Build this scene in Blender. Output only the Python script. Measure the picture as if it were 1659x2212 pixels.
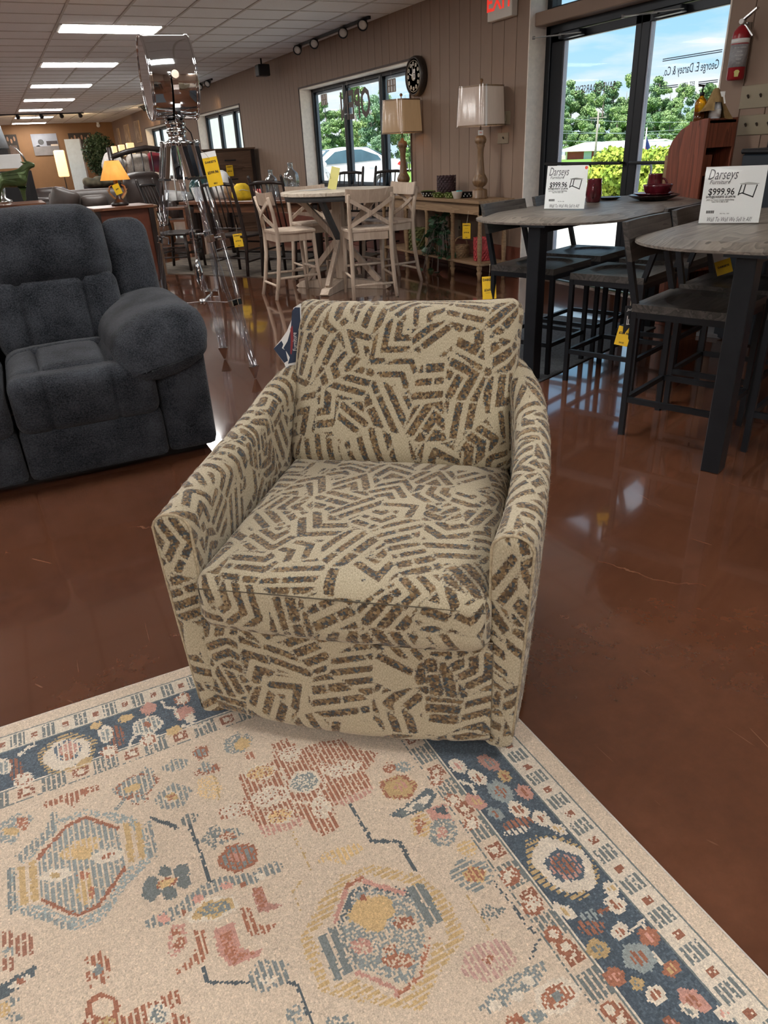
import bpy, bmesh, math, random
import numpy as np
from mathutils import Matrix, Vector
for o in list(bpy.data.objects): bpy.data.objects.remove(o, do_unlink=True)
SC = bpy.context.scene
COL = SC.collection
PI = math.pi

# ------------------------------------------------------------------ camera
FPX, PW, PH = 1534.0, 1659.0, 2212.0
CAM = np.array([0, 0, 1.29])
def _rot(yaw, pitch, roll):
    cy, sy = math.cos(yaw), math.sin(yaw)
    F = np.array([sy*math.cos(pitch), cy*math.cos(pitch), -math.sin(pitch)])
    Rt = np.array([cy, -sy, 0]); U = np.cross(Rt, F)
    r = math.cos(roll)*Rt + math.sin(roll)*U; u = math.cos(roll)*U - math.sin(roll)*Rt
    return np.array([r, u, -F])
CM = _rot(.4413, .4718, -.0508)
cd = bpy.data.cameras.new('camera'); cam = bpy.data.objects.new('camera', cd); COL.objects.link(cam)
cd.sensor_fit = 'VERTICAL'; cd.sensor_height = 36.0; cd.sensor_width = 27.0
cd.lens = FPX/PH*36.0; cd.clip_start = .05; cd.clip_end = 1500
m3 = CM.T
cam.matrix_world = Matrix(((*m3[0], CAM[0]), (*m3[1], CAM[1]), (*m3[2], CAM[2]), (0, 0, 0, 1)))
SC.camera = cam
def ray(x, y):
    v = np.array([x-PW/2, -(y-PH/2), -FPX]); return CM.T @ (v/np.linalg.norm(v))
def atz(x, y, z=0.0):
    d = ray(x, y); return CAM + d*((z-CAM[2])/d[2])
def atx(x, y, X): d = ray(x, y); return CAM + d*(X/d[0])
def aty(x, y, Y): d = ray(x, y); return CAM + d*(Y/d[1])

# ------------------------------------------------------------------ colour management, world, sun
SC.view_settings.view_transform = 'Standard'; SC.view_settings.look = 'None'
SC.view_settings.gamma = 1; SC.view_settings.use_curve_mapping = False
SC.view_settings.exposure = 0.0
W = bpy.data.worlds.new('sky'); SC.world = W; W.use_nodes = True
wn, wl = W.node_tree.nodes, W.node_tree.links
wn.clear()
w_out = wn.new('ShaderNodeOutputWorld'); w_bg = wn.new('ShaderNodeBackground')
w_tc = wn.new('ShaderNodeTexCoord'); w_sep = wn.new('ShaderNodeSeparateXYZ')
wl.new(w_tc.outputs['Generated'], w_sep.inputs[0])
w_gr = wn.new('ShaderNodeValToRGB')
e = w_gr.color_ramp.elements
e[0].position = 0.0; e[0].color = (.66, .86, .97, 1); e[1].position = .55; e[1].color = (.10, .32, .72, 1)
e2 = e.new(.10); e2.color = (.42, .74, .95, 1)
wl.new(w_sep.outputs[2], w_gr.inputs[0])
w_add = wn.new('ShaderNodeMath'); w_add.operation = 'ADD'; w_add.inputs[1].default_value = .12
w_abs = wn.new('ShaderNodeMath'); w_abs.operation = 'ABSOLUTE'
wl.new(w_sep.outputs[2], w_abs.inputs[0]); wl.new(w_abs.outputs[0], w_add.inputs[0])
w_dx = wn.new('ShaderNodeMath'); w_dx.operation = 'DIVIDE'; w_dy = wn.new('ShaderNodeMath'); w_dy.operation = 'DIVIDE'
wl.new(w_sep.outputs[0], w_dx.inputs[0]); wl.new(w_sep.outputs[1], w_dy.inputs[0])
wl.new(w_add.outputs[0], w_dx.inputs[1]); wl.new(w_add.outputs[0], w_dy.inputs[1])
w_cmb = wn.new('ShaderNodeCombineXYZ'); wl.new(w_dx.outputs[0], w_cmb.inputs[0]); wl.new(w_dy.outputs[0], w_cmb.inputs[1])
w_ns = wn.new('ShaderNodeTexNoise'); w_ns.inputs['Scale'].default_value = .8; w_ns.inputs['Detail'].default_value = 7; w_ns.inputs['Roughness'].default_value = .55
wl.new(w_cmb.outputs[0], w_ns.inputs['Vector'])
w_cr = wn.new('ShaderNodeValToRGB'); w_cr.color_ramp.elements[0].position = .42; w_cr.color_ramp.elements[1].position = .60
wl.new(w_ns.outputs[0], w_cr.inputs[0])
w_mx = wn.new('ShaderNodeMixRGB'); w_mx.inputs[2].default_value = (.93, .95, .97, 1)
wl.new(w_cr.outputs[0], w_mx.inputs[0]); wl.new(w_gr.outputs[0], w_mx.inputs[1])
wl.new(w_mx.outputs[0], w_bg.inputs[0]); w_bg.inputs[1].default_value = 1.1
wl.new(w_bg.outputs[0], w_out.inputs[0])
sd = bpy.data.lights.new('sun', 'SUN'); sd.energy = 9.0; sd.angle = .009; sd.color = (1, .95, .86)
sun = bpy.data.objects.new('sun', sd); COL.objects.link(sun)
sun.rotation_euler = Vector((.55, .35, -1.0)).to_track_quat('-Z', 'Y').to_euler()   # high, from behind the shop

# ------------------------------------------------------------------ material helpers
def _nn(m): return m.node_tree.nodes, m.node_tree.links
def mat(name, col, rough=.6, metal=0, var=.0, scale=8, bump=0, bscale=60, spec=.5, coat=0, trans=0, ior=1.45, emit=None, estr=0, alpha=1, stretch=None, col2=None, detail=4, sheen=0):
    """procedural principled material: noise-mixed colour, optional noise bump"""
    m = bpy.data.materials.new(name); m.use_nodes = True
    N, L = _nn(m); b = N['Principled BSDF']
    b.inputs['Base Color'].default_value = (*col, 1); b.inputs['Roughness'].default_value = rough
    b.inputs['Metallic'].default_value = metal; b.inputs['IOR'].default_value = ior
    b.inputs['Specular IOR Level'].default_value = spec
    if coat: b.inputs['Coat Weight'].default_value = coat; b.inputs['Coat Roughness'].default_value = .08
    if trans: b.inputs['Transmission Weight'].default_value = trans
    if sheen: b.inputs['Sheen Weight'].default_value = sheen
    if alpha < 1: b.inputs['Alpha'].default_value = alpha
    if emit: b.inputs['Emission Color'].default_value = (*emit, 1); b.inputs['Emission Strength'].default_value = estr
    if var or bump or col2:
        tc = N.new('ShaderNodeTexCoord'); mp = N.new('ShaderNodeMapping')
        L.new(tc.outputs['Object'], mp.inputs[0])
        if stretch: mp.inputs['Scale'].default_value = stretch
    if var or col2:
        n = N.new('ShaderNodeTexNoise'); n.inputs['Scale'].default_value = scale; n.inputs['Detail'].default_value = detail; n.inputs['Roughness'].default_value = .6
        L.new(mp.outputs[0], n.inputs['Vector'])
        r = N.new('ShaderNodeValToRGB'); r.color_ramp.elements[0].position = .3; r.color_ramp.elements[1].position = .7
        c2 = col2 if col2 else tuple(min(1, c*(1+var)) for c in col)
        c1 = col if col2 else tuple(c*(1-var) for c in col)
        r.color_ramp.elements[0].color = (*c1, 1); r.color_ramp.elements[1].color = (*c2, 1)
        L.new(n.outputs[0], r.inputs[0]); L.new(r.outputs[0], b.inputs['Base Color'])
    if bump:
        n2 = N.new('ShaderNodeTexNoise'); n2.inputs['Scale'].default_value = bscale; n2.inputs['Detail'].default_value = 3
        L.new(mp.outputs[0], n2.inputs['Vector'])
        bp = N.new('ShaderNodeBump'); bp.inputs['Strength'].default_value = bump; bp.inputs['Distance'].default_value = .01
        L.new(n2.outputs[0], bp.inputs['Height']); L.new(bp.outputs[0], b.inputs['Normal'])
    return m
def emis(name, col, s):
    m = bpy.data.materials.new(name); m.use_nodes = True; N, L = _nn(m)
    b = N['Principled BSDF']; b.inputs['Base Color'].default_value = (*col, 1)
    b.inputs['Emission Color'].default_value = (*col, 1); b.inputs['Emission Strength'].default_value = s
    return m
def glassmat(name, tint=(.93, .97, .97), refl=.08, rough=0.0):
    """thin pane: mostly clear, a little mirror"""
    m = bpy.data.materials.new(name); m.use_nodes = True; N, L = _nn(m)
    N.remove(N['Principled BSDF']); out = [n for n in N if n.type == 'OUTPUT_MATERIAL'][0]
    t = N.new('ShaderNodeBsdfTransparent'); t.inputs[0].default_value = (*tint, 1)
    g = N.new('ShaderNodeBsdfGlossy'); g.inputs['Roughness'].default_value = rough
    lw = N.new('ShaderNodeLayerWeight'); lw.inputs[0].default_value = .5
    pw = N.new('ShaderNodeMath'); pw.operation = 'POWER'; pw.inputs[1].default_value = 4.0; L.new(lw.outputs['Facing'], pw.inputs[0])
    f = N.new('ShaderNodeMath'); f.operation = 'MULTIPLY_ADD'; f.inputs[1].default_value = .35 if refl > .05 else .03; f.inputs[2].default_value = refl*.4; L.new(pw.outputs[0], f.inputs[0])
    mx = N.new('ShaderNodeMixShader'); L.new(f.outputs[0], mx.inputs[0]); L.new(t.outputs[0], mx.inputs[1]); L.new(g.outputs[0], mx.inputs[2])
    L.new(mx.outputs[0], out.inputs[0]); return m
def woodmat(name, c1, c2, rough=.55, scale=6, axis=0, bump=.15, spec=.4, ring=18):
    m = bpy.data.materials.new(name); m.use_nodes = True; N, L = _nn(m); b = N['Principled BSDF']
    b.inputs['Roughness'].default_value = rough; b.inputs['Specular IOR Level'].default_value = spec
    tc = N.new('ShaderNodeTexCoord'); mp = N.new('ShaderNodeMapping'); L.new(tc.outputs['Object'], mp.inputs[0])
    s = [1.0, 1.0, 1.0]; s[axis] = .08; mp.inputs['Scale'].default_value = s
    n = N.new('ShaderNodeTexNoise'); n.inputs['Scale'].default_value = scale; n.inputs['Detail'].default_value = 3; n.inputs['Distortion'].default_value = .6
    L.new(mp.outputs[0], n.inputs['Vector'])
    mu = N.new('ShaderNodeMath'); mu.operation = 'MULTIPLY'; mu.inputs[1].default_value = ring; L.new(n.outputs[0], mu.inputs[0])
    fr = N.new('ShaderNodeMath'); fr.operation = 'FRACT'; L.new(mu.outputs[0], fr.inputs[0])
    n2 = N.new('ShaderNodeTexNoise'); n2.inputs['Scale'].default_value = scale*18; n2.inputs['Detail'].default_value = 2; L.new(mp.outputs[0], n2.inputs['Vector'])
    ad = N.new('ShaderNodeMath'); ad.operation = 'MULTIPLY_ADD'; ad.inputs[1].default_value = .55; L.new(fr.outputs[0], ad.inputs[0])
    hf = N.new('ShaderNodeMath'); hf.operation = 'MULTIPLY'; hf.inputs[1].default_value = .6; L.new(n2.outputs[0], hf.inputs[0]); L.new(hf.outputs[0], ad.inputs[2])
    r = N.new('ShaderNodeValToRGB'); r.color_ramp.elements[0].position = .15; r.color_ramp.elements[1].position = .85
    r.color_ramp.elements[0].color = (*c1, 1); r.color_ramp.elements[1].color = (*c2, 1)
    L.new(ad.outputs[0], r.inputs[0]); L.new(r.outputs[0], b.inputs['Base Color'])
    if bump:
        bp = N.new('ShaderNodeBump'); bp.inputs['Strength'].default_value = bump; bp.inputs['Distance'].default_value = .004
        L.new(ad.outputs[0], bp.inputs['Height']); L.new(bp.outputs[0], b.inputs['Normal'])
    return m

# ------------------------------------------------------------------ mesh helpers
class MB:
    def __init__(s): s.v = []; s.f = []; s.sm = []
    def add(s, vs, fs, smooth=False, M=None):
        k = len(s.v)
        if M is not None: vs = [tuple(M @ Vector(p)) for p in vs]
        s.v += [tuple(map(float, p)) for p in vs]; s.f += [tuple(i+k for i in f) for f in fs]; s.sm += [smooth]*len(fs); return s
    def box(s, x0, x1, y0, y1, z0, z1, M=None):
        v = [(x, y, z) for z in (z0, z1) for y in (y0, y1) for x in (x0, x1)]
        return s.add(v, [(0, 2, 3, 1), (4, 5, 7, 6), (0, 1, 5, 4), (2, 6, 7, 3), (0, 4, 6, 2), (1, 3, 7, 5)], False, M)
    def cbox(s, c, d, M=None):
        return s.box(c[0]-d[0]/2, c[0]+d[0]/2, c[1]-d[1]/2, c[1]+d[1]/2, c[2]-d[2]/2, c[2]+d[2]/2, M)
    def tube(s, pts, r, n=8, cap=True, M=None, smooth=True, up=None, ry=None):
        pts = [Vector(p) for p in pts]; R = r if isinstance(r, (list, tuple)) else [r]*len(pts)
        vs = []; fs = []
        ref = None
        for i, p in enumerate(pts):
            t = (pts[min(i+1, len(pts)-1)] - pts[max(i-1, 0)]).normalized()
            if ref is None:
                ref = Vector(up) if up else (Vector((0, 0, 1)) if abs(t.z) < .9 else Vector((1, 0, 0)))
            a = (ref - t*ref.dot(t)).normalized(); b = t.cross(a); ref = a
            for k in range(n):
                an = 2*PI*(k+.5)/n; q = R[i]; q2 = (ry[i] if isinstance(ry, (list, tuple)) else ry) if ry else q
                vs.append(p + a*math.cos(an)*q2 + b*math.sin(an)*q)
        m = len(pts)
        for i in range(m-1):
            for k in range(n):
                k2 = (k+1) % n; fs.append((i*n+k, i*n+k2, (i+1)*n+k2, (i+1)*n+k))
        s.add(vs, fs, smooth, M)
        if cap:
            base = len(s.v)-len(vs)
            s.f.append(tuple(base+k for k in reversed(range(n)))); s.sm.append(False)
            s.f.append(tuple(base+(m-1)*n+k for k in range(n))); s.sm.append(False)
        return s
    def cyl(s, a, b, r, r2=None, n=12, M=None, smooth=True): return s.tube([a, b], [r, r if r2 is None else r2], n, True, M, smooth)
    def bar(s, a, b, w, h, up=(0, 0, 1), M=None):
        a = Vector(a); b = Vector(b); t = (b-a).normalized(); u = Vector(up); u = (u-t*u.dot(t)).normalized(); x = t.cross(u)
        vs = [p + x*sx*w/2 + u*sz*h/2 for p in (a, b) for sz in (-1, 1) for sx in (-1, 1)]
        return s.add(vs, [(0, 1, 3, 2), (4, 6, 7, 5), (0, 4, 5, 1), (2, 3, 7, 6), (0, 2, 6, 4), (1, 5, 7, 3)], False, M)
    def lathe(s, prof, n=24, M=None, smooth=True, sx=1, sy=1):
        vs = []; fs = []; m = len(prof)
        for r, z in prof:
            for k in range(n):
                a = 2*PI*k/n; vs.append((r*math.cos(a)*sx, r*math.sin(a)*sy, z))
        for i in range(m-1):
            for k in range(n):
                k2 = (k+1) % n; fs.append((i*n+k, i*n+k2, (i+1)*n+k2, (i+1)*n+k))
        s.add(vs, fs, smooth, M); base = len(s.v)-len(vs)
        if prof[0][0] > 1e-4: s.f.append(tuple(base+k for k in reversed(range(n)))); s.sm.append(False)
        if prof[-1][0] > 1e-4: s.f.append(tuple(base+(m-1)*n+k for k in range(n))); s.sm.append(False)
        return s
    def prism(s, poly, z0, z1, M=None):
        n = len(poly); vs = [(x, y, z0) for x, y in poly]+[(x, y, z1) for x, y in poly]
        fs = [tuple(reversed(range(n))), tuple(range(n, 2*n))]+[(i, (i+1) % n, n+(i+1) % n, n+i) for i in range(n)]
        return s.add(vs, fs, False, M)
    def sphere(s, c, r, n=10, m=7, M=None):
        prof = [(math.sin(PI*i/m), -math.cos(PI*i/m)) for i in range(m+1)]
        R = r if isinstance(r, (tuple, list)) else (r, r, r)
        T = Matrix.Translation(c) @ Matrix.Diagonal((*R, 1))
        return s.lathe(prof, n, (M @ T) if M is not None else T)
def mesh_of(name, mb, bev=0, seg=1, merge=0):
    me = bpy.data.meshes.new(name); me.from_pydata(mb.v, [], mb.f)
    me.polygons.foreach_set('use_smooth', mb.sm)
    if bev or merge:
        bm = bmesh.new(); bm.from_mesh(me)
        if merge: bmesh.ops.remove_doubles(bm, verts=bm.verts, dist=merge)
        if bev: bmesh.ops.bevel(bm, geom=[e for e in bm.edges if len(e.link_faces) == 2 and e.calc_face_angle(0) > .5], offset=bev, segments=seg, affect='EDGES', profile=.5)
        bm.to_mesh(me); bm.free()
    me.update(); return me
def obj(name, mb, m, parent=None, bev=0, seg=1, merge=0, loc=None, M=None):
    me = mb if isinstance(mb, bpy.types.Mesh) else mesh_of(name, mb, bev, seg, merge)
    o = bpy.data.objects.new(name, me); COL.objects.link(o)
    if m is not None and not me.materials: me.materials.append(m)
    if parent is not None: o.parent = parent
    if loc is not None: o.location = loc
    if M is not None: o.matrix_basis = M
    return o
def tag(o, label, cat, group=None):
    o['label'] = label; o['category'] = cat
    if group: o['group'] = group
    return o
def thing(name, label, cat, loc=(0, 0, 0), rz=0, group=None):
    o = bpy.data.objects.new(name, None); COL.objects.link(o); o.empty_display_size = .05
    o.location = loc; o.rotation_euler = (0, 0, rz); return tag(o, label, cat, group)
def struct(o): o['kind'] = 'structure'; return o
def stuff(o): o['kind'] = 'stuff'; return o
def dup(root, loc=None, rz=None, label=None, group=None, M=None):
    def cp(o, par):
        c = o.copy(); COL.objects.link(c)
        if par is not None: c.parent = par
        for ch in o.children: cp(ch, c)
        return c
    r = cp(root, None)
    if M is not None: r.matrix_basis = M
    if loc is not None: r.location = loc
    if rz is not None: r.rotation_euler = (0, 0, rz)
    if label: r['label'] = label
    if group: r['group'] = group
    return r
def text(name, s, size, m, parent=None, M=None, align='CENTER', shear=0, ext=.0004, sx=1.0, bold=0):
    cu = bpy.data.curves.new(name, 'FONT'); cu.body = s; cu.size = size; cu.align_x = align; cu.align_y = 'CENTER'
    cu.shear = shear; cu.extrude = ext; cu.resolution_u = 2; cu.offset = bold
    t = bpy.data.objects.new(name, cu); COL.objects.link(t)
    bpy.context.view_layer.update()
    me = bpy.data.meshes.new_from_object(t)
    bpy.data.objects.remove(t, do_unlink=True)
    if sx != 1.0:
        for v in me.vertices: v.co.x *= sx
    o = bpy.data.objects.new(name, me); COL.objects.link(o); me.materials.clear(); me.materials.append(m)
    if parent is not None: o.parent = parent
    if M is not None: o.matrix_basis = M
    return o
def frame(o, xa, ya):
    """4x4 with local x along xa, local y along ya, origin o"""
    xa = Vector(xa).normalized(); ya = Vector(ya); ya = (ya-xa*ya.dot(xa)).normalized(); za = xa.cross(ya)
    return Matrix(((xa.x, ya.x, za.x, o[0]), (xa.y, ya.y, za.y, o[1]), (xa.z, ya.z, za.z, o[2]), (0, 0, 0, 1)))
def RZ(a): return Matrix.Rotation(a, 4, 'Z')
def T(*p): return Matrix.Translation(p)
random.seed(7)

# ------------------------------------------------------------------ shared materials
M_wall = mat('wall_paint', (.27, .185, .135), .62, var=.10, scale=3, bump=.05, bscale=220, stretch=(1, 1, .3))
M_walldark = mat('wall_groove', (.09, .058, .042), .8, var=.1)
M_reveal = mat('reveal_paint', (.86, .78, .69), .7, var=.08, scale=20, bump=.12, bscale=160)
M_base = mat('painted_curb', (.145, .045, .028), .45, var=.2, scale=5)
M_bronze = mat('dark_bronze_metal', (.018, .021, .026), .38, metal=.4, var=.15, scale=3)
M_glass = glassmat('window_glass', (.97, .99, .99), refl=.008)
M_black = mat('black_metal', (.012, .012, .014), .42, var=.2, scale=10)
M_white = mat('white_plastic', (.8, .8, .78), .45, var=.03)
M_yellow = mat('yellow_card', (.80, .50, .012), .5, var=.05, scale=20)
M_ink = mat('black_ink', (.01, .01, .012), .6, var=.1)
M_string = mat('twine', (.55, .48, .36), .9, var=.2, scale=80)
M_chrome = mat('chrome', (.62, .63, .64), .06, metal=1, var=.02, scale=2)
M_steel = mat('brushed_steel', (.55, .55, .54), .25, metal=1, var=.08, scale=30)
# ================================================================== the room
XW, YB, YF, XL, ZC = 4.76, 33.5, -4.18, -8.86, 2.743
# ---- floor: stained, polished concrete with hairline cracks and scuffs
def floor_mat():
    m = bpy.data.materials.new('stained_concrete'); m.use_nodes = True; N, L = _nn(m); b = N['Principled BSDF']
    tc = N.new('ShaderNodeTexCoord')
    n1 = N.new('ShaderNodeTexNoise'); n1.inputs['Scale'].default_value = 1.3; n1.inputs['Detail'].default_value = 8; n1.inputs['Roughness'].default_value = .65
    n2 = N.new('ShaderNodeTexNoise'); n2.inputs['Scale'].default_value = 14; n2.inputs['Detail'].default_value = 6; n2.inputs['Roughness'].default_value = .7
    L.new(tc.outputs['Object'], n1.inputs[0]); L.new(tc.outputs['Object'], n2.inputs[0])
    r = N.new('ShaderNodeValToRGB'); el = r.color_ramp.elements
    el[0].position = .3; el[0].color = (.066, .026, .0145, 1); el[1].position = .72; el[1].color = (.145, .056, .029, 1)
    x = el.new(.5); x.color = (.103, .039, .020, 1)
    mx = N.new('ShaderNodeMath'); mx.operation = 'MULTIPLY_ADD'; mx.inputs[1].default_value = .35; L.new(n2.outputs[0], mx.inputs[0])
    m7 = N.new('ShaderNodeMath'); m7.operation = 'MULTIPLY'; m7.inputs[1].default_value = .68; L.new(n1.outputs[0], m7.inputs[0]); L.new(m7.outputs[0], mx.inputs[2])
    L.new(mx.outputs[0], r.inputs[0])
    # cracks
    dn = N.new('ShaderNodeTexNoise'); dn.inputs['Scale'].default_value = 2.4; dn.inputs['Detail'].default_value = 6; L.new(tc.outputs['Object'], dn.inputs[0])
    dm = N.new('ShaderNodeMixRGB'); dm.blend_type = 'ADD'; dm.inputs[0].default_value = .45; L.new(tc.outputs['Object'], dm.inputs[1]); L.new(dn.outputs['Color'], dm.inputs[2])
    def lines(scale, w, lo, hi):
        v = N.new('ShaderNodeTexVoronoi'); v.voronoi_dimensions = '2D'; v.feature = 'DISTANCE_TO_EDGE'; v.inputs['Scale'].default_value = scale; L.new(dm.outputs[0], v.inputs['Vector'])
        lt = N.new('ShaderNodeMath'); lt.operation = 'LESS_THAN'; lt.inputs[1].default_value = w; L.new(v.outputs['Distance'], lt.inputs[0])
        mk = N.new('ShaderNodeTexNoise'); mk.inputs['Scale'].default_value = scale*1.7; L.new(tc.outputs['Object'], mk.inputs[0])
        g = N.new('ShaderNodeMapRange'); g.inputs[1].default_value = lo; g.inputs[2].default_value = hi; L.new(mk.outputs[0], g.inputs[0])
        p = N.new('ShaderNodeMath'); p.operation = 'MULTIPLY'; L.new(lt.outputs[0], p.inputs[0]); L.new(g.outputs[0], p.inputs[1]); return p
    c1 = lines(.62, .0016, .50, .62)
    mps = N.new('ShaderNodeMapping'); mps.inputs['Scale'].default_value = (1, .22, 1); mps.inputs['Rotation'].default_value = (0, 0, .9); L.new(tc.outputs['Object'], mps.inputs[0]); keep = dm; dm = mps
    c2 = lines(4.2, .0032, .60, .68); dm = keep
    ca = N.new('ShaderNodeMath'); ca.operation = 'MAXIMUM'; L.new(c1.outputs[0], ca.inputs[0]); L.new(c2.outputs[0], ca.inputs[1])
    cs = N.new('ShaderNodeMath'); cs.operation = 'MULTIPLY'; cs.inputs[1].default_value = .55; L.new(ca.outputs[0], cs.inputs[0])
    cm = N.new('ShaderNodeMixRGB'); cm.inputs[2].default_value = (.30, .16, .10, 1); L.new(cs.outputs[0], cm.inputs[0]); L.new(r.outputs[0], cm.inputs[1])
    L.new(cm.outputs[0], b.inputs['Base Color'])
    rr = N.new('ShaderNodeMapRange'); rr.inputs[3].default_value = .08; rr.inputs[4].default_value = .20; L.new(n2.outputs[0], rr.inputs[0]); L.new(rr.outputs[0], b.inputs['Roughness'])
    b.inputs['Specular IOR Level'].default_value = .5; b.inputs['Coat Weight'].default_value = 1.0; b.inputs['Coat IOR'].default_value = 1.6; b.inputs['Coat Roughness'].default_value = .055
    # trowel waves + fine scuffs
    mp = N.new('ShaderNodeMapping'); mp.inputs['Scale'].default_value = (1.0, .35, 1); mp.inputs['Rotation'].default_value = (0, 0, .6); L.new(tc.outputs['Object'], mp.inputs[0])
    n3 = N.new('ShaderNodeTexNoise'); n3.inputs['Scale'].default_value = 11; n3.inputs['Detail'].default_value = 1.0; n3.inputs['Distortion'].default_value = .8; L.new(mp.outputs[0], n3.inputs[0])
    bp = N.new('ShaderNodeBump'); bp.inputs['Strength'].default_value = .07; bp.inputs['Distance'].default_value = .006; L.new(n3.outputs[0], bp.inputs['Height'])
    L.new(bp.outputs[0], b.inputs['Normal']); return m
fl = struct(obj('floor', MB().box(XL-.2, XW+.28, YF-.2, YB+.2, -.12, 0), floor_mat()))

# ---- ceiling: acoustic tiles in a tee grid, troffer lights
M_tile = mat('acoustic_tile', (.84, .87, .89), .9, var=.07, scale=90, bump=.25, bscale=140)
M_tee = mat('grid_enamel', (.56, .55, .53), .5, var=.06)
M_lamp = emis('light_panel', (1.0, .98, .95), 27.0)
M_trof = mat('troffer_frame', (.82, .82, .80), .4, var=.03)
ceil = struct(obj('ceiling', MB().box(XL-.2, XW+.28, YF-.2, YB+.2, ZC+.03, ZC+.1), M_tile))
CX = lambda k: 1.094+.622*k
RY = lambda j: 10.41+.608*j
lights = set()
for kc in (0, -6, -11):
    for j in range(-24, 38):
        if j % 6 == 0: lights.add((kc, j)); lights.add((kc+1, j))
tile_me = mesh_of('ceiling_tile', MB().box(-.297, .297, -.290, .290, 0, .014), .004)
tile_me.materials.append(M_tile)
rest = MB(); count = 0
for j in range(-24, 38):
    for k in range(-16, 6):
        if (k, j) in lights: continue
        x0, x1 = CX(k), min(CX(k+1), XW); y0 = RY(j)
        if k == 5: 
            rest.box(x0+.012, XW, y0+.014, y0+.594, ZC-.004, ZC+.01); continue
        if -2 <= k and j >= -3 and count < 292:
            t = obj('ceiling_tile', tile_me, None, ceil, loc=(x0+.311, y0+.304, ZC-.002+random.uniform(-.001, .001))); count += 1
        else: rest.box(x0+.012, x1-.012, y0+.014, y0+.594, ZC-.004, ZC+.01)
stuff(obj('tile_field', rest, M_tile, ceil))
run_me = mesh_of('grid_runner', MB().box(-.013, .013, YF, YB, -.004, .02)); run_me.materials.append(M_tee)
for k in range(-16, 6): obj('grid_runner', run_me, None, ceil, loc=(CX(k), 0, ZC-.004))
crs_me = mesh_of('cross_tee', MB().box(XL, XW, -.011, .011, -.003, .02)); crs_me.materials.append(M_tee)
for j in range(-24, 39): obj('cross_tee', crs_me, None, ceil, loc=(0, RY(j), ZC-.004))
fr_mb = MB().box(-.60, .60, -.285, -.262, -.006, .02).box(-.60, .60, .262, .285, -.012, .02).box(-.60, -.565, -.285, .285, -.012, .02).box(.565, .60, -.285, .285, -.012, .02)
fr_me = mesh_of('troffer_frame', fr_mb); fr_me.materials.append(M_trof)
pn_me = mesh_of('diffuser', MB().box(-.566, .566, -.263, .263, -.016, .0)); pn_me.materials.append(M_lamp)
for kc in (0, -6, -11):
    n = 0
    for j in range(-24, 38, 6):
        t = thing('ceiling_light', 'long white troffer light panel glowing in the tiled ceiling' if kc == 0 else 'troffer light panel in the ceiling over the far side of the shop', 'ceiling light', (CX(kc)+.622, RY(j)+.304, ZC), 0, 'troffer lights in the ceiling' if kc == 0 else 'troffer lights over the far side')
        obj('frame', fr_me, None, t); obj('diffuser', pn_me, None, t)

# ---- walls
door = (4.157, 6.417, 0.0, 2.71)
wins = [(8.74, 12.466, .76, 2.21), (15.87, 19.5, .76, 2.21), (22.85, 26.5, .76, 2.21)]
ops = [door]+wins
mb = MB(); ys = [YF-.2]
for o in ops:
    mb.box(XW+.014, XW+.28, ys[-1], o[0], 0, ZC+.05); ys.append(o[1])
    if o[2] > 0: mb.box(XW+.014, XW+.28, o[0], o[1], 0, o[2])
    mb.box(XW+.014, XW+.28, o[0], o[1], o[3], ZC+.05)
mb.box(XW+.014, XW+.28, ys[-1], YB+.2, 0, ZC+.05)
wall_r = struct(obj('wall_right', mb, M_walldark))
pitch = .2035
def plank(y0, y1, z0, z1):
    if y1-y0 < .02 or z1-z0 < .02: return
    me = pl_cache.get((round(y1-y0, 3), round(z0, 3), round(z1, 3)))
    if me is None:
        me = mesh_of('plank', MB().box(0, .016, .003, y1-y0-.003, z0, z1), .0025); me.materials.append(M_wall); pl_cache[(round(y1-y0, 3), round(z0, 3), round(z1, 3))] = me
    obj('plank', me, None, wall_r, loc=(XW, y0, 0))
pl_cache = {}
y = YF
while y < YB:
    segs = [(y, min(y+pitch, YB))]
    for o in ops:                      # cut the boards at the openings
        new = []
        for a, b in segs:
            if b <= o[0] or a >= o[1]: new.append((a, b)); continue
            if a < o[0]: new.append((a, o[0]))
            if b > o[1]: new.append((o[1], b))
            c, d = max(a, o[0]), min(b, o[1])
            plank(c, d, .30, o[2]); plank(c, d, o[3], ZC)
        segs = new
    for a, b in segs: plank(a, b, .30, ZC)
    y += pitch
mb = MB()
for a, b in ((YF, door[0]), (door[1], YB)): mb.box(XW-.012, XW+.02, a, b, 0, .31)
struct(obj('baseboard_right', mb, M_base, bev=.004))
M_wallback = mat('back_wall_paint', (.24, .125, .055), .7, var=.08, scale=2)
struct(obj('wall_back', MB().box(XL-.2, XW+.28, YB, YB+.2, 0, ZC+.05), M_wallback))
struct(obj('wall_left', MB().box(XL-.2, XL, YF-.2, YB+.2, 0, ZC+.05), M_wall))
struct(obj('wall_front', MB().box(XL-.2, XW+.28, YF-.2, YF, 0, ZC+.05), M_wall))

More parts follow.
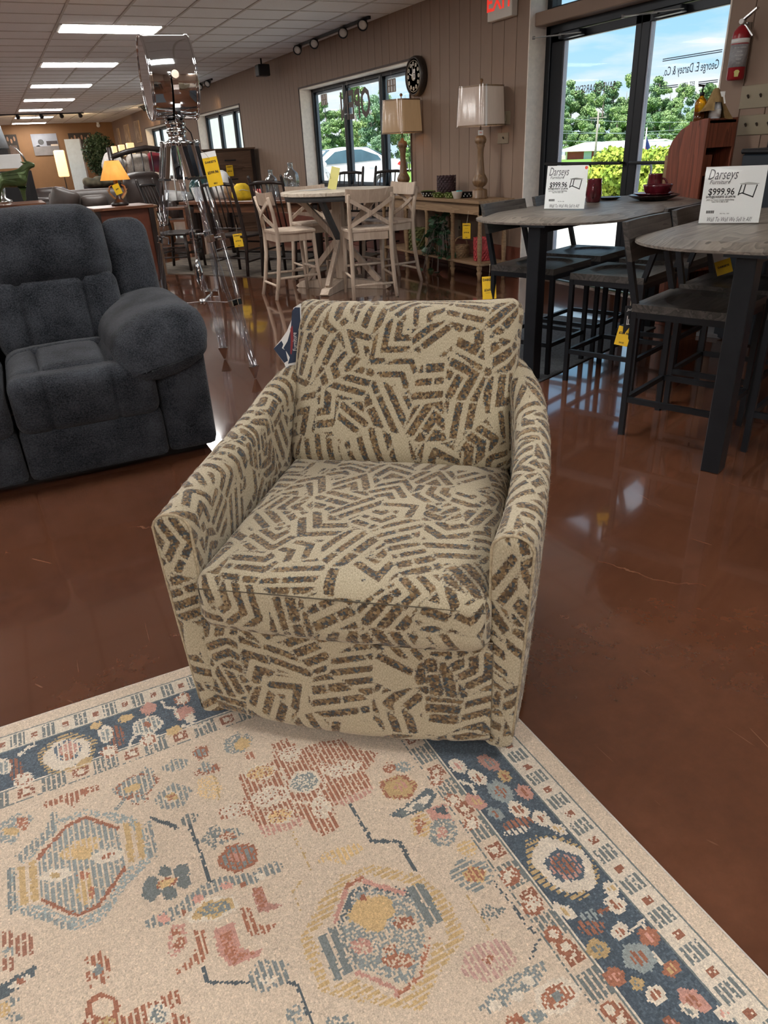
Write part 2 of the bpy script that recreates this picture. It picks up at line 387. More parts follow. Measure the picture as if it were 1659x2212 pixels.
# ---- windows
M_casing = mat('casing_dark', (.085, .06, .05), .6, var=.2, scale=12)
M_frame_light = mat('window_frame_grey', (.12, .15, .18), .4, metal=.3, var=.1)
def window(n, o, mull):
    y0, y1, z0, z1 = o
    w = bpy.data.objects.new('window_%d' % n, None); COL.objects.link(w); w.location = (XW, y0, z0); struct(w)
    Wd, Hh = y1-y0, z1-z0
    c = MB()
    for a in ((-.012, .0, -.018, Wd+.018, Hh, Hh+.022), (-.012, .0, -.018, Wd+.018, -.022, 0), (-.012, .0, -.018, .002, 0, Hh), (-.012, .0, Wd-.002, Wd+.018, 0, Hh)): c.box(*a)
    obj('casing', c, M_casing, w)
    obj('jamb_reveal', MB().box(0, .2, Wd-.012, Wd, 0, Hh), M_reveal, w); obj('jamb_reveal', MB().box(0, .2, 0, .012, 0, Hh), M_reveal, w)
    obj('head_reveal', MB().box(0, .2, 0, Wd, Hh-.012, Hh), M_reveal, w); obj('sill', MB().box(-.015, .2, 0, Wd, -.002, .014), M_reveal, w)
    f = MB()
    a, b = .02, Wd-.02
    f.box(.2, .29, a, a+.06, .01, Hh-.01); f.box(.2, .29, b-.06, b, .01, Hh-.01); f.box(.2, .29, a, b, Hh-.06, Hh-.01); f.box(.2, .29, a, b, .01, .07)
    obj('frame', f, M_bronze, w, bev=.004)
    edges = [a+.06]
    for q in mull:
        obj('mullion', MB().box(.195, .29, q-.05, q+.045, .03, Hh-.03).box(.19, .20, q-.018, q+.01, .03, Hh-.03), M_bronze, w, bev=.003); edges += [q-.05, q+.045]
    edges.append(b-.06)
    for i in range(0, len(edges), 2):
        p = edges[i]; q = edges[i+1]
        s = MB(); t = .035
        s.box(.235, .275, p, p+t, .07, Hh-.06).box(.235, .275, q-t, q, .07, Hh-.06).box(.235, .275, p, q, Hh-.06-t, Hh-.06).box(.235, .275, p, q, .07, .07+t)
        sa = obj('sash', s, M_frame_light, w); obj('pane', MB().box(.253, .257, p+t, q-t, .07+t, Hh-.06-t), M_glass, sa)
    return w
for i, o in enumerate(wins):
    window(i+1, o, (9.93-8.74, 11.15-8.74))

# ---- glazed double door in its recess
D = bpy.data.objects.new('door_1', None); COL.objects.link(D); struct(D); D.location = (XW, 0, 0)
obj('jamb_reveal', MB().box(0, .2, 6.405, 6.417, 0, 2.71), M_reveal, D); obj('jamb_reveal', MB().box(0, .2, 4.157, 4.169, 0, 2.71), M_reveal, D)
obj('frame', MB().box(.19, .30, 6.335, 6.405, 0, 2.71).box(.19, .30, 4.169, 4.225, 0, 2.71).box(.19, .30, 4.169, 6.405, 2.165, 2.25).box(.19, .30, 4.169, 6.405, 2.31, 2.375).box(.19, .30, 4.169, 6.405, 2.66, 2.71), M_bronze, D, bev=.004)
obj('header_beam', MB().box(.055, .2, 4.169, 6.405, 2.232, 2.338), M_wall, D, bev=.006)
tr = obj('transom_bar', MB().box(.2, .28, 5.17, 5.23, 2.37, 2.67), M_bronze, D)
obj('transom_pane', MB().box(.24, .245, 5.23, 6.335, 2.375, 2.66), M_glass, D); obj('transom_pane', MB().box(.24, .245, 4.225, 5.17, 2.375, 2.66), M_glass, D)
obj('threshold', MB().box(.15, .32, 4.2, 6.36, 0, .014), M_steel, D)
M_closer = mat('dull_closer_arm', (.22, .21, .20), .5, metal=.6, var=.1)
M_rubber = mat('pale_gasket', (.42, .44, .52), .5, var=.05)
for (a, b, sa, sb) in ((5.197, 6.332, .066, .17), (4.228, 5.193, .075, .088)):
    q = MB().box(.205, .25, a, a+sa, .02, 2.16).box(.205, .25, b-sb, b, .02, 2.16).box(.205, .25, a, b, 2.095, 2.16).box(.205, .25, a, b, .02, .27)
    lf = obj('door_leaf', q, M_bronze, D, bev=.004)
    g0, g1 = a+sa, b-sb
    obj('gasket', MB().box(.215, .255, g1-.012, g1, .27, 2.095).box(.24, .255, g0, g0+.006, .27, 2.095), M_rubber, lf)
    obj('pane', MB().box(.228, .233, g0, g1-.012, .27, 2.095), M_glass, lf)
    bar = MB().tube([(.15, a+.03, 1.09), (.15, b-.07, 1.09)], .0135, 10)
    for yy in (a+.05, b-.09): bar.cyl((.15, yy, 1.09), (.21, yy, 1.09), .010, n=8)
    obj('push_bar', bar, M_black, lf)
    # closer: body, arm
    yc = b-.16
    cl = obj('closer_body', MB().box(.13, .205, yc-.30, yc-.02, 2.105, 2.155), M_bronze, lf, bev=.006)
    obj('closer_arm', MB().bar((.12, yc-.08, 2.13), (-.02, yc+.14, 2.135), .022, .008).bar((-.02, yc+.14, 2.135), (.13, yc-.33, 2.12), .018, .006).cyl((-.02, yc+.14, 2.122), (-.02, yc+.14, 2.146), .013), M_closer, lf)
M_alu = mat('grey_aluminium', (.35, .37, .40), .3, metal=.8, var=.1)
lf2 = [c for c in D.children if c.name.startswith('door_leaf')][1]
def loop(y0, y1, z0, z1, x, r=.03):
    p = []
    for cy, cz, a0 in ((y1-r, z1-r, 0), (y0+r, z1-r, 90), (y0+r, z0+r, 180), (y1-r, z0+r, 270)):
        for t in (0, 30, 60, 90): p.append((x, cy+r*math.cos(math.radians(a0+t)), cz+r*math.sin(math.radians(a0+t))))
    return p+[p[0]]
obj('outer_pull', MB().tube(loop(5.00, 5.16, .80, 1.075, .285), .010, 8, cap=False), M_alu, lf2)
# lettering on the glass, read from outside (so reversed in here)
M_letter = mat('window_lettering', (.05, .08, .15), .6, var=.05)
GX = .226
def outside_text(name, s, size, y, z, m, shear=0, sx=1):
    # readable from +X looking to -X: local x = +Y, local y = +Z
    return text(name, s, size, m, lf2 if y < 5.19 else [c for c in D.children if c.name.startswith('door_leaf')][0], frame((GX, y, z), (0, 1, 0), (0, 0, 1)), shear=shear, ext=.0005, sx=sx)
outside_text('lettering', 'George E. Darsey & Co.', .088, 4.66, 1.735, M_letter, 0, .62)
outside_text('lettering', 'EST. 1886', .045, 4.66, 1.628, M_letter, 0, .7)
rules = MB()
for z in (1.825, 1.812): rules.box(GX-.0006, GX, 4.38, 4.95, z-.003, z+.003)
for z in (1.636, 1.623):
    rules.box(GX-.0006, GX, 4.38, 4.56, z-.003, z+.003); rules.box(GX-.0006, GX, 4.76, 4.95, z-.003, z+.003)
obj('lettering_rules', rules, M_letter, lf2)
M_letter2 = mat('red_brown_lettering', (.10, .055, .05), .6, var=.05)
outside_text('lettering', 'SAVE@DARSEYS', .092, 5.72, 1.688, M_letter2, 0, .78)
# ================================================================== outdoors
rng = np.random.default_rng(11)
def terr(x, y): return -.12-.0155*max(0.0, math.hypot(x, y)-12)
M_conc = mat('pale_concrete', (.62, .59, .54), .85, var=.12, scale=.6, detail=6)
M_grass = mat('lawn', (.16, .30, .045), .95, var=.35, scale=.8, detail=6)
nx, ny = 44, 44
gx = np.linspace(XW+.29, 420, nx)**1.0; gxs = XW+.29+(np.linspace(0, 1, nx)**2.2)*520; gys = -140+np.linspace(0, 1, ny)*700
vs = [(x, y, terr(x, y)) for y in gys for x in gxs]; fs = [(j*nx+i, j*nx+i+1, (j+1)*nx+i+1, (j+1)*nx+i) for j in range(ny-1) for i in range(nx-1)]
struct(obj('ground_lawn', MB().add(vs, fs, True), M_grass))
def strip(name, x0, x1, y0, y1, m, dz=.02, n=24):
    v = []; f = []
    for i in range(n+1):
        y = y0+(y1-y0)*i/n
        for x in (x0, (x0+x1)/2, x1): v.append((x, y, terr(x, y)+dz))
    for i in range(n):
        for k in range(2): f.append((i*3+k, i*3+k+1, i*3+k+4, i*3+k+3))
    return struct(obj(name, MB().add(v, f, True), m))
strip('parking_pavement', XW+.28, 24, -20, 90, M_conc, .03, 60)
M_road = mat('pale_road', (.50, .49, .47), .9, var=.1, scale=.5)
strip('road', 52, 66, -60, 260, M_road, .25)
# foliage: clusters of small leaf cards around a crown
def leaf_mesh(name, blobs, n, size, m, seed, flat=.7):
    r = np.random.default_rng(seed); V = []; F = []
    wts = np.array([b[3]*b[4]*b[5] for b in blobs])**(2/3); wts /= wts.sum()
    which = r.choice(len(blobs), n, p=wts)
    d = r.normal(size=(n, 3)); d /= np.linalg.norm(d, axis=1)[:, None]
    rad = r.uniform(.45, 1.10, n)
    B = np.array(blobs); C = B[which, :3]+d*B[which, 3:6]*rad[:, None]
    for i in range(n):
        a = d[i]+r.normal(size=3)*flat; a /= np.linalg.norm(a)
        t = np.cross(a, r.normal(size=3)); t /= np.linalg.norm(t); b = np.cross(a, t); s = size*r.uniform(.6, 1.3); k = len(V)
        V += [tuple(C[i]-t*s-b*s*.5), tuple(C[i]+t*s*.2-b*s), tuple(C[i]+t*s+b*s*.4), tuple(C[i]-t*s*.3+b*s)]
        F.append((k, k+1, k+2, k+3))
    return mesh_of(name, MB().add(V, F, False))
def leafmat(name, c1, c2, scale):
    m = mat(name, c1, .6, col2=c2, scale=scale, detail=3, spec=.25); return m
M_leaf = [leafmat('pine_needles', (.09, .19, .10), (.34, .47, .20), .35), leafmat('oak_leaves', (.12, .24, .10), (.42, .54, .22), .4), leafmat('blue_green_leaves', (.10, .21, .14), (.32, .46, .28), .35)]  # leaf colours lightened and cooled: distance haze put into the paint
M_bark = mat('grey_bark', (.22, .19, .17), .9, var=.3, scale=2)
protos = []
for v in range(4):
    r = np.random.default_rng(40+v); H = 20.0
    blobs = []
    for i in range(26):
        z = H*r.uniform(.14, .96); sp = (1.0-abs(z/H-.55)*1.25)*3.6+.6; a = r.uniform(0, 2*PI); q = sp*math.sqrt(r.uniform(0, 1))
        s = r.uniform(1.1, 2.0)*(1.15-.45*z/H); blobs.append((q*math.cos(a), q*math.sin(a), z, s, s, s*.75))
    me = leaf_mesh('crown', blobs, 12000, .20, None, 70+v); me.materials.append(M_leaf[v % 3])
    tk = MB().tube([(0, 0, -1), (.15, .1, H*.5), (0, 0, H*.93)], [.34, .24, .06], 7)
    for i in range(7):
        b = blobs[i*3]; tk.cyl((0.1, 0, b[2]-2.0), b[:3], .09, .03, n=5)
    tm = mesh_of('trunk', tk); tm.materials.append(M_bark); protos.append((me, tm))
def tree(az, dist, s, v, label, group):
    x, y = math.sin(math.radians(az))*dist, math.cos(math.radians(az))*dist
    t = thing('roadside_tree', label, 'tree', (x, y, terr(x, y)), az, group); t.scale = (s, s, s*random.uniform(.96, 1.04))
    obj('crown', protos[v][0], None, t); obj('trunk', protos[v][1], None, t)
az = 37.4
i = 0
while az < 52:
    tree(az, random.uniform(236, 256), random.uniform(.84, 1.08), i % 4, 'tall leafy tree in the wooded row behind the red barn', 'trees beyond the glass door')
    az += random.uniform(.62, .85); i += 1
az = 37.8
while az < 51:
    tree(az, random.uniform(218, 226), random.uniform(.48, .64), (i+1) % 4, 'shorter bushy tree at the foot of the wooded row', 'low trees beyond the glass door'); az += random.uniform(1.5, 2.1); i += 1
az = 20.3
while az < 31:
    tree(az, random.uniform(118, 132), random.uniform(.50, .66), i % 4, 'tall green tree standing beyond the parked white car', 'trees beyond the car'); az += random.uniform(1.0, 1.4); i += 1
az = 20.6
while az < 31:
    tree(az, random.uniform(100, 110), random.uniform(.22, .30), i % 4, 'low leafy tree at the edge of the car park', 'low trees beyond the car'); az += random.uniform(1.6, 2.2); i += 1
# hedge: two clipped bushes
M_hedge = leafmat('hedge_leaves', (.10, .22, .03), (.52, .58, .09), 1.6)
def hedge(y0, y1, x, top, label, seed):
    zb = terr(x, y0); hgt = top-zb; bl = []
    n = max(3, int((y1-y0)/.45))
    for a in range(n):
        for q in range(3): bl.append((random.uniform(-.3, .3), (a+.5)*(y1-y0)/n, hgt*(.2+.27*q)+.1, .55, .42, hgt*.27))
    t = thing('hedge', label, 'hedge', (x, y0, zb))
    obj('foliage', leaf_mesh('foliage', bl, 7000, .055, None, seed), M_hedge, t)
    for a in range(n): obj('stem', MB().cyl((0, (a+.5)*(y1-y0)/n, -.05), (0, (a+.5)*(y1-y0)/n, hgt*.5), .03, n=6), M_bark, t)
hedge(16.55, 17.95, 16.0, .93, 'clipped green hedge seen beside the red barn through the glass door', 5)
hedge(14.2, 16.1, 15.9, .90, 'clipped green hedge below the flag outside the glass door', 6)
# red barn with white roof
M_barn = mat('red_siding', (.28, .045, .05), .7, var=.12, scale=.8); M_wroof = mat('white_metal_roof', (.80, .78, .73), .5, var=.05); M_bluedoor = mat('pale_blue_door', (.45, .56, .72), .6, var=.05)
def AZ(px, py, d): r = ray(px, py); r = r/math.hypot(r[0], r[1]); return CAM+r*d
DB = 190.0
pL, pC, pR = AZ(1224, 352, DB+8), AZ(1320, 352, DB), AZ(1372, 352, DB-10)
pL0 = AZ(1207, 352, DB+10)
barn = thing('barn', 'low red metal barn with white roof and two pale blue doors', 'barn', tuple(pL))
def bl(p): return (p[0]-pL[0], p[1]-pL[1], p[2]-pL[2])
gz = terr(pC[0], pC[1])-pL[2]
zt = AZ(1300, 322, DB)[2]-pL[2]; zt2 = AZ(1345, 322, DB)[2]-pL[2]
ax = Vector(bl(pR)); ax.z = 0; Lb = ax.length; ax.normalize(); nv = Vector((-ax.y, ax.x, 0))
if nv.dot(Vector((pL[0], pL[1], 0))) < 0: nv = -nv
def BB(a0, a1, n0, n1, z0, z1, mb=None):
    mb = mb or MB(); vs = [ax*a+nv*n+Vector((0, 0, z)) for z in (z0, z1) for n in (n0, n1) for a in (a0, a1)]
    return mb.add(vs, [(0, 2, 3, 1), (4, 5, 7, 6), (0, 1, 5, 4), (2, 6, 7, 3), (0, 4, 6, 2), (1, 3, 7, 5)])
wh = zt-gz
obj('wall', BB(0, Lb, 0, 14, gz-1, zt+.1), M_barn, barn)
rf = MB(); e0 = -2.4
vs = [ax*a+nv*n+Vector((0, 0, z)) for a in (e0, Lb+1) for n, z in ((-1.2, zt-.05), (7, zt+1.5), (15, zt-.05), (15, zt-.3), (7, zt+1.25), (-1.2, zt-.3))]
rf.add(vs, [(0, 6, 7, 1), (1, 7, 8, 2), (2, 8, 9, 3), (3, 9, 10, 4), (4, 10, 11, 5), (5, 11, 6, 0), (0, 1, 2, 3, 4, 5), (11, 10, 9, 8, 7, 6)])
obj('roof', rf, M_wroof, barn)
for a in (.27, .42): obj('door', BB(Lb*a, Lb*(a+.115), -.12, .05, gz-.4, gz+wh*.80), M_bluedoor, barn)
obj('corner_post', BB(Lb*.605, Lb*.625, -.2, .05, gz-.5, zt), M_wroof, barn); obj('corner_post', BB(-.3, .15, -.2, .05, gz-.5, zt), M_wroof, barn)
shed = thing('shed', 'small red shed left of the barn with a white door', 'shed', tuple(AZ(1211, 352, DB+25)))
obj('wall', MB().box(-5, 1.6, -2, 3, -2.6, .9), M_barn, shed); obj('roof', MB().prism([(-6, .8), (2.2, .8), (-1.8, 1.9)], -2.5, 3.5, Matrix.Rotation(PI/2, 4, 'X')), M_wroof, shed); obj('door', MB().box(-1.1, .1, -2.1, -1.9, -2.4, .1), M_white, shed)
gh = AZ(1425, 330, 170); M_greyroof = mat('grey_roof', (.36, .37, .40), .8, var=.1, scale=.5)
house = thing('grey_roofed_house', 'long low house with a grey roof behind the hedge and flag', 'house', tuple(gh))
obj('wall', MB().box(-4, 6, -1, 6, -3, .35), M_barn, house); obj('roof', MB().prism([(-2, .2), (7, .2), (2.5, 2.1)], -4.8, 6.8, Matrix(((0, 0, 1, 0), (1, 0, 0, 0), (0, 1, 0, 0), (0, 0, 0, 1)))), M_greyroof, house)
house.rotation_euler = (0, 0, -.5)
# flag on a pole
fp = AZ(1390, 345, 44); gzf = terr(fp[0], fp[1])
flag = thing('flag_pole', 'white pole with a drooping striped flag beyond the hedge', 'flag', (fp[0], fp[1], gzf))
obj('pole', MB().cyl((0, 0, 0), (0, 0, AZ(1397, 275, 44)[2]-gzf), .035, .03, n=8), M_white, flag)
M_red = mat('flag_red', (.50, .02, .03), .7, var=.05); M_blue = mat('flag_blue', (.02, .035, .16), .7, var=.05); M_wh = mat('flag_white', (.8, .8, .8), .7, var=.03)
ft = AZ(1396, 292, 44)[2]-gzf; dv = Vector((CM[0][0], CM[0][1], 0)).normalized()
for k in range(9):
    o0 = .03+.085*k
    z1 = ft-.16*k; pts = [dv*(.02+.0*k)+Vector((0, 0, z1-(.35 if k < 0 else 0))), dv*.20+Vector((0, .05, z1-.32)), dv*.34+Vector((0, -.03, z1-.75)), dv*.30+Vector((0, .0, z1-.92)), dv*.02+Vector((0, 0, z1-.16))]
    v = [tuple(p) for p in pts]+[tuple(p+Vector((.01, .02, 0))) for p in pts]
    f = [(0, 1, 2, 3, 4), (9, 8, 7, 6, 5)]+[(i, (i+1) % 5, 5+(i+1) % 5, 5+i) for i in range(5)]
    obj('flag_stripe' if k > 2 else 'flag_canton', MB().add(v, f), (M_blue if k <= 2 else (M_red if k % 2 else M_wh)), flag)
# utility poles and wires
M_polewood = mat('utility_pole_wood', (.30, .27, .25), .9, var=.2, scale=2); M_wire = mat('grey_wire', (.30, .36, .42), .5, var=.1)
P1, P2 = AZ(1286, 330, 150), AZ(1215, 330, 175)
up = thing('utility_pole', 'slim utility pole carrying wires in front of the trees', 'utility pole', (P1[0], P1[1], terr(P1[0], P1[1])))
zt1 = AZ(1288, 238, 150)[2]-up.location.z
obj('pole', MB().cyl((0, 0, -1), (0, 0, zt1), .22, .15, n=8), M_polewood, up); obj('crossarm', MB().bar(tuple(dv*-1.5+Vector((0, 0, zt1-1.2))), tuple(dv*1.5+Vector((0, 0, zt1-1.2))), .15, .15), M_polewood, up); obj('transformer', MB().cyl((.3, .2, zt1-3.2), (.3, .2, zt1-2.2), .35, n=10), M_greyroof, up)
for (xa, ya, xb, yb, d) in ((1200, 254, 1560, 262, 150), (1200, 288, 1560, 272, 150), (1200, 303, 1560, 298, 150), (1200, 281, 1560, 287, 148)):
    a, b = AZ(xa, ya, d+10), AZ(xb, yb, d-10); pts = []
    for k in range(9):
        t = k/8; p = a*(1-t)+b*t; pts.append((p[0], p[1], p[2]-1.0*4*t*(1-t)*.4))
    tag(obj('power_line', MB().tube(pts, .035, 5), M_wire), 'thin grey power line strung in front of the trees', 'wire', 'power lines outside')
# ---- white car, nose to the building
def car():
    c = thing('parked_car', 'white car parked outside the window with tinted glass', 'car', (10.55, 24.9, -.12))
    M_carw = mat('white_car_paint', (.86, .87, .88), .25, var=.02, coat=.8); M_tint = mat('tinted_glass', (.05, .10, .13), .08, var=.2, scale=1.5, spec=.9)
    M_tyre = mat('tyre_rubber', (.02, .02, .02), .8, var=.2); M_lamp_r = mat('red_tail_lamp', (.55, .03, .03), .2, var=.1)
    Lc = 4.7
    # stations along the length: x, half width at sill, roof/belt heights
    def sec(x):
        t = x/Lc
        hood = .98-.10*max(0, (.28-t)/.28)**1.2
        belt = hood+.06*max(0, min(1, (t-.28)/.5)); tail = belt+.03
        top = np.interp(t, [0, .05, .26, .42, .56, .72, .86, .90, .965, 1], [.78, .86, 1.0, 1.46, 1.53, 1.49, 1.16, 1.12, 1.10, 1.0])
        return belt, max(top, .7)
    V = []; F = []; xs = np.linspace(0, Lc, 40); n = 0
    for x in xs:
        t = x/Lc; belt, top = sec(x); w = .90*(1-.18*max(0, (.1-t)/.1)**2-.12*max(0, (t-.93)/.07)**2); low = .22+.06*max(0, (.06-t)/.06)
        b = min(belt, top-.01)
        ring = [(-w*.92, low), (-w, .45), (-w*1.01, .70), (-w*.97, b), (-w*.80 if top > b+.15 else -w*.9, top-.05), (-w*.62, top), (0, top+.015)]
        ring = ring+[(-a, z) for a, z in reversed(ring[:-1])]; n = len(ring)
        V += [(x-Lc/2, y, z) for y, z in ring]
    for i in range(len(xs)-1):
        for k in range(n-1): F.append((i*n+k, i*n+k+1, (i+1)*n+k+1, (i+1)*n+k))
    F.append(tuple(range(n))); F.append(tuple((len(xs)-1)*n+k for k in reversed(range(n))))
    obj('body', MB().add(V, F, True), M_carw, c)
    def side(px, z): return px
    for s in (-1, 1):
        for poly in ([(1.50, 1.04), (2.08, 1.40), (2.50, 1.45), (2.50, 1.06)], [(2.58, 1.06), (2.58, 1.45), (3.05, 1.44), (3.62, 1.24), (3.72, 1.10)]):
            v = []
            for off in (.0, .012):
                for x, z in poly:
                    f = (z-1.04)/.45; v.append((x-Lc/2, s*(.885-.17*f+off+.004), z))
            k = len(poly); obj('side_window', MB().add(v, [tuple(range(k)), tuple(range(2*k-1, k-1, -1))]+[(i, (i+1) % k, k+(i+1) % k, k+i) for i in range(k)]), M_tint, c)
        for x in (.92, 3.72):
            w = obj('wheel', MB().lathe([(.0, -.11), (.33, -.11), (.35, -.06), (.35, .06), (.33, .11), (0, .11)], 24, T(x-Lc/2, s*.83, .34) @ Matrix.Rotation(PI/2, 4, 'X')), M_tyre, c)
            obj('rim', MB().lathe([(.0, -.02), (.22, -.02), (.24, .0), (.22, .02), (0, .02)], 20, T(x-Lc/2, s*.935, .34) @ Matrix.Rotation(PI/2, 4, 'X')), M_alu, w)
        obj('wing_mirror', MB().sphere((1.55-Lc/2, s*1.02, 1.06), (.10, .12, .075)), M_carw, c)
        obj('tail_lamp', MB().prism([(4.30, .92), (4.58, .86), (4.60, .98), (4.40, 1.02)], -.01, .012, Matrix(((1, 0, 0, -Lc/2), (0, 0, 1, s*.875), (0, 1, 0, 0), (0, 0, 0, 1)))), M_lamp_r, c)
        obj('door_handle', MB().box(3.22-Lc/2, 3.42-Lc/2, s*.905-.015, s*.905+.015, .90, .93), M_carw, c)
    obj('windscreen', MB().add([(1.25-Lc/2, -.72, 1.015), (1.25-Lc/2, .72, 1.015), (1.98-Lc/2, .56, 1.47), (1.98-Lc/2, -.56, 1.47), (1.25-Lc/2, -.72, .99), (1.25-Lc/2, .72, .99), (1.98-Lc/2, .56, 1.44), (1.98-Lc/2, -.56, 1.44)], [(0, 1, 2, 3), (7, 6, 5, 4), (0, 4, 5, 1), (1, 5, 6, 2), (2, 6, 7, 3), (3, 7, 4, 0)]), M_tint, c)
    obj('rear_window', MB().add([(3.35-Lc/2, -.55, 1.52), (3.35-Lc/2, .55, 1.52), (4.06-Lc/2, .70, 1.19), (4.06-Lc/2, -.70, 1.19), (3.35-Lc/2, -.55, 1.49), (3.35-Lc/2, .55, 1.49), (4.06-Lc/2, .70, 1.16), (4.06-Lc/2, -.70, 1.16)], [(0, 1, 2, 3), (7, 6, 5, 4), (0, 4, 5, 1), (1, 5, 6, 2), (2, 6, 7, 3), (3, 7, 4, 0)]), M_tint, c)
    return c
car()
# canopy posts / porch siding seen through the further windows
M_siding = mat('pale_porch_panel', (.62, .68, .66), .8, var=.08, scale=2)
for i, (y0, y1) in enumerate(((22.0, 29.0), (31.5, 38.5))):
    pw = thing('porch_screen', ['pale boarded porch screen outside the second window', 'pale boarded porch screen outside the third window'][i], 'screen', (6.7, y0, -.12))
    bm_ = mesh_of('board', MB().box(-.02, .02, .004, .196, 0, 3.3), .004); bm_.materials.append(M_siding)
    for k in range(int((y1-y0)/.2)): obj('board', bm_, None, pw, loc=(0, k*.2, 0))
# ================================================================== swivel armchair (the subject)
def stroke_sdf(U, seed, cell=.106):
    """signed distance (m) to woven strokes: nested bars and chevrons in irregular patches, in cloth coordinates U (n,2)"""
    r = np.random.default_rng(seed)
    U = np.asarray(U, float); g0 = np.floor(U.min(0)/cell).astype(int)-2; g1 = np.ceil(U.max(0)/cell).astype(int)+2
    nx, ny = (g1-g0)+1
    S = np.stack(np.meshgrid(np.arange(nx), np.arange(ny), indexing='ij'), -1).astype(float)
    S = (S+g0+r.uniform(-.42, .42, S.shape))*cell
    th = r.uniform(0, 2*PI, (nx, ny)); dth = r.uniform(.9, 2.2, (nx, ny))*r.choice([-1, 1], (nx, ny)); chev = r.uniform(size=(nx, ny)) < .55
    per = r.uniform(.030, .042, (nx, ny)); wd = r.uniform(.0175, .0230, (nx, ny)); ph = r.uniform(0, 1, (nx, ny))
    G = np.floor(U/cell).astype(int)-g0
    best = np.full(len(U), 1e9); bi = np.zeros((len(U), 2), int)
    for dx in range(-2, 3):
        for dy in range(-2, 3):
            I = np.clip(G+[dx, dy], 0, [nx-1, ny-1]); d = ((S[I[:, 0], I[:, 1]]-U)**2).sum(1); k = d < best; best[k] = d[k]; bi[k] = I[k]
    s0 = S[bi[:, 0], bi[:, 1]]; de = np.full(len(U), 1e9)
    for dx in range(-3, 4):
        for dy in range(-3, 4):
            I = np.clip(bi+[dx, dy], 0, [nx-1, ny-1]); t = S[I[:, 0], I[:, 1]]; w = t-s0; l = np.sqrt((w**2).sum(1))
            ok = l > 1e-6; d = np.where(ok, (((t+s0)/2-U)*w).sum(1)/np.maximum(l, 1e-6), 1e9); de = np.minimum(de, d)
    a = th[bi[:, 0], bi[:, 1]]; b = a+dth[bi[:, 0], bi[:, 1]]; p = U-s0
    q1 = p[:, 0]*np.cos(a)+p[:, 1]*np.sin(a); q2 = p[:, 0]*np.cos(b)+p[:, 1]*np.sin(b)
    q = np.where(chev[bi[:, 0], bi[:, 1]], np.maximum(q1, q2), q1)
    P = per[bi[:, 0], bi[:, 1]]; qq = q/P+ph[bi[:, 0], bi[:, 1]]; f = qq % 1.0; idx = np.floor(qq).astype(int)
    hsh = ((idx*7919+bi[:, 0]*104729+bi[:, 1]*1299709) % 1009)/1009.0
    qt = -p[:, 0]*np.sin(a)+p[:, 1]*np.cos(a); cut = np.abs(((qt+hsh*.21) % .20)-.10)-.096   # breaks along a bar
    skip = np.where(hsh < .05, .004, -1.0)
    return np.maximum(np.maximum(np.abs(f-.5)*P-wd[bi[:, 0], bi[:, 1]]/2*(.82+.36*hsh), .0034-de), np.maximum(cut, skip))
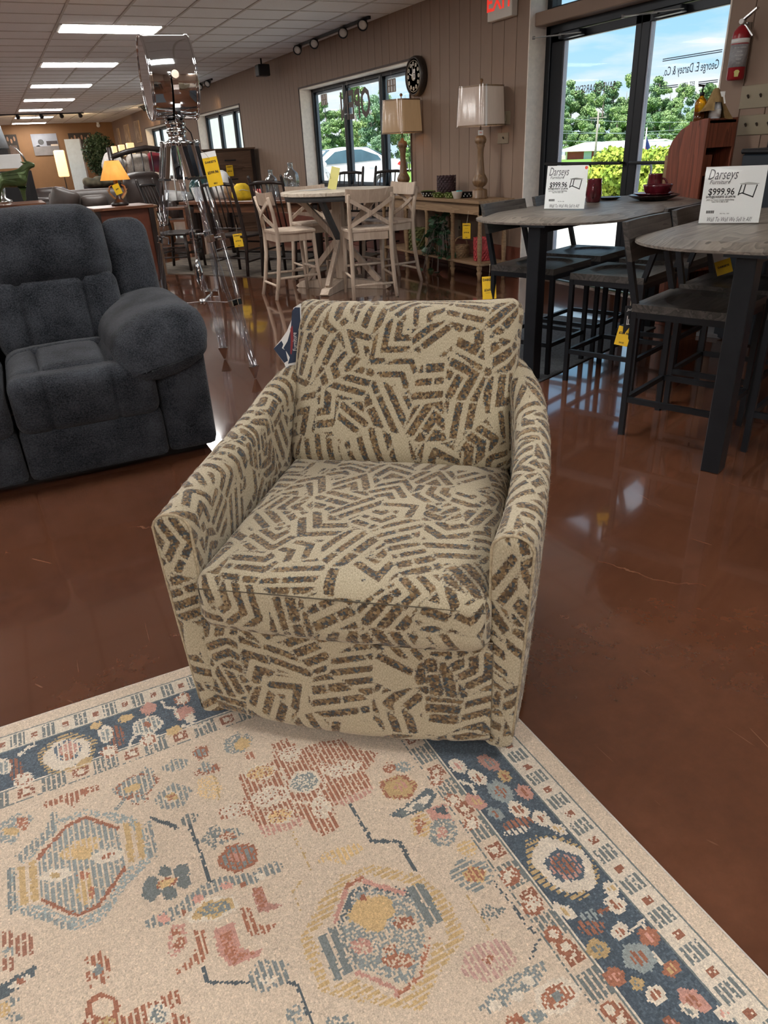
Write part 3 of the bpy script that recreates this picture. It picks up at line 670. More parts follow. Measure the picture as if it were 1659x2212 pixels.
def chair_mat():
    m = bpy.data.materials.new('woven_chenille'); m.use_nodes = True; N, L = _nn(m); b = N['Principled BSDF']
    b.inputs['Roughness'].default_value = .92; b.inputs['Specular IOR Level'].default_value = .15; b.inputs['Sheen Weight'].default_value = .25; b.inputs['Sheen Roughness'].default_value = .5
    at = N.new('ShaderNodeAttribute'); at.attribute_name = 'sdf'
    uv = N.new('ShaderNodeAttribute'); uv.attribute_name = 'cloth'
    n1 = N.new('ShaderNodeTexNoise'); n1.inputs['Scale'].default_value = 210; n1.inputs['Detail'].default_value = 3; L.new(uv.outputs['Vector'], n1.inputs['Vector'])
    j = N.new('ShaderNodeMath'); j.operation = 'MULTIPLY_ADD'; j.inputs[1].default_value = .0105; L.new(n1.outputs[0], j.inputs[0])
    o = N.new('ShaderNodeMath'); o.operation = 'SUBTRACT'; o.inputs[1].default_value = .0052; L.new(at.outputs['Fac'], o.inputs[0]); L.new(o.outputs[0], j.inputs[2])
    mk = N.new('ShaderNodeMapRange'); mk.inputs[1].default_value = .0009; mk.inputs[2].default_value = -.0009; L.new(j.outputs[0], mk.inputs[0])
    v = N.new('ShaderNodeTexVoronoi'); v.inputs['Scale'].default_value = 175; L.new(uv.outputs['Vector'], v.inputs['Vector'])
    sp = N.new('ShaderNodeSeparateColor'); L.new(v.outputs['Color'], sp.inputs[0])
    big = N.new('ShaderNodeTexNoise'); big.inputs['Scale'].default_value = 26; big.inputs['Detail'].default_value = 2; L.new(uv.outputs['Vector'], big.inputs['Vector'])
    mixv = N.new('ShaderNodeMath'); mixv.operation = 'MULTIPLY_ADD'; mixv.inputs[1].default_value = .62; L.new(sp.outputs[0], mixv.inputs[0])
    bh = N.new('ShaderNodeMath'); bh.operation = 'MULTIPLY'; bh.inputs[1].default_value = .38; L.new(big.outputs[0], bh.inputs[0]); L.new(bh.outputs[0], mixv.inputs[2])
    cr = N.new('ShaderNodeValToRGB'); cr.color_ramp.interpolation = 'LINEAR'; el = cr.color_ramp.elements
    cols = [(.05, (.028, .036, .045)), (.22, (.060, .080, .092)), (.34, (.06, .042, .028)), (.46, (.155, .10, .05)), (.58, (.25, .165, .08)), (.66, (.085, .06, .04)), (.78, (.36, .27, .15)), (.90, (.20, .085, .045))]
    el[0].position, el[0].color = cols[0][0], (*cols[0][1], 1); el[1].position, el[1].color = cols[1][0], (*cols[1][1], 1)
    for p, c in cols[2:]: q = el.new(p); q.color = (*c, 1)
    L.new(mixv.outputs[0], cr.inputs[0])
    # beige ground weave
    mp = N.new('ShaderNodeMapping'); mp.inputs['Scale'].default_value = (1, .35, 1); L.new(uv.outputs['Vector'], mp.inputs[0])
    wv = N.new('ShaderNodeTexNoise'); wv.inputs['Scale'].default_value = 520; wv.inputs['Detail'].default_value = 1; L.new(mp.outputs[0], wv.inputs['Vector'])
    gr = N.new('ShaderNodeValToRGB'); gr.color_ramp.elements[0].position = .3; gr.color_ramp.elements[1].position = .7
    gr.color_ramp.elements[0].color = (.335, .285, .19, 1); gr.color_ramp.elements[1].color = (.56, .49, .35, 1); L.new(wv.outputs[0], gr.inputs[0])
    mx = N.new('ShaderNodeMixRGB'); L.new(mk.outputs[0], mx.inputs[0]); L.new(gr.outputs[0], mx.inputs[1]); L.new(cr.outputs[0], mx.inputs[2])
    L.new(mx.outputs[0], b.inputs['Base Color'])
    h1 = N.new('ShaderNodeMath'); h1.operation = 'MULTIPLY_ADD'; h1.inputs[1].default_value = -.55; h1.inputs[2].default_value = 1.0; L.new(v.outputs['Distance'], h1.inputs[0])
    h2 = N.new('ShaderNodeMath'); h2.operation = 'MULTIPLY'; L.new(h1.outputs[0], h2.inputs[0]); L.new(mk.outputs[0], h2.inputs[1])
    h3 = N.new('ShaderNodeMath'); h3.operation = 'MULTIPLY_ADD'; h3.inputs[1].default_value = .25; L.new(wv.outputs[0], h3.inputs[0]); L.new(h2.outputs[0], h3.inputs[2])
    bp = N.new('ShaderNodeBump'); bp.inputs['Strength'].default_value = .9; bp.inputs['Distance'].default_value = .0030; L.new(h3.outputs[0], bp.inputs['Height']); L.new(bp.outputs[0], b.inputs['Normal'])
    return m
M_chair = chair_mat()
def cloth(name, V, F, UV, parent, seed, merge=True):
    """grid mesh with cloth coordinates and stroke distance stored per vertex; strokes stand proud"""
    me = bpy.data.meshes.new(name); me.from_pydata([tuple(p) for p in V], [], F); me.polygons.foreach_set('use_smooth', [True]*len(F))
    UV = np.asarray(UV, float); s = stroke_sdf(UV, seed)
    a = me.attributes.new('sdf', 'FLOAT', 'POINT'); a.data.foreach_set('value', s.astype(np.float32))
    c = me.attributes.new('cloth', 'FLOAT_VECTOR', 'POINT'); c.data.foreach_set('vector', np.c_[UV, np.zeros(len(UV))].astype(np.float32).ravel())
    me.update()
    nr = np.zeros(len(V)*3, np.float32); me.vertices.foreach_get('normal', nr); co = np.zeros(len(V)*3, np.float32); me.vertices.foreach_get('co', co)
    up = np.clip(-s/.004, 0, 1)*.0018; co = co.reshape(-1, 3)+nr.reshape(-1, 3)*up[:, None]
    me.vertices.foreach_set('co', co.astype(np.float32).ravel())
    if merge:
        bm = bmesh.new(); bm.from_mesh(me); bmesh.ops.remove_doubles(bm, verts=bm.verts, dist=.0012); bmesh.ops.recalc_face_normals(bm, faces=bm.faces); bm.to_mesh(me); bm.free(); me.update()
    return obj(name, me, M_chair, parent)
def gridF(n, m, k=0, flip=False):
    F = []
    for i in range(n-1):
        for j in range(m-1):
            q = (k+i*m+j, k+i*m+j+1, k+(i+1)*m+j+1, k+(i+1)*m+j); F.append(tuple(reversed(q)) if flip else q)
    return F
pA, pB = atz(1118, 1622, .05), atz(428, 1532, .05)
CH_O = (pA+pB)/2; CH_A = math.radians(-38.8)
chair = thing('swivel_armchair', 'beige armchair woven with brown and slate geometric strokes standing on the rug', 'armchair', (CH_O[0], CH_O[1], .012), CH_A)
# plan curve of the arms and back (outer face)
ctrl = np.array([(-.412, .0), (-.428, .16), (-.436, .36), (-.432, .56), (-.408, .74), (-.345, .88), (-.22, .955), (-.08, .975)])
ctrl = np.vstack([ctrl, [(0, .978)], ctrl[::-1]*[-1, 1]])
def smooth_path(P, step):
    P = np.asarray(P, float); Q = np.vstack([2*P[0]-P[1], P, 2*P[-1]-P[-2]]); out = []
    for i in range(1, len(Q)-2):
        for t in np.linspace(0, 1, 24, endpoint=False):
            a, b, c, d = Q[i-1], Q[i], Q[i+1], Q[i+2]
            out.append(.5*((2*b)+(c-a)*t+(2*a-5*b+4*c-d)*t*t+(3*b-a-3*c+d)*t**3))
    out.append(P[-1]); out = np.array(out); L_ = np.r_[0, np.cumsum(np.linalg.norm(np.diff(out, axis=0), axis=1))]
    n = int(L_[-1]/step)+1; s = np.linspace(0, L_[-1], n); return np.c_[np.interp(s, L_, out[:, 0]), np.interp(s, L_, out[:, 1])], s
path, ps = smooth_path(ctrl, .0065)
tan = np.gradient(path, axis=0); tan /= np.linalg.norm(tan, axis=1)[:, None]; nin = np.c_[tan[:, 1], -tan[:, 0]]     # towards the inside
if (nin[len(nin)//2]*[0, 1]).sum() > 0: nin = -nin
ARM_T = .088; rr = ARM_T/2
zt = np.interp(path[:, 1], [0, .2, .45, .62, .78, .9, .98], [.600, .606, .622, .650, .700, .735, .745])
def prof(ztop):
    """(inward offset, z) along outer face, over the roll, down inside"""
    z = np.linspace(.045, ztop-rr, 78); a = np.linspace(PI, 0, 22)[1:-1]; zi = np.linspace(ztop-rr, .20, 56)
    off = np.r_[.028*(1-(z-.045)/(ztop-rr-.045))**1.3, rr+rr*np.cos(a), np.full(56, ARM_T)]
    return off, np.r_[z, ztop-rr+rr*np.sin(a)*.9, zi]
V = []; UV = []; M_ = None
for i in range(len(path)):
    off, z = prof(zt[i]); M_ = len(off)
    l = np.r_[0, np.cumsum(np.hypot(np.diff(off), np.diff(z)))]
    base = path[i]+nin[i]*0
    for q, zz, ll in zip(off, z, l):
        p = base+nin[i]*q; V.append((p[0], p[1], zz)); UV.append((ps[i], ll-l[78]))
F = gridF(len(path), M_)
body = cloth('arms_and_back', V, F, UV, chair, 3, merge=False)
# arm front panels
for side in (0, -1):
    ztop = zt[side]; off, z = prof(ztop); nh = 78+10; V = []; UV = []
    ho = np.r_[off[:78], off[78:88]]; hz = np.r_[z[:78], z[78:88]]; cols = 15
    for r_ in range(nh):
        o1 = ho[r_]; o2 = ARM_T-o1 if r_ >= 78 else ARM_T
        for c in range(cols):
            t = c/(cols-1); q = o1+(o2-o1)*t; p = path[side]+nin[side]*q
            bul = .010*(1-(2*t-1)**4)*min(1, (nh-1-r_)/6.0)
            V.append((p[0], p[1]-bul, hz[r_])); UV.append((q+7.0*(1+side), hz[r_]+5))
    cloth('arm_front_panel', V, gridF(nh, cols, 0, side == 0), UV, chair, 21+side, merge=False)
    # welt round the panel
    pts = [(*(path[side]+nin[side]*(ARM_T*.985))[:2], zz) for zz in np.linspace(.06, ztop-rr, 8)]+[(*(path[side]+nin[side]*(rr+rr*.985*math.cos(a)))[:2], ztop-rr+rr*.9*math.sin(a)) for a in np.linspace(.2, PI-.2, 9)]+[(*(path[side]+nin[side]*(.002+o))[:2], zz) for o, zz in list(zip(off[:78], z[:78]))[::-8]]
    obj('welt', MB().tube([(p[0], p[1]-.002, p[2]) for p in pts], .0032, 6), mat('welt_cloth', (.40, .33, .22), .9, var=.3, scale=160), chair)
# base front panel, bowed, tucked under at the floor
n, m = 100, 52; V = []; UV = []
for i in range(n):
    u = -.335+.67*i/(n-1)
    for j in range(m):
        t = j/(m-1); z = .030+.31*t; bow = .024*(1-(u/.335)**2); tuck = .022*max(0, (.10-t)/.10)**2
        V.append((u, -.006-bow*.9+tuck, z+.012*(u/.335)**2*(1-t))); UV.append((u+2, z+9))
cloth('base_panel', V, gridF(n, m), UV, chair, 31, merge=False)
obj('seat_deck', MB().box(-.36, .36, .0, .88, .10, .315), mat('deck_cloth', (.30, .25, .17), .9, var=.2, scale=60), chair)
obj('swivel_base', MB().cyl((0, .46, -.010), (0, .46, .06), .24, n=32).cyl((0, .46, .05), (0, .46, .105), .12, n=20), M_black, chair)
def cushion(name, sx, sy, sz, r, puff, parent, M, seed, step=.0065, wf=True, ears=0, sag=0):
    """box cushion; local x width, y depth, z thickness, centred; returns object"""
    V = []; F = []; UV = []
    H = np.array([sx, sy, sz])/2
    def face(ax, sgn):
        o = [a for a in range(3) if a != ax]
        n1 = max(4, int(2*H[o[0]]/step)); n2 = max(4, int(2*H[o[1]]/step)); k = len(V)
        a = np.linspace(-1, 1, n1); b = np.linspace(-1, 1, n2)
        for x in a:
            for y in b:
                p = np.zeros(3); p[ax] = sgn*H[ax]; p[o[0]] = x*H[o[0]]; p[o[1]] = y*H[o[1]]
                c = np.clip(p, -(H-r), H-r); d = p-c; l = np.linalg.norm(d)
                q = c+(d/l*r if l > 0 else 0)
                ex, ey = q[0]/H[0], q[1]/H[1]
                q[2] += np.sign(q[2])*puff*(1-ex**2)*(1-ey**4) if abs(q[2]) > 1e-6 else 0
                q[2] *= 1-.0*ex
                if ears:
                    cr_ = (abs(ex)**6)*(max(0, ey)**6); q[0] += np.sign(q[0])*ears*cr_; q[1] += ears*cr_; q[2] *= 1-.45*cr_
                    tp = 1-.42*abs(ey)**5 if ey > 0 else 1-.12*abs(ey)**5
                    q[2] *= tp*(1-.25*abs(ex)**6)
                if sag: q[1] -= sag*(1-ex**2)*max(0, -ey)
                V.append(q)
                if ax == 2: UV.append((p[0], p[1]+(0 if sgn > 0 else 4)))
                elif ax == 1: UV.append((p[0], sgn*H[1]+sgn*(H[2]-p[2])))
                else: UV.append((sgn*H[0]+sgn*(H[2]-p[2]), p[1]))
        fl = (sgn > 0) if ax in (0, 2) else (sgn < 0)
        F.extend(gridF(n1, n2, k, not fl))
    for ax in range(3):
        for s_ in (-1, 1): face(ax, s_)
    o = cloth(name, V, F, UV, parent, seed, merge=True); o.matrix_basis = M; return o
cushion('seat_cushion', .662, .735, .150, .042, .022, chair, T(0, .335, .385) @ Matrix.Rotation(math.radians(-.6), 4, 'X'), 45, sag=.012)
lean = math.radians(26)
bm4 = T(0, .800, .640) @ Matrix.Rotation(math.radians(90)-lean, 4, 'X') 
cushion('back_cushion', .672, .505, .165, .055, .040, chair, bm4, 59, ears=.022)
M_seam = mat('seam_thread', (.10, .085, .06), .9, var=.2, scale=90)
sp_ = [(x, -.029-.012*(1-(x/.33)**2), .4385-.010*abs(x/.33)**3) for x in np.linspace(-.32, .32, 24)]
obj('seat_seam', MB().tube(sp_, .0016, 5), M_seam, chair)
# stray chenille fibres standing off the strokes
def fuzz():
    r = np.random.default_rng(77); mb = MB(); V = []; F = []
    for o in [c for c in chair.children if c.data and 'sdf' in c.data.attributes]:
        me = o.data; n = len(me.vertices); co = np.zeros(n*3, np.float32); nr = np.zeros(n*3, np.float32); sd_ = np.zeros(n, np.float32)
        me.vertices.foreach_get('co', co); me.vertices.foreach_get('normal', nr); me.attributes['sdf'].data.foreach_get('value', sd_)
        co = co.reshape(-1, 3); nr = nr.reshape(-1, 3); M = np.array(o.matrix_basis); co = co @ M[:3, :3].T+M[:3, 3]; nr = nr @ M[:3, :3].T
        ok = np.where(sd_ < .0)[0]; pick = r.choice(ok, min(len(ok), int(n*.11)), replace=False)
        if o.name.startswith(('arms', 'arm_')):       # outward whichever way the grid winds
            pass
        for i in pick:
            d = nr[i]*r.uniform(.4, 1)*r.choice([1, 1])+r.normal(size=3)*.55; d /= np.linalg.norm(d)+1e-9; t = np.cross(d, r.normal(size=3)); t /= np.linalg.norm(t)+1e-9; L_ = r.uniform(.003, .0075); k = len(V)
            V += [tuple(co[i]-t*.0003), tuple(co[i]+t*.0003), tuple(co[i]+d*L_)]; F.append((k, k+1, k+2))
    mb.add(V, F); stuff(obj('chenille_fibres', mb, mat('fibre', (.34, .27, .17), .95, var=.5, scale=120), chair))
fuzz()
# hang tag clipped to the left of the back cushion
tg = tag(thing('hang_tag', 'navy hang tag with a torn white edge hanging beside the back cushion', 'tag'), 'navy hang tag with a torn white edge hanging beside the back cushion', 'tag')
M_navy = mat('navy_card', (.008, .022, .055), .4, var=.1, scale=30); M_tagw = mat('white_card', (.72, .72, .70), .5, var=.05); M_tagr = mat('dark_red_card', (.22, .02, .025), .5, var=.1)
def px3(P, dist_pt):
    """pixel to the plane through dist_pt facing the camera"""
    d = ray(*P); n = np.array(dist_pt)-CAM; n = n/np.linalg.norm(n); return CAM+d*(np.dot(np.array(dist_pt)-CAM, n)/np.dot(d, n))
cr_w = chair.matrix_basis if False else None
def chw(u, v, z):
    c, s = math.cos(CH_A), math.sin(CH_A); return np.array([CH_O[0]+u*c-v*s, CH_O[1]+u*s+v*c, z])
tp = chw(-.375, .80, .80)
def tagpoly(name, pts, m, par, off):
    P = [px3(p, tp) for p in pts]; vd = (CAM-tp); vd = vd/np.linalg.norm(vd)
    k = len(P); v = [tuple(p+vd*off) for p in P]+[tuple(p+vd*(off-.0014)) for p in P]
    return obj(name, MB().add(v, [tuple(range(k)), tuple(range(2*k-1, k-1, -1))]+[(i, (i+1) % k, k+(i+1) % k, k+i) for i in range(k)]), m, par)
card = tagpoly('card', [(591, 753), (606, 735), (620, 715), (630, 690), (634, 665), (650, 655), (652, 720), (648, 770), (640, 790), (618, 796), (614, 785)], M_tagw, tg, 0)
tagpoly('navy_panel', [(591, 753), (608, 736), (612, 744), (609, 752), (617, 757), (620, 770), (622, 779), (614, 784)], M_navy, tg, .0004)
tagpoly('navy_panel', [(631, 672), (637, 664), (648, 664), (650, 720), (646, 770), (640, 782), (622, 786), (626, 772), (619, 760), (612, 752), (621, 737), (628, 712)], M_navy, tg, .0004)
tagpoly('red_stripe', [(627, 710), (632, 703), (634, 735), (630, 766), (627, 764), (628, 735)], M_tagr, tg, .0010)
nv_ = (CAM-tp)/np.linalg.norm(CAM-tp)
text('tag_lettering', 'Furniture', .018, M_tagw, tg, frame(px3((637, 738), tp)+nv_*.0016, px3((634, 700), tp)-px3((637, 760), tp), np.cross(nv_, px3((634, 700), tp)-px3((637, 760), tp))), sx=.8)
# ================================================================== patterned rug under the chair
def make_rug():
    x0, x1, y0, y1, st = -.85, .852, -.40, 1.702, .0037
    nx, ny = int((x1-x0)/st), int((y1-y0)/st)
    cxs = x0+(np.arange(nx)+.5)*(x1-x0)/nx; cys = y0+(np.arange(ny)+.5)*(y1-y0)/ny
    X, Y = np.meshgrid(cxs, cys, indexing='xy'); X = X.ravel(); Y = Y.ravel()
    P = np.c_[X, Y, np.full(len(X), .012)]-CAM; Q = P @ CM.T
    z = np.where(Q[:, 2] < -.05, -Q[:, 2], 1e-3); PXx = PW/2+FPX*Q[:, 0]/z; PXy = PH/2-FPX*Q[:, 1]/z; bad = Q[:, 2] > -.05; PXx[bad] = -9e4
    r = np.random.default_rng(5)
    jit = r.normal(size=(len(X), 2))*1.3; ux, uy = PXx+jit[:, 0], PXy+jit[:, 1]
    CREAM, BLUE, GREY, RUST, PINK, GOLD, WHITE, DK = map(np.array, ((.60, .49, .375), (.070, .093, .115), (.165, .185, .18), (.275, .115, .07), (.50, .27, .215), (.47, .33, .165), (.66, .58, .47), (.09, .11, .12)))
    C = np.tile(CREAM, (len(X), 1)); ix = np.arange(len(X)) % nx; iy = np.arange(len(X))//nx
    rnd = r.uniform(size=len(X)); rib = (ix % 3 != 0); ribx = (iy % 3 != 0)
    CR = {1: (0, 1440, 3.456), 2: (0, 1780, 3.456), 3: (400, 1560, 1.904), 4: (440, 1860, 1.904), 5: (820, 1580, 2.07), 6: (860, 1860, 1.904), 7: (1200, 1760, 2.074)}
    def paint(m, col, mode):
        if mode == 1: m = m & rib & (rnd < .86)
        elif mode == 2: m = m & ribx & (rnd < .86)
        elif mode == 3: m = m & (rnd < .60)
        C[m] = col
    def E(c, cx, cy, rx, ry, col, mode=0, rot=0, ring=0):
        ox, oy, s = CR[c]; dx = (ux-ox)*s-cx; dy = (uy-oy)*s-cy; a = math.radians(rot)
        u = (dx*math.cos(a)+dy*math.sin(a))/rx; v = (-dx*math.sin(a)+dy*math.cos(a))/ry; d = u*u+v*v; wob = 1+.10*np.sin(5*np.arctan2(v, u)+cx)
        m = d < wob
        if ring: m &= d > ring*ring
        paint(m, col, mode)
    def G(c, pts, col, mode=0):
        ox, oy, s = CR[c]; p = [(ox+x/s, oy+y/s) for x, y in pts]; m = np.zeros(len(X), bool); n = len(p)
        for i in range(n):
            (xa, ya), (xb, yb) = p[i], p[(i+1) % n]
            if ya == yb: continue
            k = ((ya > uy) != (yb > uy)) & (ux < (xb-xa)*(uy-ya)/(yb-ya)+xa); m ^= k
        paint(m, col, mode)
    def Ln(c, pts, w, col, mode=0):
        ox, oy, s = CR[c]; p = [np.array((ox+x/s, oy+y/s)) for x, y in pts]; m = np.zeros(len(X), bool)
        for a, b in zip(p[:-1], p[1:]):
            d = b-a; t = np.clip(((ux-a[0])*d[0]+(uy-a[1])*d[1])/(d@d), 0, 1)
            m |= (ux-a[0]-t*d[0])**2+(uy-a[1]-t*d[1])**2 < (w/s/2)**2
        paint(m, col, mode)
    # ---- borders from the woven edges inwards
    dR, dB = .852-X, 1.702-Y; dl, df = X+.85, Y+.40
    d = np.minimum(np.minimum(dR, dB), np.minimum(dl, df)); along = np.where((d == dR) | (d == dl), Y, X)
    paint((d > .045) & (d < .0495), GREY, 0)
    g1 = (d >= .0495) & (d < .103); C[g1] = WHITE*.97
    ph = (along/.074) % 1
    paint(g1 & (ph < .44) & (d > .053) & (d < .100), GREY, 1); paint(g1 & (np.abs(ph-.72) < .10) & (np.abs(d-.076) < .008) & (rnd < .8), RUST, 0)
    paint((d > .103) & (d < .1065), GREY, 0)
    bb = (d >= .1065) & (d < .236); C[bb] = BLUE*np.where(rnd[bb] < .3, 1.35, 1)[:, None]
    # repeat of the blue band out of the photographed corner
    far = bb & ((uy > 2230) | (ux < -20) | bad)
    pb = (along/.30) % 1; q = ((pb-.5)*.30)**2+(d-.171)**2
    paint(far & (q < .055**2), GOLD, 2); paint(far & (q < .044**2), WHITE, 0); paint(far & (q < .02**2), PINK, 0)
    paint((d >= .236) & (d < .2395), WHITE, 0); paint((d >= .2395) & (d < .243), GREY, 0)
    g2 = (d >= .243) & (d < .290); ph = (along/.118) % 1
    paint(g2 & (ph < .46) & (d > .246) & (d < .287), GREY, 1); paint(g2 & (np.abs(ph-.73) < .15) & (np.abs(d-.266) < .016) & (rnd < .75), RUST, 0); paint(g2 & (np.abs(ph-.73) < .06) & (np.abs(d-.266) < .007), WHITE, 0)
    paint((d >= .290) & (d < .2935), GREY, 3)
    # ---- back border
    E(1, 505, 645, 225, 138, GOLD, 2, -18); E(1, 500, 650, 185, 108, WHITE*.98, 0, -18); E(1, 505, 625, 105, 75, BLUE*1.6, 1, -18); E(1, 512, 620, 78, 56, PINK, 1, -18); E(1, 505, 665, 45, 34, RUST*1.4, 1)
    for cx, cy in ((870, 515), (105, 760)):
        E(1, cx, cy, 62, 82, RUST, 1, -10); E(1, cx-80, cy-15, 58, 62, WHITE, 0); E(1, cx-80, cy-10, 44, 46, GREY*1.5, 1)
    for cx, cy, rx, ry, c in ((815, 635, 72, 46, WHITE), (175, 845, 78, 52, WHITE), (1365, 240, 58, 40, WHITE), (1110, 545, 74, 46, WHITE), (1110, 312, 64, 42, PINK), (1378, 345, 74, 52, PINK), (1420, 385, 40, 40, WHITE), (940, 385, 60, 26, GOLD*1.2), (1295, 475, 62, 30, GOLD*1.2), (715, 440, 50, 22, GOLD*1.2), (640, 700, 60, 20, GOLD)):
        E(1, cx, cy, rx, ry, c, 0, -18)
    for cx, cy in ((815, 635), (175, 845), (1110, 545), (1365, 240)): E(1, cx, cy, 66, 40, RUST*1.2, 1, -18, .62)
    E(1, 1100, 440, 118, 66, WHITE, 0, -18); E(1, 1100, 440, 100, 54, GREY*1.4, 1, -18); E(1, 1100, 432, 30, 20, RUST*1.2, 0)
    Ln(1, [(1210, 260), (1235, 300), (1300, 310), (1330, 380)], 22, WHITE); Ln(1, [(960, 640), (975, 560), (1010, 520)], 22, WHITE); Ln(1, [(140, 660), (200, 610), (260, 580)], 22, WHITE); Ln(1, [(1360, 440), (1480, 450), (1560, 405)], 18, WHITE)
    # ---- right border
    E(5, 815, 605, 185, 118, GOLD, 2, 35); E(5, 825, 600, 160, 98, WHITE*.98, 0, 35); E(5, 830, 600, 92, 66, BLUE*1.3, 0, 25); E(5, 832, 602, 78, 52, PINK, 1, 25); E(5, 825, 598, 58, 36, RUST*1.2, 1, 25)
    for c, cx, cy, rx, ry, col, in_ in ((5, 350, 155, 44, 27, WHITE, PINK), (5, 440, 206, 50, 28, WHITE, RUST), (5, 560, 200, 34, 24, GOLD, RUST), (5, 540, 268, 66, 42, GREY*1.7, RUST), (5, 650, 270, 44, 27, PINK, RUST), (5, 430, 312, 52, 27, PINK, GOLD), (5, 622, 350, 56, 28, WHITE, RUST), (5, 520, 368, 42, 22, GREY*1.6, RUST), (5, 725, 390, 48, 30, WHITE, RUST), (5, 490, 140, 56, 26, PINK*.8, GREY), (5, 800, 435, 45, 20, WHITE, GOLD),
                                        (7, 270, 400, 52, 38, WHITE, RUST), (7, 290, 520, 40, 40, WHITE, RUST), (7, 420, 545, 54, 38, RUST*1.3, PINK), (7, 190, 600, 54, 42, GOLD, GREY), (7, 375, 640, 84, 62, GREY*1.7, RUST), (7, 520, 690, 38, 38, RUST*1.3, GOLD), (7, 265, 725, 52, 42, RUST*1.3, PINK), (7, 365, 755, 36, 26, GOLD, GREY), (7, 450, 808, 48, 42, WHITE, RUST), (7, 620, 830, 84, 38, PINK, RUST), (7, 600, 875, 50, 24, WHITE, GREY), (7, 40, 430, 60, 26, WHITE, GOLD), (7, 250, 330, 40, 30, WHITE, GOLD), (7, 520, 930, 44, 20, RUST, PINK), (7, 760, 890, 50, 30, WHITE, PINK)):
        E(c, cx, cy, rx, ry, col, 0, 30); E(c, cx, cy, rx*.5, ry*.5, in_*1.15, 1, 30)
    E(5, 620, 412, 72, 28, RUST*1.2, 1, -12); E(5, 610, 445, 60, 18, WHITE, 1, -12); E(7, 160, 500, 64, 42, RUST*1.2, 1, 10); E(7, 160, 452, 50, 26, GREY*1.7, 1)
    Ln(5, [(360, 220), (410, 240), (430, 280)], 14, WHITE); Ln(7, [(330, 530), (390, 470), (400, 510)], 12, WHITE); Ln(7, [(440, 620), (480, 670)], 12, WHITE); Ln(7, [(200, 430), (230, 420)], 20, RUST)
    for c, cx, cy, rx, ry in ((6, 465, 62, 38, 40), (6, 552, 187, 44, 38), (6, 640, 300, 40, 36), (6, 690, 355, 40, 36), (6, 872, 612, 44, 34), (5, 255, 215, 30, 32), (5, 330, 305, 40, 26), (5, 410, 408, 36, 34), (5, 575, 645, 36, 38), (5, 680, 770, 40, 26)):
        E(c, cx, cy, rx, ry, WHITE, 0); E(c, cx, cy, rx, ry, RUST*1.2, 3 if c == 5 else 0, 30, .55)
    # ---- field: left medallion
    G(2, [(200, 270), (440, -40), (640, -110), (1000, -60), (1100, 100), (1150, 260), (980, 420), (760, 720), (560, 790), (190, 660), (60, 640), (50, 340)], GREY*1.9, 3)
    G(2, [(235, 262), (470, -10), (640, -75), (890, -10), (1060, 60), (1075, 265), (950, 330), (755, 620), (585, 710), (300, 600), (130, 610), (110, 310)], CREAM)
    G(2, [(290, 270), (500, 30), (640, -40), (870, 40), (940, 300), (740, 590), (580, 670), (310, 560)], GREY*1.55, 1)
    Ln(2, [(285, 252), (490, 20), (640, -55), (872, 28)], 26, RUST*1.15); Ln(2, [(310, 568), (580, 682), (742, 600), (930, 328)], 26, RUST*1.15)
    for q in ([(920, -10), (968, -10), (1000, 280), (958, 288)], [(1004, -20), (1050, -10), (1080, 250), (1036, 262)], [(137, 322), (185, 312), (205, 595), (150, 602)], [(217, 283), (265, 272), (290, 570), (240, 582)]): G(2, q, GOLD*1.1)
    E(2, 600, 180, 170, 62, GOLD*1.25, 1, -22); E(2, 620, 215, 70, 55, GOLD*1.25, 0); E(2, 800, 235, 120, 52, WHITE, 0, -12); E(2, 805, 235, 55, 20, RUST*1.3, 1, -15); E(2, 420, 378, 120, 48, WHITE, 0, -12); E(2, 415, 380, 40, 18, GOLD, 0)
    E(2, 635, 470, 58, 130, GOLD*1.15, 1); E(2, 620, 380, 44, 34, RUST*1.5, 1); E(2, 690, 510, 24, 50, RUST*1.5, 3); Ln(2, [(160, 660), (330, 690), (520, 770)], 46, GREY*1.5, 1); Ln(2, [(80, 350), (90, 640)], 60, GREY*1.2, 1); Ln(2, [(1110, 0), (1140, 220)], 56, GREY*1.4, 1); Ln(2, [(150, 250), (380, 60), (400, -60)], 70, GREY*1.4, 1)
    # flower with dark petals, arcs and vines
    for cx, cy, rx, ry in ((1230, 352, 48, 42), (1355, 348, 64, 46), (1370, 430, 56, 46), (1260, 512, 54, 56), (1125, 505, 66, 70), (1130, 432, 50, 42)): E(2, cx, cy, rx, ry, GREY, 0, -15)
    E(2, 1240, 440, 84, 34, GOLD*1.3, 0, -22); E(2, 1240, 440, 84, 34, RUST*1.2, 3, -22, .7)
    Ln(2, [(1130, 740), (1260, 690), (1400, 600), (1500, 510), (1640, 440)], 92, GREY*1.25, 1); Ln(4, [(0, 120), (80, 85), (200, 70), (300, 20)], 46, GREY*1.25, 1)
    for cx, cy in ((1220, 705), (1480, 555)): E(2, cx, cy, 46, 36, PINK*1.2); 
    E(2, 1368, 655, 24, 20, RUST*1.2); E(4, 95, 100, 26, 15, PINK*1.2); E(4, 160, 97, 13, 11, RUST*1.2); E(4, 235, 62, 22, 16, WHITE)
    Ln(2, [(1420, 10), (1500, 230), (1572, 425)], 26, DK); Ln(1, [(1135, 1130), (1315, 1195)], 26, DK); E(1, 1410, 1140, 76, 42, GREY, 1, -28)
    Ln(3, [(680, 340), (768, 490), (880, 490), (945, 610)], 12, DK, 0); Ln(4, [(0, 430), (12, 495), (180, 500)], 14, DK); Ln(4, [(345, 500), (385, 510), (410, 570), (450, 670)], 15, DK); Ln(4, [(0, 20), (20, 75)], 14, DK)
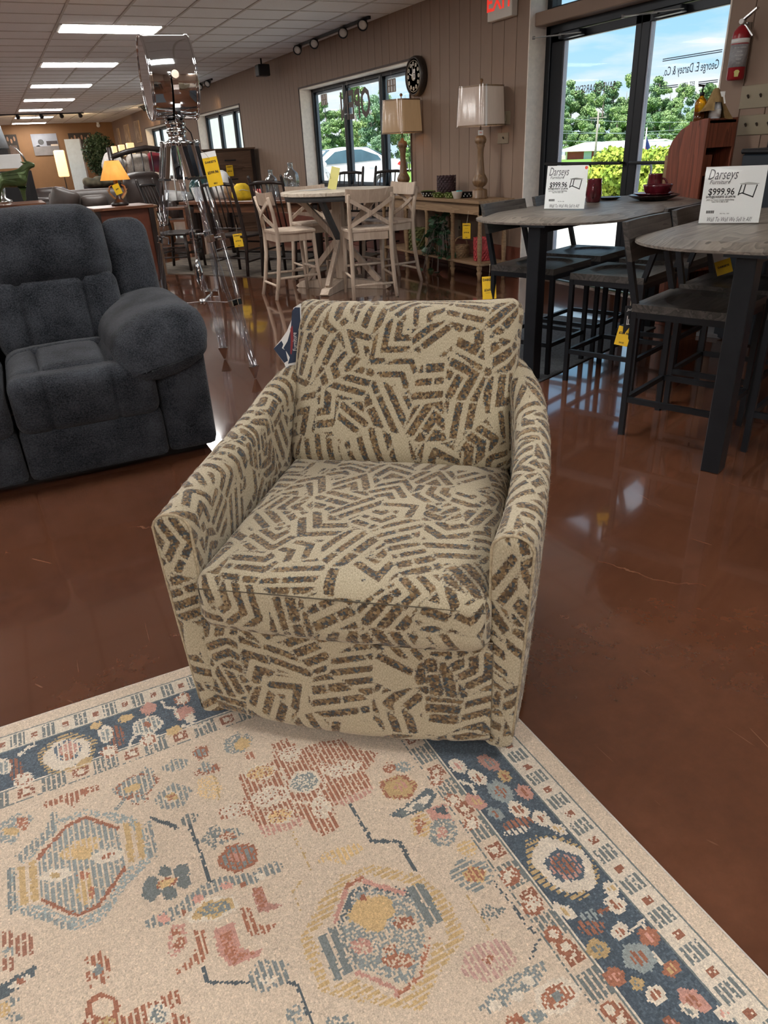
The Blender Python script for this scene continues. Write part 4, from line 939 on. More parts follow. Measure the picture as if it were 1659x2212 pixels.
    E(4, 268, 468, 88, 66, GREY*1.25, 1, -20); E(4, 262, 485, 40, 20, WHITE, 3); E(4, 375, 630, 42, 40, GREY*1.4, 3); E(4, 560, 660, 60, 30, GREY*1.3, 3)
    # diamond and boots
    G(4, [(-70, 225), (0, 150), (120, 140), (150, 185), (60, 245), (-60, 250)], WHITE); G(4, [(-50, 222), (5, 165), (112, 152), (130, 185), (55, 230), (-40, 238)], GOLD*1.1); G(4, [(-30, 215), (12, 175), (100, 165), (112, 188), (50, 222), (-20, 228)], GREY*1.3, 3)
    G(4, [(195, 112), (242, 104), (268, 172), (325, 178), (305, 194), (228, 212)], PINK*.85, 0); G(4, [(200, 112), (240, 106), (262, 180), (230, 205)], RUST*1.25, 3)
    G(4, [(150, 195), (190, 185), (222, 262), (298, 260), (280, 288), (200, 312), (168, 270)], RUST*1.3, 1); G(4, [(40, 285), (125, 250), (148, 350), (200, 368), (245, 352), (232, 388), (110, 432), (62, 385)], PINK, 0); G(4, [(70, 300), (110, 290), (140, 380), (225, 370), (120, 420), (85, 380)], RUST*1.4, 3)
    G(2, [(1265, 760), (1380, 740), (1400, 880), (1330, 980), (1250, 1000)], PINK, 3); G(2, [(1280, 790), (1330, 770), (1390, 890), (1300, 960)], RUST*1.3, 3); G(2, [(1450, 790), (1530, 790), (1560, 950), (1520, 1030), (1320, 1120), (1310, 1080), (1450, 990)], RUST*1.25, 1)
    # lower left motifs
    for cx, cy, rx, ry in ((730, 1080, 70, 80), (750, 985, 26, 50), (670, 1010, 36, 36), (650, 1140, 36, 40), (800, 1070, 40, 30), (770, 1140, 40, 50), (690, 1200, 18, 40), (800, 1010, 30, 30)): E(2, cx, cy, rx, ry, RUST*1.25, 1)
    E(2, 730, 1085, 34, 44, GREY*1.3, 0); E(2, 690, 1075, 26, 20, WHITE)
    for cx, cy, rx, ry in ((40, 860, 70, 60), (180, 900, 80, 90), (60, 1040, 60, 60)): E(2, cx, cy, rx, ry, RUST*1.05+.02, 1)
    E(2, 60, 950, 46, 34, GREY*1.5, 3); G(2, [(-20, 1215), (190, 1092), (276, 1052), (262, 1132), (15, 1310), (-20, 1310)], DK*1.1); G(2, [(60, 1210), (170, 1130), (225, 1125), (200, 1180), (90, 1240)], WHITE); E(2, 150, 1170, 32, 24, RUST*1.2)
    E(2, 90, 1330, 60, 34, GREY*1.2, 1, -20); E(2, 100, 1440, 60, 40, GREY*1.2, 3); E(2, 20, 1390, 60, 60, GOLD*1.2, 3)
    E(2, 770, 1370, 122, 110, RUST*1.2, 0, 0, .68); G(2, [(860, 1460), (1000, 1385), (1330, 1228), (1352, 1330), (1260, 1400), (1420, 1440), (1440, 1560), (660, 1560), (660, 1470)], RUST*1.2, 1); E(2, 1190, 1420, 90, 84, WHITE); E(2, 1190, 1420, 70, 66, GREY*1.2, 3); E(2, 800, 1480, 60, 50, GOLD, 3); Ln(2, [(660, 1340), (640, 1500)], 26, RUST*1.1)
    E(2, 60, 60, 90, 90, GREY*1.6, 3); E(1, 150, 1150, 100, 60, GREY*1.6, 3, -20); E(1, 90, 1230, 60, 30, GOLD*1.1); E(1, 170, 1170, 50, 50, RUST*1.3, 3)
    # upper field motifs
    E(1, 1020, 885, 150, 70, GREY*1.35, 1, -20); E(1, 1020, 970, 78, 38, GREY*1.35, 1, -12); E(1, 1090, 815, 56, 60, GREY*1.35, 1); E(1, 895, 925, 54, 38, GREY*1.35, 1); E(1, 1020, 890, 165, 84, RUST*1.15, 3, -20, .88); E(1, 1030, 985, 84, 46, RUST*1.15, 3, -12, .85); E(1, 990, 905, 66, 26, GOLD*1.2, 0, -20); Ln(1, [(930, 980), (860, 1070)], 26, GREY*1.3, 3)
    E(1, 1290, 970, 140, 86, GREY*1.4, 1, -20); E(1, 1285, 970, 62, 38, WHITE, 0, -20); E(1, 1280, 970, 46, 28, GOLD*1.1, 0); E(1, 1275, 972, 40, 22, RUST*1.4, 3); E(1, 1310, 735, 96, 44, GREY*1.4, 1, -20); E(1, 1500, 640, 62, 44, RUST*1.2, 0, -15); E(1, 1500, 640, 50, 32, GREY*1.6, 1, -15); E(1, 1545, 770, 100, 36, RUST*1.2, 3, -15); E(1, 1545, 750, 60, 36, GREY*1.5, 1)
    E(1, 1560, 900, 92, 84, GOLD*1.4+.06, 3); Ln(1, [(1600, 820), (1640, 980)], 12, GOLD)
    Ln(1, [(350, 1030), (540, 960), (720, 900)], 46, RUST*1.2, 1); E(1, 535, 985, 60, 50, RUST*1.2, 1); E(1, 620, 940, 30, 20, RUST*1.3)
    E(3, 215, 85, 62, 40, GREY*1.4, 3, -20); E(3, 235, 90, 34, 24, GOLD*1.2, 0, -20); E(3, 265, 137, 26, 15, RUST*1.3, 1)
    G(3, [(215, 222), (370, 160), (352, 95), (420, 62), (462, 112), (560, 80), (640, 68), (700, 108), (795, 128), (742, 200), (768, 272), (680, 332), (606, 350), (634, 432), (572, 468), (520, 440), (498, 392), (332, 468), (262, 382), (150, 398), (138, 362), (240, 320), (238, 260)], RUST*1.22, 1)
    G(3, [(300, 430), (480, 385), (490, 420), (330, 470)], PINK, 1); G(3, [(600, 330), (770, 262), (770, 290), (660, 345)], PINK, 1)
    for cx, cy, rx, ry, c in ((310, 205, 58, 26, GOLD*1.3), (430, 132, 40, 24, WHITE), (650, 190, 62, 26, WHITE), (350, 305, 70, 34, WHITE), (560, 350, 34, 40, WHITE), (205, 362, 50, 22, WHITE), (392, 385, 50, 26, GOLD*1.4)):
        E(3, cx, cy, rx, ry, c, 3, -12); E(3, cx, cy, rx*1.15, ry*1.2, WHITE, 0, -12, .86)
    E(3, 490, 245, 66, 46, WHITE, 0, -10); E(3, 490, 245, 56, 38, GREY*1.4, 3, -10); Ln(3, [(400, 190), (420, 290), (440, 330), (520, 330)], 10, WHITE); Ln(3, [(560, 170), (580, 260), (540, 300)], 10, WHITE)
    E(3, 150, 470, 86, 30, GREY*1.2, 3, -12); E(3, 120, 470, 36, 46, GREY*1.2, 3); E(3, 175, 465, 36, 16, RUST*1.2, 3); E(3, 218, 556, 84, 56, RUST*1.2, 0, -15); E(3, 218, 556, 72, 46, GREY*1.3, 1, -15); E(3, 212, 556, 32, 22, PINK, 1)
    E(3, 640, 540, 96, 26, GOLD*1.35, 1, -16); E(3, 650, 565, 26, 22, GOLD*1.35, 1); Ln(3, [(440, 450), (520, 612)], 5, GOLD); Ln(3, [(480, 650), (440, 700), (480, 790)], 4, GOLD)
    # right-hand field motifs
    E(5, 85, 250, 82, 52, GOLD, 0); E(5, 85, 250, 84, 54, RUST*1.2, 3, 0, .72); E(5, 95, 242, 34, 20, PINK, 1); E(5, 45, 160, 30, 24, RUST*1.2, 3); E(5, 110, 160, 40, 24, GREY*1.6, 3)
    G(5, [(45, 372), (100, 342), (215, 252), (255, 280), (222, 342), (92, 388)], DK*1.25); G(5, [(80, 365), (210, 280), (230, 292), (205, 330), (110, 372)], WHITE); E(5, 175, 338, 24, 17, GREY*1.2); E(5, 105, 365, 18, 14, GREY)
    E(5, 185, 415, 44, 56, GOLD*1.2, 2); E(5, 180, 420, 22, 40, RUST*1.3, 3); G(5, [(205, 355), (290, 320), (330, 400), (235, 395)], PINK*1.05); G(5, [(235, 350), (285, 330), (305, 375)], DK); E(5, 285, 452, 62, 68, GREY*1.4, 3, 20); E(5, 280, 452, 26, 26, PINK, 3); E(5, 390, 520, 46, 34, GOLD*1.3, 2)
    E(5, 415, 640, 96, 70, GREY*1.35, 2, 15); E(5, 425, 640, 50, 36, GOLD*1.2, 0); E(5, 425, 640, 46, 34, RUST*1.3, 1); Ln(5, [(20, 490), (90, 490), (155, 610)], 11, DK)
    # right medallion
    G(4, [(395, 320), (480, 160), (560, 60), (700, 15), (900, 60), (1010, 160), (1080, 300), (960, 470), (900, 610), (780, 600), (560, 560), (480, 540)], GOLD*1.12, 2)
    G(4, [(450, 300), (530, 210), (580, 90), (660, 50), (860, 95), (985, 230), (1010, 330), (950, 330), (900, 480), (800, 575), (620, 480), (520, 520)], CREAM)
    G(4, [(548, 255), (610, 110), (690, 85), (850, 120), (895, 220), (910, 320), (850, 520), (740, 470), (605, 430)], GREY*1.5, 3); G(4, [(548, 255), (610, 110), (690, 85), (850, 120), (865, 150), (690, 115), (630, 130), (580, 255)], DK*1.3, 3)
    Ln(4, [(540, 248), (592, 100), (655, 68)], 18, PINK); Ln(4, [(585, 105), (655, 68)], 14, RUST*1.3); Ln(4, [(665, 85), (820, 128)], 17, PINK*1.1); Ln(4, [(630, 458), (790, 525), (800, 555)], 17, PINK); Ln(4, [(800, 550), (890, 470), (925, 315)], 20, RUST*1.45, 3)
    for q in ([(470, 312), (500, 292), (572, 480), (540, 492)], [(514, 282), (540, 270), (612, 455), (580, 472)], [(832, 108), (862, 98), (950, 250), (925, 270)], [(872, 98), (905, 95), (985, 240), (962, 255)], [(548, 262), (560, 255), (640, 440), (625, 445)]): G(4, q, GREY*1.15, 3 if q[0][0] == 548 else 0)
    E(4, 690, 205, 96, 62, GOLD*1.25, 0, -12); E(4, 700, 250, 52, 42, GOLD*1.25); E(4, 655, 152, 17, 13, RUST*1.2); E(4, 830, 255, 50, 30, RUST*1.2, 3); E(4, 765, 360, 26, 20, RUST*1.3, 3); E(4, 650, 350, 44, 34, PINK, 3); E(4, 800, 410, 70, 30, RUST*1.3, 3)
    # faint flower, bird, guard corner
    E(6, 370, 410, 112, 80, PINK*.8+.09, 1, -20); E(6, 370, 402, 24, 18, RUST*1.3, 3); G(6, [(330, 195), (380, 180), (445, 195), (420, 225), (360, 250), (345, 225)], GREY, 3); Ln(6, [(400, 88), (500, 220), (580, 318), (545, 400)], 13, DK, 3); Ln(6, [(285, 145), (385, 300)], 5, GOLD)
    E(6, 480, 520, 170, 46, GREY*1.35, 3, -36); E(6, 535, 490, 26, 22, WHITE); E(6, 490, 555, 26, 22, WHITE); E(6, 400, 595, 30, 24, WHITE); E(6, 655, 555, 96, 74, WHITE, 0, -15); E(6, 655, 555, 72, 52, RUST*1.3, 3, -15); E(6, 655, 555, 22, 18, GREY*1.3)
    E(6, 480, 655, 44, 26, RUST*1.2, 3); E(6, 560, 640, 50, 30, GREY*1.4, 3)
    # ---- pile: every knot varies a little; the mesh is one quad per knot
    C *= (1+r.normal(size=(len(X), 1))*.085); low = (np.sin(X*9.1+Y*3.3)+np.sin(Y*7.7-X*2.1))*.018; C *= (1+low)[:, None]; C = np.clip(C, .01, 1)
    gx_ = np.linspace(x0, x1, nx+1); gy_ = np.linspace(y0, y1, ny+1); GX_, GY_ = np.meshgrid(gx_, gy_, indexing='xy')
    h = .0115+r.uniform(-.0007, .0007, GX_.shape); h[0] = h[-1] = 0.001; h[:, 0] = h[:, -1] = .001
    wv = .003*np.sin(GX_*5.0)*np.clip((GY_-1.55)/.15, 0, 1); 
    V = np.c_[GX_.ravel(), GY_.ravel(), h.ravel()]
    idx = np.arange((nx+1)*(ny+1)).reshape(ny+1, nx+1)
    Fq = np.stack([idx[:-1, :-1], idx[:-1, 1:], idx[1:, 1:], idx[1:, :-1]], -1).reshape(-1, 4)
    me = bpy.data.meshes.new('rug'); me.vertices.add(len(V)); me.vertices.foreach_set('co', V.astype(np.float32).ravel())
    me.loops.add(len(Fq)*4); me.loops.foreach_set('vertex_index', Fq.astype(np.int32).ravel()); me.polygons.add(len(Fq)); me.polygons.foreach_set('loop_start', (np.arange(len(Fq))*4).astype(np.int32)); 
    me.update(calc_edges=True); me.validate()
    a = me.attributes.new('knot', 'FLOAT_COLOR', 'FACE'); a.data.foreach_set('color', np.c_[C, np.ones(len(C))].astype(np.float32).ravel())
    m = bpy.data.materials.new('rug_pile'); m.use_nodes = True; N, L = _nn(m); b = N['Principled BSDF']; b.inputs['Roughness'].default_value = .95; b.inputs['Specular IOR Level'].default_value = .1; b.inputs['Sheen Weight'].default_value = .3
    at = N.new('ShaderNodeAttribute'); at.attribute_name = 'knot'
    tc = N.new('ShaderNodeTexCoord'); n = N.new('ShaderNodeTexNoise'); n.inputs['Scale'].default_value = 420; n.inputs['Detail'].default_value = 2; L.new(tc.outputs['Object'], n.inputs[0])
    mr = N.new('ShaderNodeMapRange'); mr.inputs[1].default_value = .3; mr.inputs[2].default_value = .7; mr.inputs[3].default_value = .78; mr.inputs[4].default_value = 1.16; L.new(n.outputs[0], mr.inputs[0])
    mu = N.new('ShaderNodeMixRGB'); mu.blend_type = 'MULTIPLY'; mu.inputs[0].default_value = 1; L.new(at.outputs['Color'], mu.inputs[1]); L.new(mr.outputs[0], mu.inputs[2]); L.new(mu.outputs[0], b.inputs['Base Color'])
    bp = N.new('ShaderNodeBump'); bp.inputs['Strength'].default_value = .7; bp.inputs['Distance'].default_value = .003; L.new(n.outputs[0], bp.inputs['Height']); L.new(bp.outputs[0], b.inputs['Normal'])
    t = thing('patterned_rug', 'cream pile rug with slate border and rust medallions lying on the concrete floor', 'rug', (0, 0, 0))
    obj('pile', me, m, t)
    bd = MB()
    for p in ([(x0, y0, .004), (x1, y0, .004)], [(x1, y0, .004), (x1, y1, .004)], [(x1, y1, .004), (x0, y1, .004)], [(x0, y1, .004), (x0, y0, .004)]): bd.tube(p, .0045, 6)
    obj('binding', bd, mat('rug_binding', (.60, .55, .50), .9, var=.1, scale=60), t)
make_rug()
# ================================================================== charcoal recliner sofa
def fleece():
    m = bpy.data.materials.new('charcoal_fleece'); m.use_nodes = True; N, L = _nn(m); b = N['Principled BSDF']; b.inputs['Roughness'].default_value = .95; b.inputs['Specular IOR Level'].default_value = .12; b.inputs['Sheen Weight'].default_value = .12; b.inputs['Sheen Roughness'].default_value = .4
    tc = N.new('ShaderNodeTexCoord'); n = N.new('ShaderNodeTexNoise'); n.inputs['Scale'].default_value = 170; n.inputs['Detail'].default_value = 3; L.new(tc.outputs['Object'], n.inputs[0])
    n2 = N.new('ShaderNodeTexNoise'); n2.inputs['Scale'].default_value = 7; n2.inputs['Detail'].default_value = 4; L.new(tc.outputs['Object'], n2.inputs[0])
    ad = N.new('ShaderNodeMath'); ad.operation = 'MULTIPLY_ADD'; ad.inputs[1].default_value = .45; L.new(n2.outputs[0], ad.inputs[0]); h = N.new('ShaderNodeMath'); h.operation = 'MULTIPLY'; h.inputs[1].default_value = .55; L.new(n.outputs[0], h.inputs[0]); L.new(h.outputs[0], ad.inputs[2])
    r = N.new('ShaderNodeValToRGB'); r.color_ramp.elements[0].position = .36; r.color_ramp.elements[0].color = (.008, .0095, .0125, 1); r.color_ramp.elements[1].position = .64; r.color_ramp.elements[1].color = (.058, .064, .076, 1); L.new(ad.outputs[0], r.inputs[0]); L.new(r.outputs[0], b.inputs['Base Color'])
    bp = N.new('ShaderNodeBump'); bp.inputs['Strength'].default_value = .8; bp.inputs['Distance'].default_value = .006; L.new(n.outputs[0], bp.inputs['Height']); L.new(bp.outputs[0], b.inputs['Normal']); return m
M_fleece = fleece()
def softbox(sx, sy, sz, r, puff=(0, 0, 0), tufts=(), step=.03, sag=None):
    """rounded, puffed block; tufts: list of (axis 0/1, pos, depth, width) grooves pressed into the +z face"""
    V = []; F = []; H = np.array([sx, sy, sz])/2
    for ax in range(3):
        for sg in (-1, 1):
            o = [a for a in range(3) if a != ax]; n1 = max(4, int(2*H[o[0]]/step)+2); n2 = max(4, int(2*H[o[1]]/step)+2); k = len(V)
            for x in np.linspace(-1, 1, n1):
                for y in np.linspace(-1, 1, n2):
                    p = np.zeros(3); p[ax] = sg*H[ax]; p[o[0]] = x*H[o[0]]; p[o[1]] = y*H[o[1]]
                    c = np.clip(p, -(H-r), H-r); d = p-c; l = np.linalg.norm(d); q = c+(d/l*r if l > 0 else 0); e = q/H
                    q = q+np.array([np.sign(q[0])*puff[0]*(1-e[1]**2)*(1-e[2]**2)*abs(e[0]), np.sign(q[1])*puff[1]*(1-e[0]**2)*(1-e[2]**2)*abs(e[1]), np.sign(q[2])*puff[2]*(1-e[0]**2)*(1-e[1]**2)*abs(e[2])])
                    for (ta, tp_, td, tw, lo, hi) in tufts:
                        if e[2] > .2 and lo <= q[1-ta] <= hi: q[2] -= td*math.exp(-((q[ta]-tp_)/tw)**2)*min(1, (e[2]-.2)*1.4)
                    V.append(tuple(q))
            fl = (sg > 0) if ax in (0, 2) else (sg < 0); F += gridF(n1, n2, k, not fl)
    mb = MB(); mb.add(V, F, True); return mb
sofa = thing('recliner_sofa', 'charcoal fleece recliner sofa with padded arm beside the tripod lamp', 'sofa', (.668, 3.30, 0))
# local: x<0 runs along the sofa, y = depth backwards, z up.  arm at the right end
def SO(name, mb, M): return obj(name, mb, M_fleece, sofa, merge=.002, M=M)
SO('arm_base', softbox(.235, .92, .49, .035, (.008, .012, .0), step=.04), T(-.100, .46, .285))
# pillow-top arm: fat roll, tilted inwards, domed over the front
def armpad():
    V = []; n, m = 46, 40
    for i in range(n):
        t = i/(n-1); y = -.055+.84*t; f = math.sqrt(max(0.0, 1-max(0, (.22-t)/.22)**2.4)); fb = math.sqrt(max(0.0, 1-max(0, (t-.9)/.1)**2))
        wd = .225*(.55+.45*f)*fb; hg = .135*f*fb
        for k in range(m):
            a = 2*PI*k/m; cx_ = math.copysign(abs(math.cos(a))**.9, math.cos(a)); sz_ = math.copysign(abs(math.sin(a))**.85, math.sin(a))
            rib = .007*math.sin(a*17+.6)*max(0, min(1, (.30-t)/.16))*(.4+.6*max(0, -cx_))
            x = cx_*(wd+rib); z = sz_*(hg+rib)
            V.append((x*.975-z*.22*0, y, z+x*.18+.560-.085*max(0, (.25-t)/.25)**2))
    F = gridF(n, m)+[(i*m+m-1, i*m, (i+1)*m, (i+1)*m+m-1) for i in range(n-1)]
    F.append(tuple(range(m))); F.append(tuple((n-1)*m+k for k in reversed(range(m)))); mb = MB(); mb.add(V, [tuple(reversed(f)) for f in F], True); return mb
obj('arm_pad', armpad(), M_fleece, sofa, M=T(-.160, .0, 0))
sx0 = -.215
def bay(x1, w, first):
    cxm = x1-w/2
    g = [(1, -.16, .022, .018, -.5, .5)]
    # seat with a pressed panel seam grid, front roll dropping to the footrest panel
    SO('seat_cushion', softbox(w-.012, .62, .20, .075, (0, .012, .030), [(0, -.16, .030, .010, -.6, .12), (0, .12, .030, .010, -.6, .12), (1, .10, .026, .012, -.5, .5)], step=.018), T(cxm, .36, .405))
    SO('seat_front', softbox(w-.012, .25, .17, .055, (.0, .0, .02), [(0, -.16, .032, .009, -1, 1), (0, .12, .032, .009, -1, 1)], step=.016), T(cxm, .055, .375) @ Matrix.Rotation(math.radians(90), 4, 'X'))
    SO('footrest_panel', softbox(w-.008, .24, .14, .03, (0, 0, .016), step=.03), T(cxm, .065, .155) @ Matrix.Rotation(math.radians(90), 4, 'X'))
    SO('back_lumbar', softbox(w-.014, .38, .26, .07, (0, .0, .030), [(0, -.16, .034, .010, -1, .19), (0, .13, .034, .010, -1, .19)], step=.017), T(cxm, .72, .615) @ Matrix.Rotation(math.radians(90-17), 4, 'X'))
    SO('back_headrest', softbox(w-.02, .40, .28, .11, (0, .02, .045), step=.026), T(cxm, .815, .905) @ Matrix.Rotation(math.radians(90-17), 4, 'X'))
bay(sx0, .62, True)
bay(sx0-.62, .62, False)
SO('back_wing', softbox(.23, .60, .22, .06, (.01, .02, .02), step=.03), T(-.125, .84, .72) @ Matrix.Rotation(math.radians(90-15), 4, 'X'))
obj('plinth', MB().box(-1.5, -.04, .10, .90, .0, .10), M_black, sofa)
SO('rear_panel', softbox(1.42, .13, .80, .03, step=.06), T(-.75, 1.0, .48))
# ================================================================== chrome studio lamp on a clear tripod
M_acrylic = glassmat('clear_acrylic', (.90, .93, .97), .35)
def tripod():
    L0 = thing('tripod_lamp', 'chrome drum floor lamp on a clear acrylic tripod behind the sofa', 'lamp', (1.025, 4.73, 0))
    feet = [Vector((.194, -.299, .0)), Vector((.158, .314, .0)), Vector((-.355, -.02, .0))]
    dax = Vector((-CM[0][0], -CM[0][1], 0)).normalized(); tc = Vector((-1.025, -4.73, 0)).normalized()
    ax = (dax*math.cos(math.radians(22))+tc*math.sin(math.radians(22))).normalized()
    Md = frame((0, 0, 1.70), tuple(ax.cross(Vector((0, 0, 1)))), (0, 0, 1)); sgn = 1 if (Md.to_3x3() @ Vector((0, 0, 1))).dot(ax) > 0 else -1
    R = .205; w = .125*sgn
    hd = obj('drum', MB().lathe([(R*.985, w), (R, w*.98), (R+.004, w*.93), (R, w*.88), (R, -w*.88), (R+.004, -w*.93), (R, -w*.98), (R*.985, -w), (R*.6, -w*1.04), (.0, -w*1.05)], 72, Md), M_chrome, L0)
    obj('lens', MB().lathe([(R*.975, w*.80), (R*.6, w*.84), (0, w*.86)], 64, Md), mat('mirror_lens', (.30, .31, .33), .12, metal=1, var=.03, scale=3), hd)
    for ww in (w, -w): obj('rim', MB().tube([tuple(Md @ Vector((R*math.cos(a), R*math.sin(a), ww))) for a in np.linspace(0, 2*PI, 65)], .006, 8, False), M_chrome, hd)
    vent = MB()
    for a in range(5): vent.cyl(tuple(Md @ Vector((R*.90*math.cos(1.9+a*.07), R*.90*math.sin(1.9+a*.07), w*.82))), tuple(Md @ Vector((R*.90*math.cos(1.9+a*.07), R*.90*math.sin(1.9+a*.07), w*.9))), .004, n=6)
    obj('lens_screws', vent, M_steel, hd)
    yk = []
    for a in np.linspace(-PI/2-PI/2, -PI/2+PI/2, 25): yk.append(tuple(Md @ Vector((0, 0, 0))+Vector((0, 0, 1))*0))
    sd_ = ax.cross(Vector((0, 0, 1))).normalized()
    pts = [tuple(Vector((0, 0, 1.70))+sd_*math.cos(a)*(R+.022)+Vector((0, 0, math.sin(a)*(R+.020)))) for a in np.linspace(-PI, 0, 31)]
    ymb = MB()
    for p, q in zip(pts[:-1], pts[1:]): ymb.bar(p, q, .030, .006, up=tuple((Vector((0, 0, 1.7))-Vector(p)).normalized()))
    yo = obj('yoke', ymb, M_chrome, L0)
    for s in (-1, 1): obj('yoke_knob', MB().cyl(tuple(Vector((0, 0, 1.70))+sd_*s*R), tuple(Vector((0, 0, 1.70))+sd_*s*(R+.045)), .020, n=20), M_chrome, yo)
    obj('neck', MB().lathe([(.048, 1.365), (.056, 1.372), (.056, 1.395), (.050, 1.400), (.052, 1.425), (.058, 1.430), (.058, 1.440), (.052, 1.445), (.050, 1.462), (.056, 1.468), (.056, 1.486), (.048, 1.492), (.030, 1.500), (.0, 1.500)], 36), M_chrome, L0)
    M_blackgloss = mat('black_gloss_plate', (.01, .01, .012), .08, var=.1)
    for f in feet:
        d = Vector((f.x, f.y, 0)).normalized(); tn = Vector((-d.y, d.x, 0)); top = d*.075+Vector((0, 0, 1.375)); foot = f+Vector((0, 0, .085))
        lg = bpy.data.objects.new('tripod_leg', None); COL.objects.link(lg); lg.parent = L0
        ax_l = (foot-top).normalized()
        obj('hinge_bar', MB().cyl(tuple(top-tn*.075), tuple(top+tn*.075), .010, n=12).sphere(tuple(top-tn*.078), .016).sphere(tuple(top+tn*.078), .016), M_chrome, lg)
        def at(t, s): return top+(foot-top)*t+tn*s*(.052*(1-t)+.012*t if t > .62 else .052-.010*t)
        for s in (-1, 1):
            obj('bracket', MB().bar(tuple(at(.0, s)), tuple(at(.145, s)), .042, .030, up=tuple(d)), M_chrome, lg, bev=.004)
            obj('bracket_plate', MB().bar(tuple(at(.015, s)+d*.016), tuple(at(.135, s)+d*.016), .030, .004, up=tuple(d)), M_blackgloss, lg)
            obj('acrylic_rod', MB().tube([tuple(at(t, s)) for t in (.135, .35, .62, .80, 1.0)], .0155, 8), M_acrylic, lg)
            for t in (.40, .695): obj('collar', MB().bar(tuple(at(t-.016, s)), tuple(at(t+.016, s)), .040, .040, up=tuple(d)), M_chrome, lg, bev=.004)
        for t in (.40, .695): obj('tie_bar', MB().cyl(tuple(at(t, -1)), tuple(at(t, 1)), .006, n=8), M_steel, lg)
        obj('band', MB().bar(tuple(at(.145, -1.4)), tuple(at(.145, 1.4)), .012, .040, up=tuple(d)), M_black, lg)
        e = foot; sp = f+Vector((0, 0, .004))
        q0 = e-tn*.034; q1 = e+tn*.034; b0 = sp-tn*.006; b1 = sp+tn*.006; dn = d*.017
        V = [q0-dn, q1-dn, b1-d*.004, b0-d*.004, q0+dn, q1+dn, b1+d*.004, b0+d*.004]
        obj('foot_spike', MB().add([tuple(v) for v in V], [(0, 1, 2, 3), (7, 6, 5, 4), (0, 4, 5, 1), (1, 5, 6, 2), (2, 6, 7, 3), (3, 7, 4, 0)]), M_chrome, lg)
    # lower spreader
    hub = Vector((0, 0, .47)); spm = MB().cyl((0, 0, .455), (0, 0, .485), .022, n=16)
    for f in feet:
        d = Vector((f.x, f.y, 0)).normalized(); top = d*.075+Vector((0, 0, 1.375)); foot = f+Vector((0, 0, .085)); p = top+(foot-top)*.695; spm.bar(tuple(hub), tuple(p), .014, .005)
    obj('spreader', spm, M_steel, L0)
    # plumb bob on a rod
    obj('plumb_bob', MB().cyl((.0, .0, 1.36), (.0, .0, .70), .005, n=8).lathe([(.004, .735), (.010, .715), (.024, .67), (.027, .64), (.020, .60), (.008, .565), (.003, .55), (.0, .53)], 20), M_chrome, L0)
    cord = [(.03, .02, 1.45), (.06, .06, 1.47), (.10, .08, 1.43), (.12, .09, 1.33), (.125, .09, 1.27)]
    obj('cord', MB().tube(cord, .0035, 6), M_black, L0)
    return L0
tripod()
# ---- hanging price tags: one builder for all of them
M_tagwhite = mat('tag_white', (.78, .78, .76), .5, var=.04)
def price_tag(top, w, h, face, label, lines, string_to=None, tilt=0, white_top=0, group=None, name='price_tag'):
    """yellow card; top = middle of its upper edge, face = direction it faces"""
    f = Vector(face).normalized(); zax = Vector((0, 0, 1)); xax = zax.cross(f).normalized()
    R = Matrix.Rotation(tilt, 4, f); xax = (R @ xax).normalized(); yax = f.cross(xax).normalized()
    t = thing(name, label, 'tag', tuple(top), 0, group); M = frame((0, 0, 0), tuple(xax), tuple(yax))
    obj('card', MB().box(-w/2, w/2, -h, 0, -.0008, .0008), M_yellow, t, M=M)
    if white_top: obj('sleeve', MB().box(-w/2, w/2, 0, white_top, -.0006, .0006), M_tagwhite, t, M=M)
    for s, rel, size, bold in lines:
        text('print', s, size, M_ink, t, M @ T(0, -h*rel, .0012), bold=bold, ext=.0003)
    if string_to is not None:
        e = Vector(string_to)-Vector(top); obj('string', MB().tube([tuple(M @ Vector((0, -.008, .002))), tuple(e*.5+Vector((.003, 0, 0))), tuple(e)], .0012, 5), M_string, t)
    return t
tp0 = px3((452, 340), (1.16, 4.62, 1.2))
price_tag(tp0, .085, .155, CAM-tp0, 'yellow price tag in a clear sleeve hanging on the tripod lamp', [('DARSEYS', .16, .016, .0006), ('$599.96', .52, .020, .0006), ('SKU', .9, .012, .0004)], (1.12, 4.60, 1.33), .12, .03)
# ================================================================== two counter tables with stools (front right)
TA = math.radians(21.5); TU = np.array([math.cos(TA), math.sin(TA)]); TN = np.array([-TU[1], TU[0]])
def sn(s, n, z=0): p = TU*s+TN*n; return (p[0], p[1], z)
M_slate = woodmat('weathered_grey_oak', (.060, .050, .042), (.215, .185, .155), .42, 5, 0, .35, .5, 14)
M_slate2 = woodmat('dark_grey_oak', (.022, .020, .019), (.085, .077, .070), .40, 6, 0, .3, .5, 12)
M_iron = mat('blackened_steel', (.016, .018, .022), .40, metal=.35, var=.25, scale=6)
def board_outline(hl, hw, n=14):
    pts = []
    for sx, sy, a0 in ((1, 1, 0), (-1, 1, 90), (-1, -1, 180), (1, -1, 270)):
        rx, ry = .40, hw*.86
        for k in range(n+1):
            a = math.radians(a0+90*k/n); pts.append((sx*(hl-rx)+rx*math.cos(a), sy*(hw-ry)+ry*math.sin(a)))
    return pts
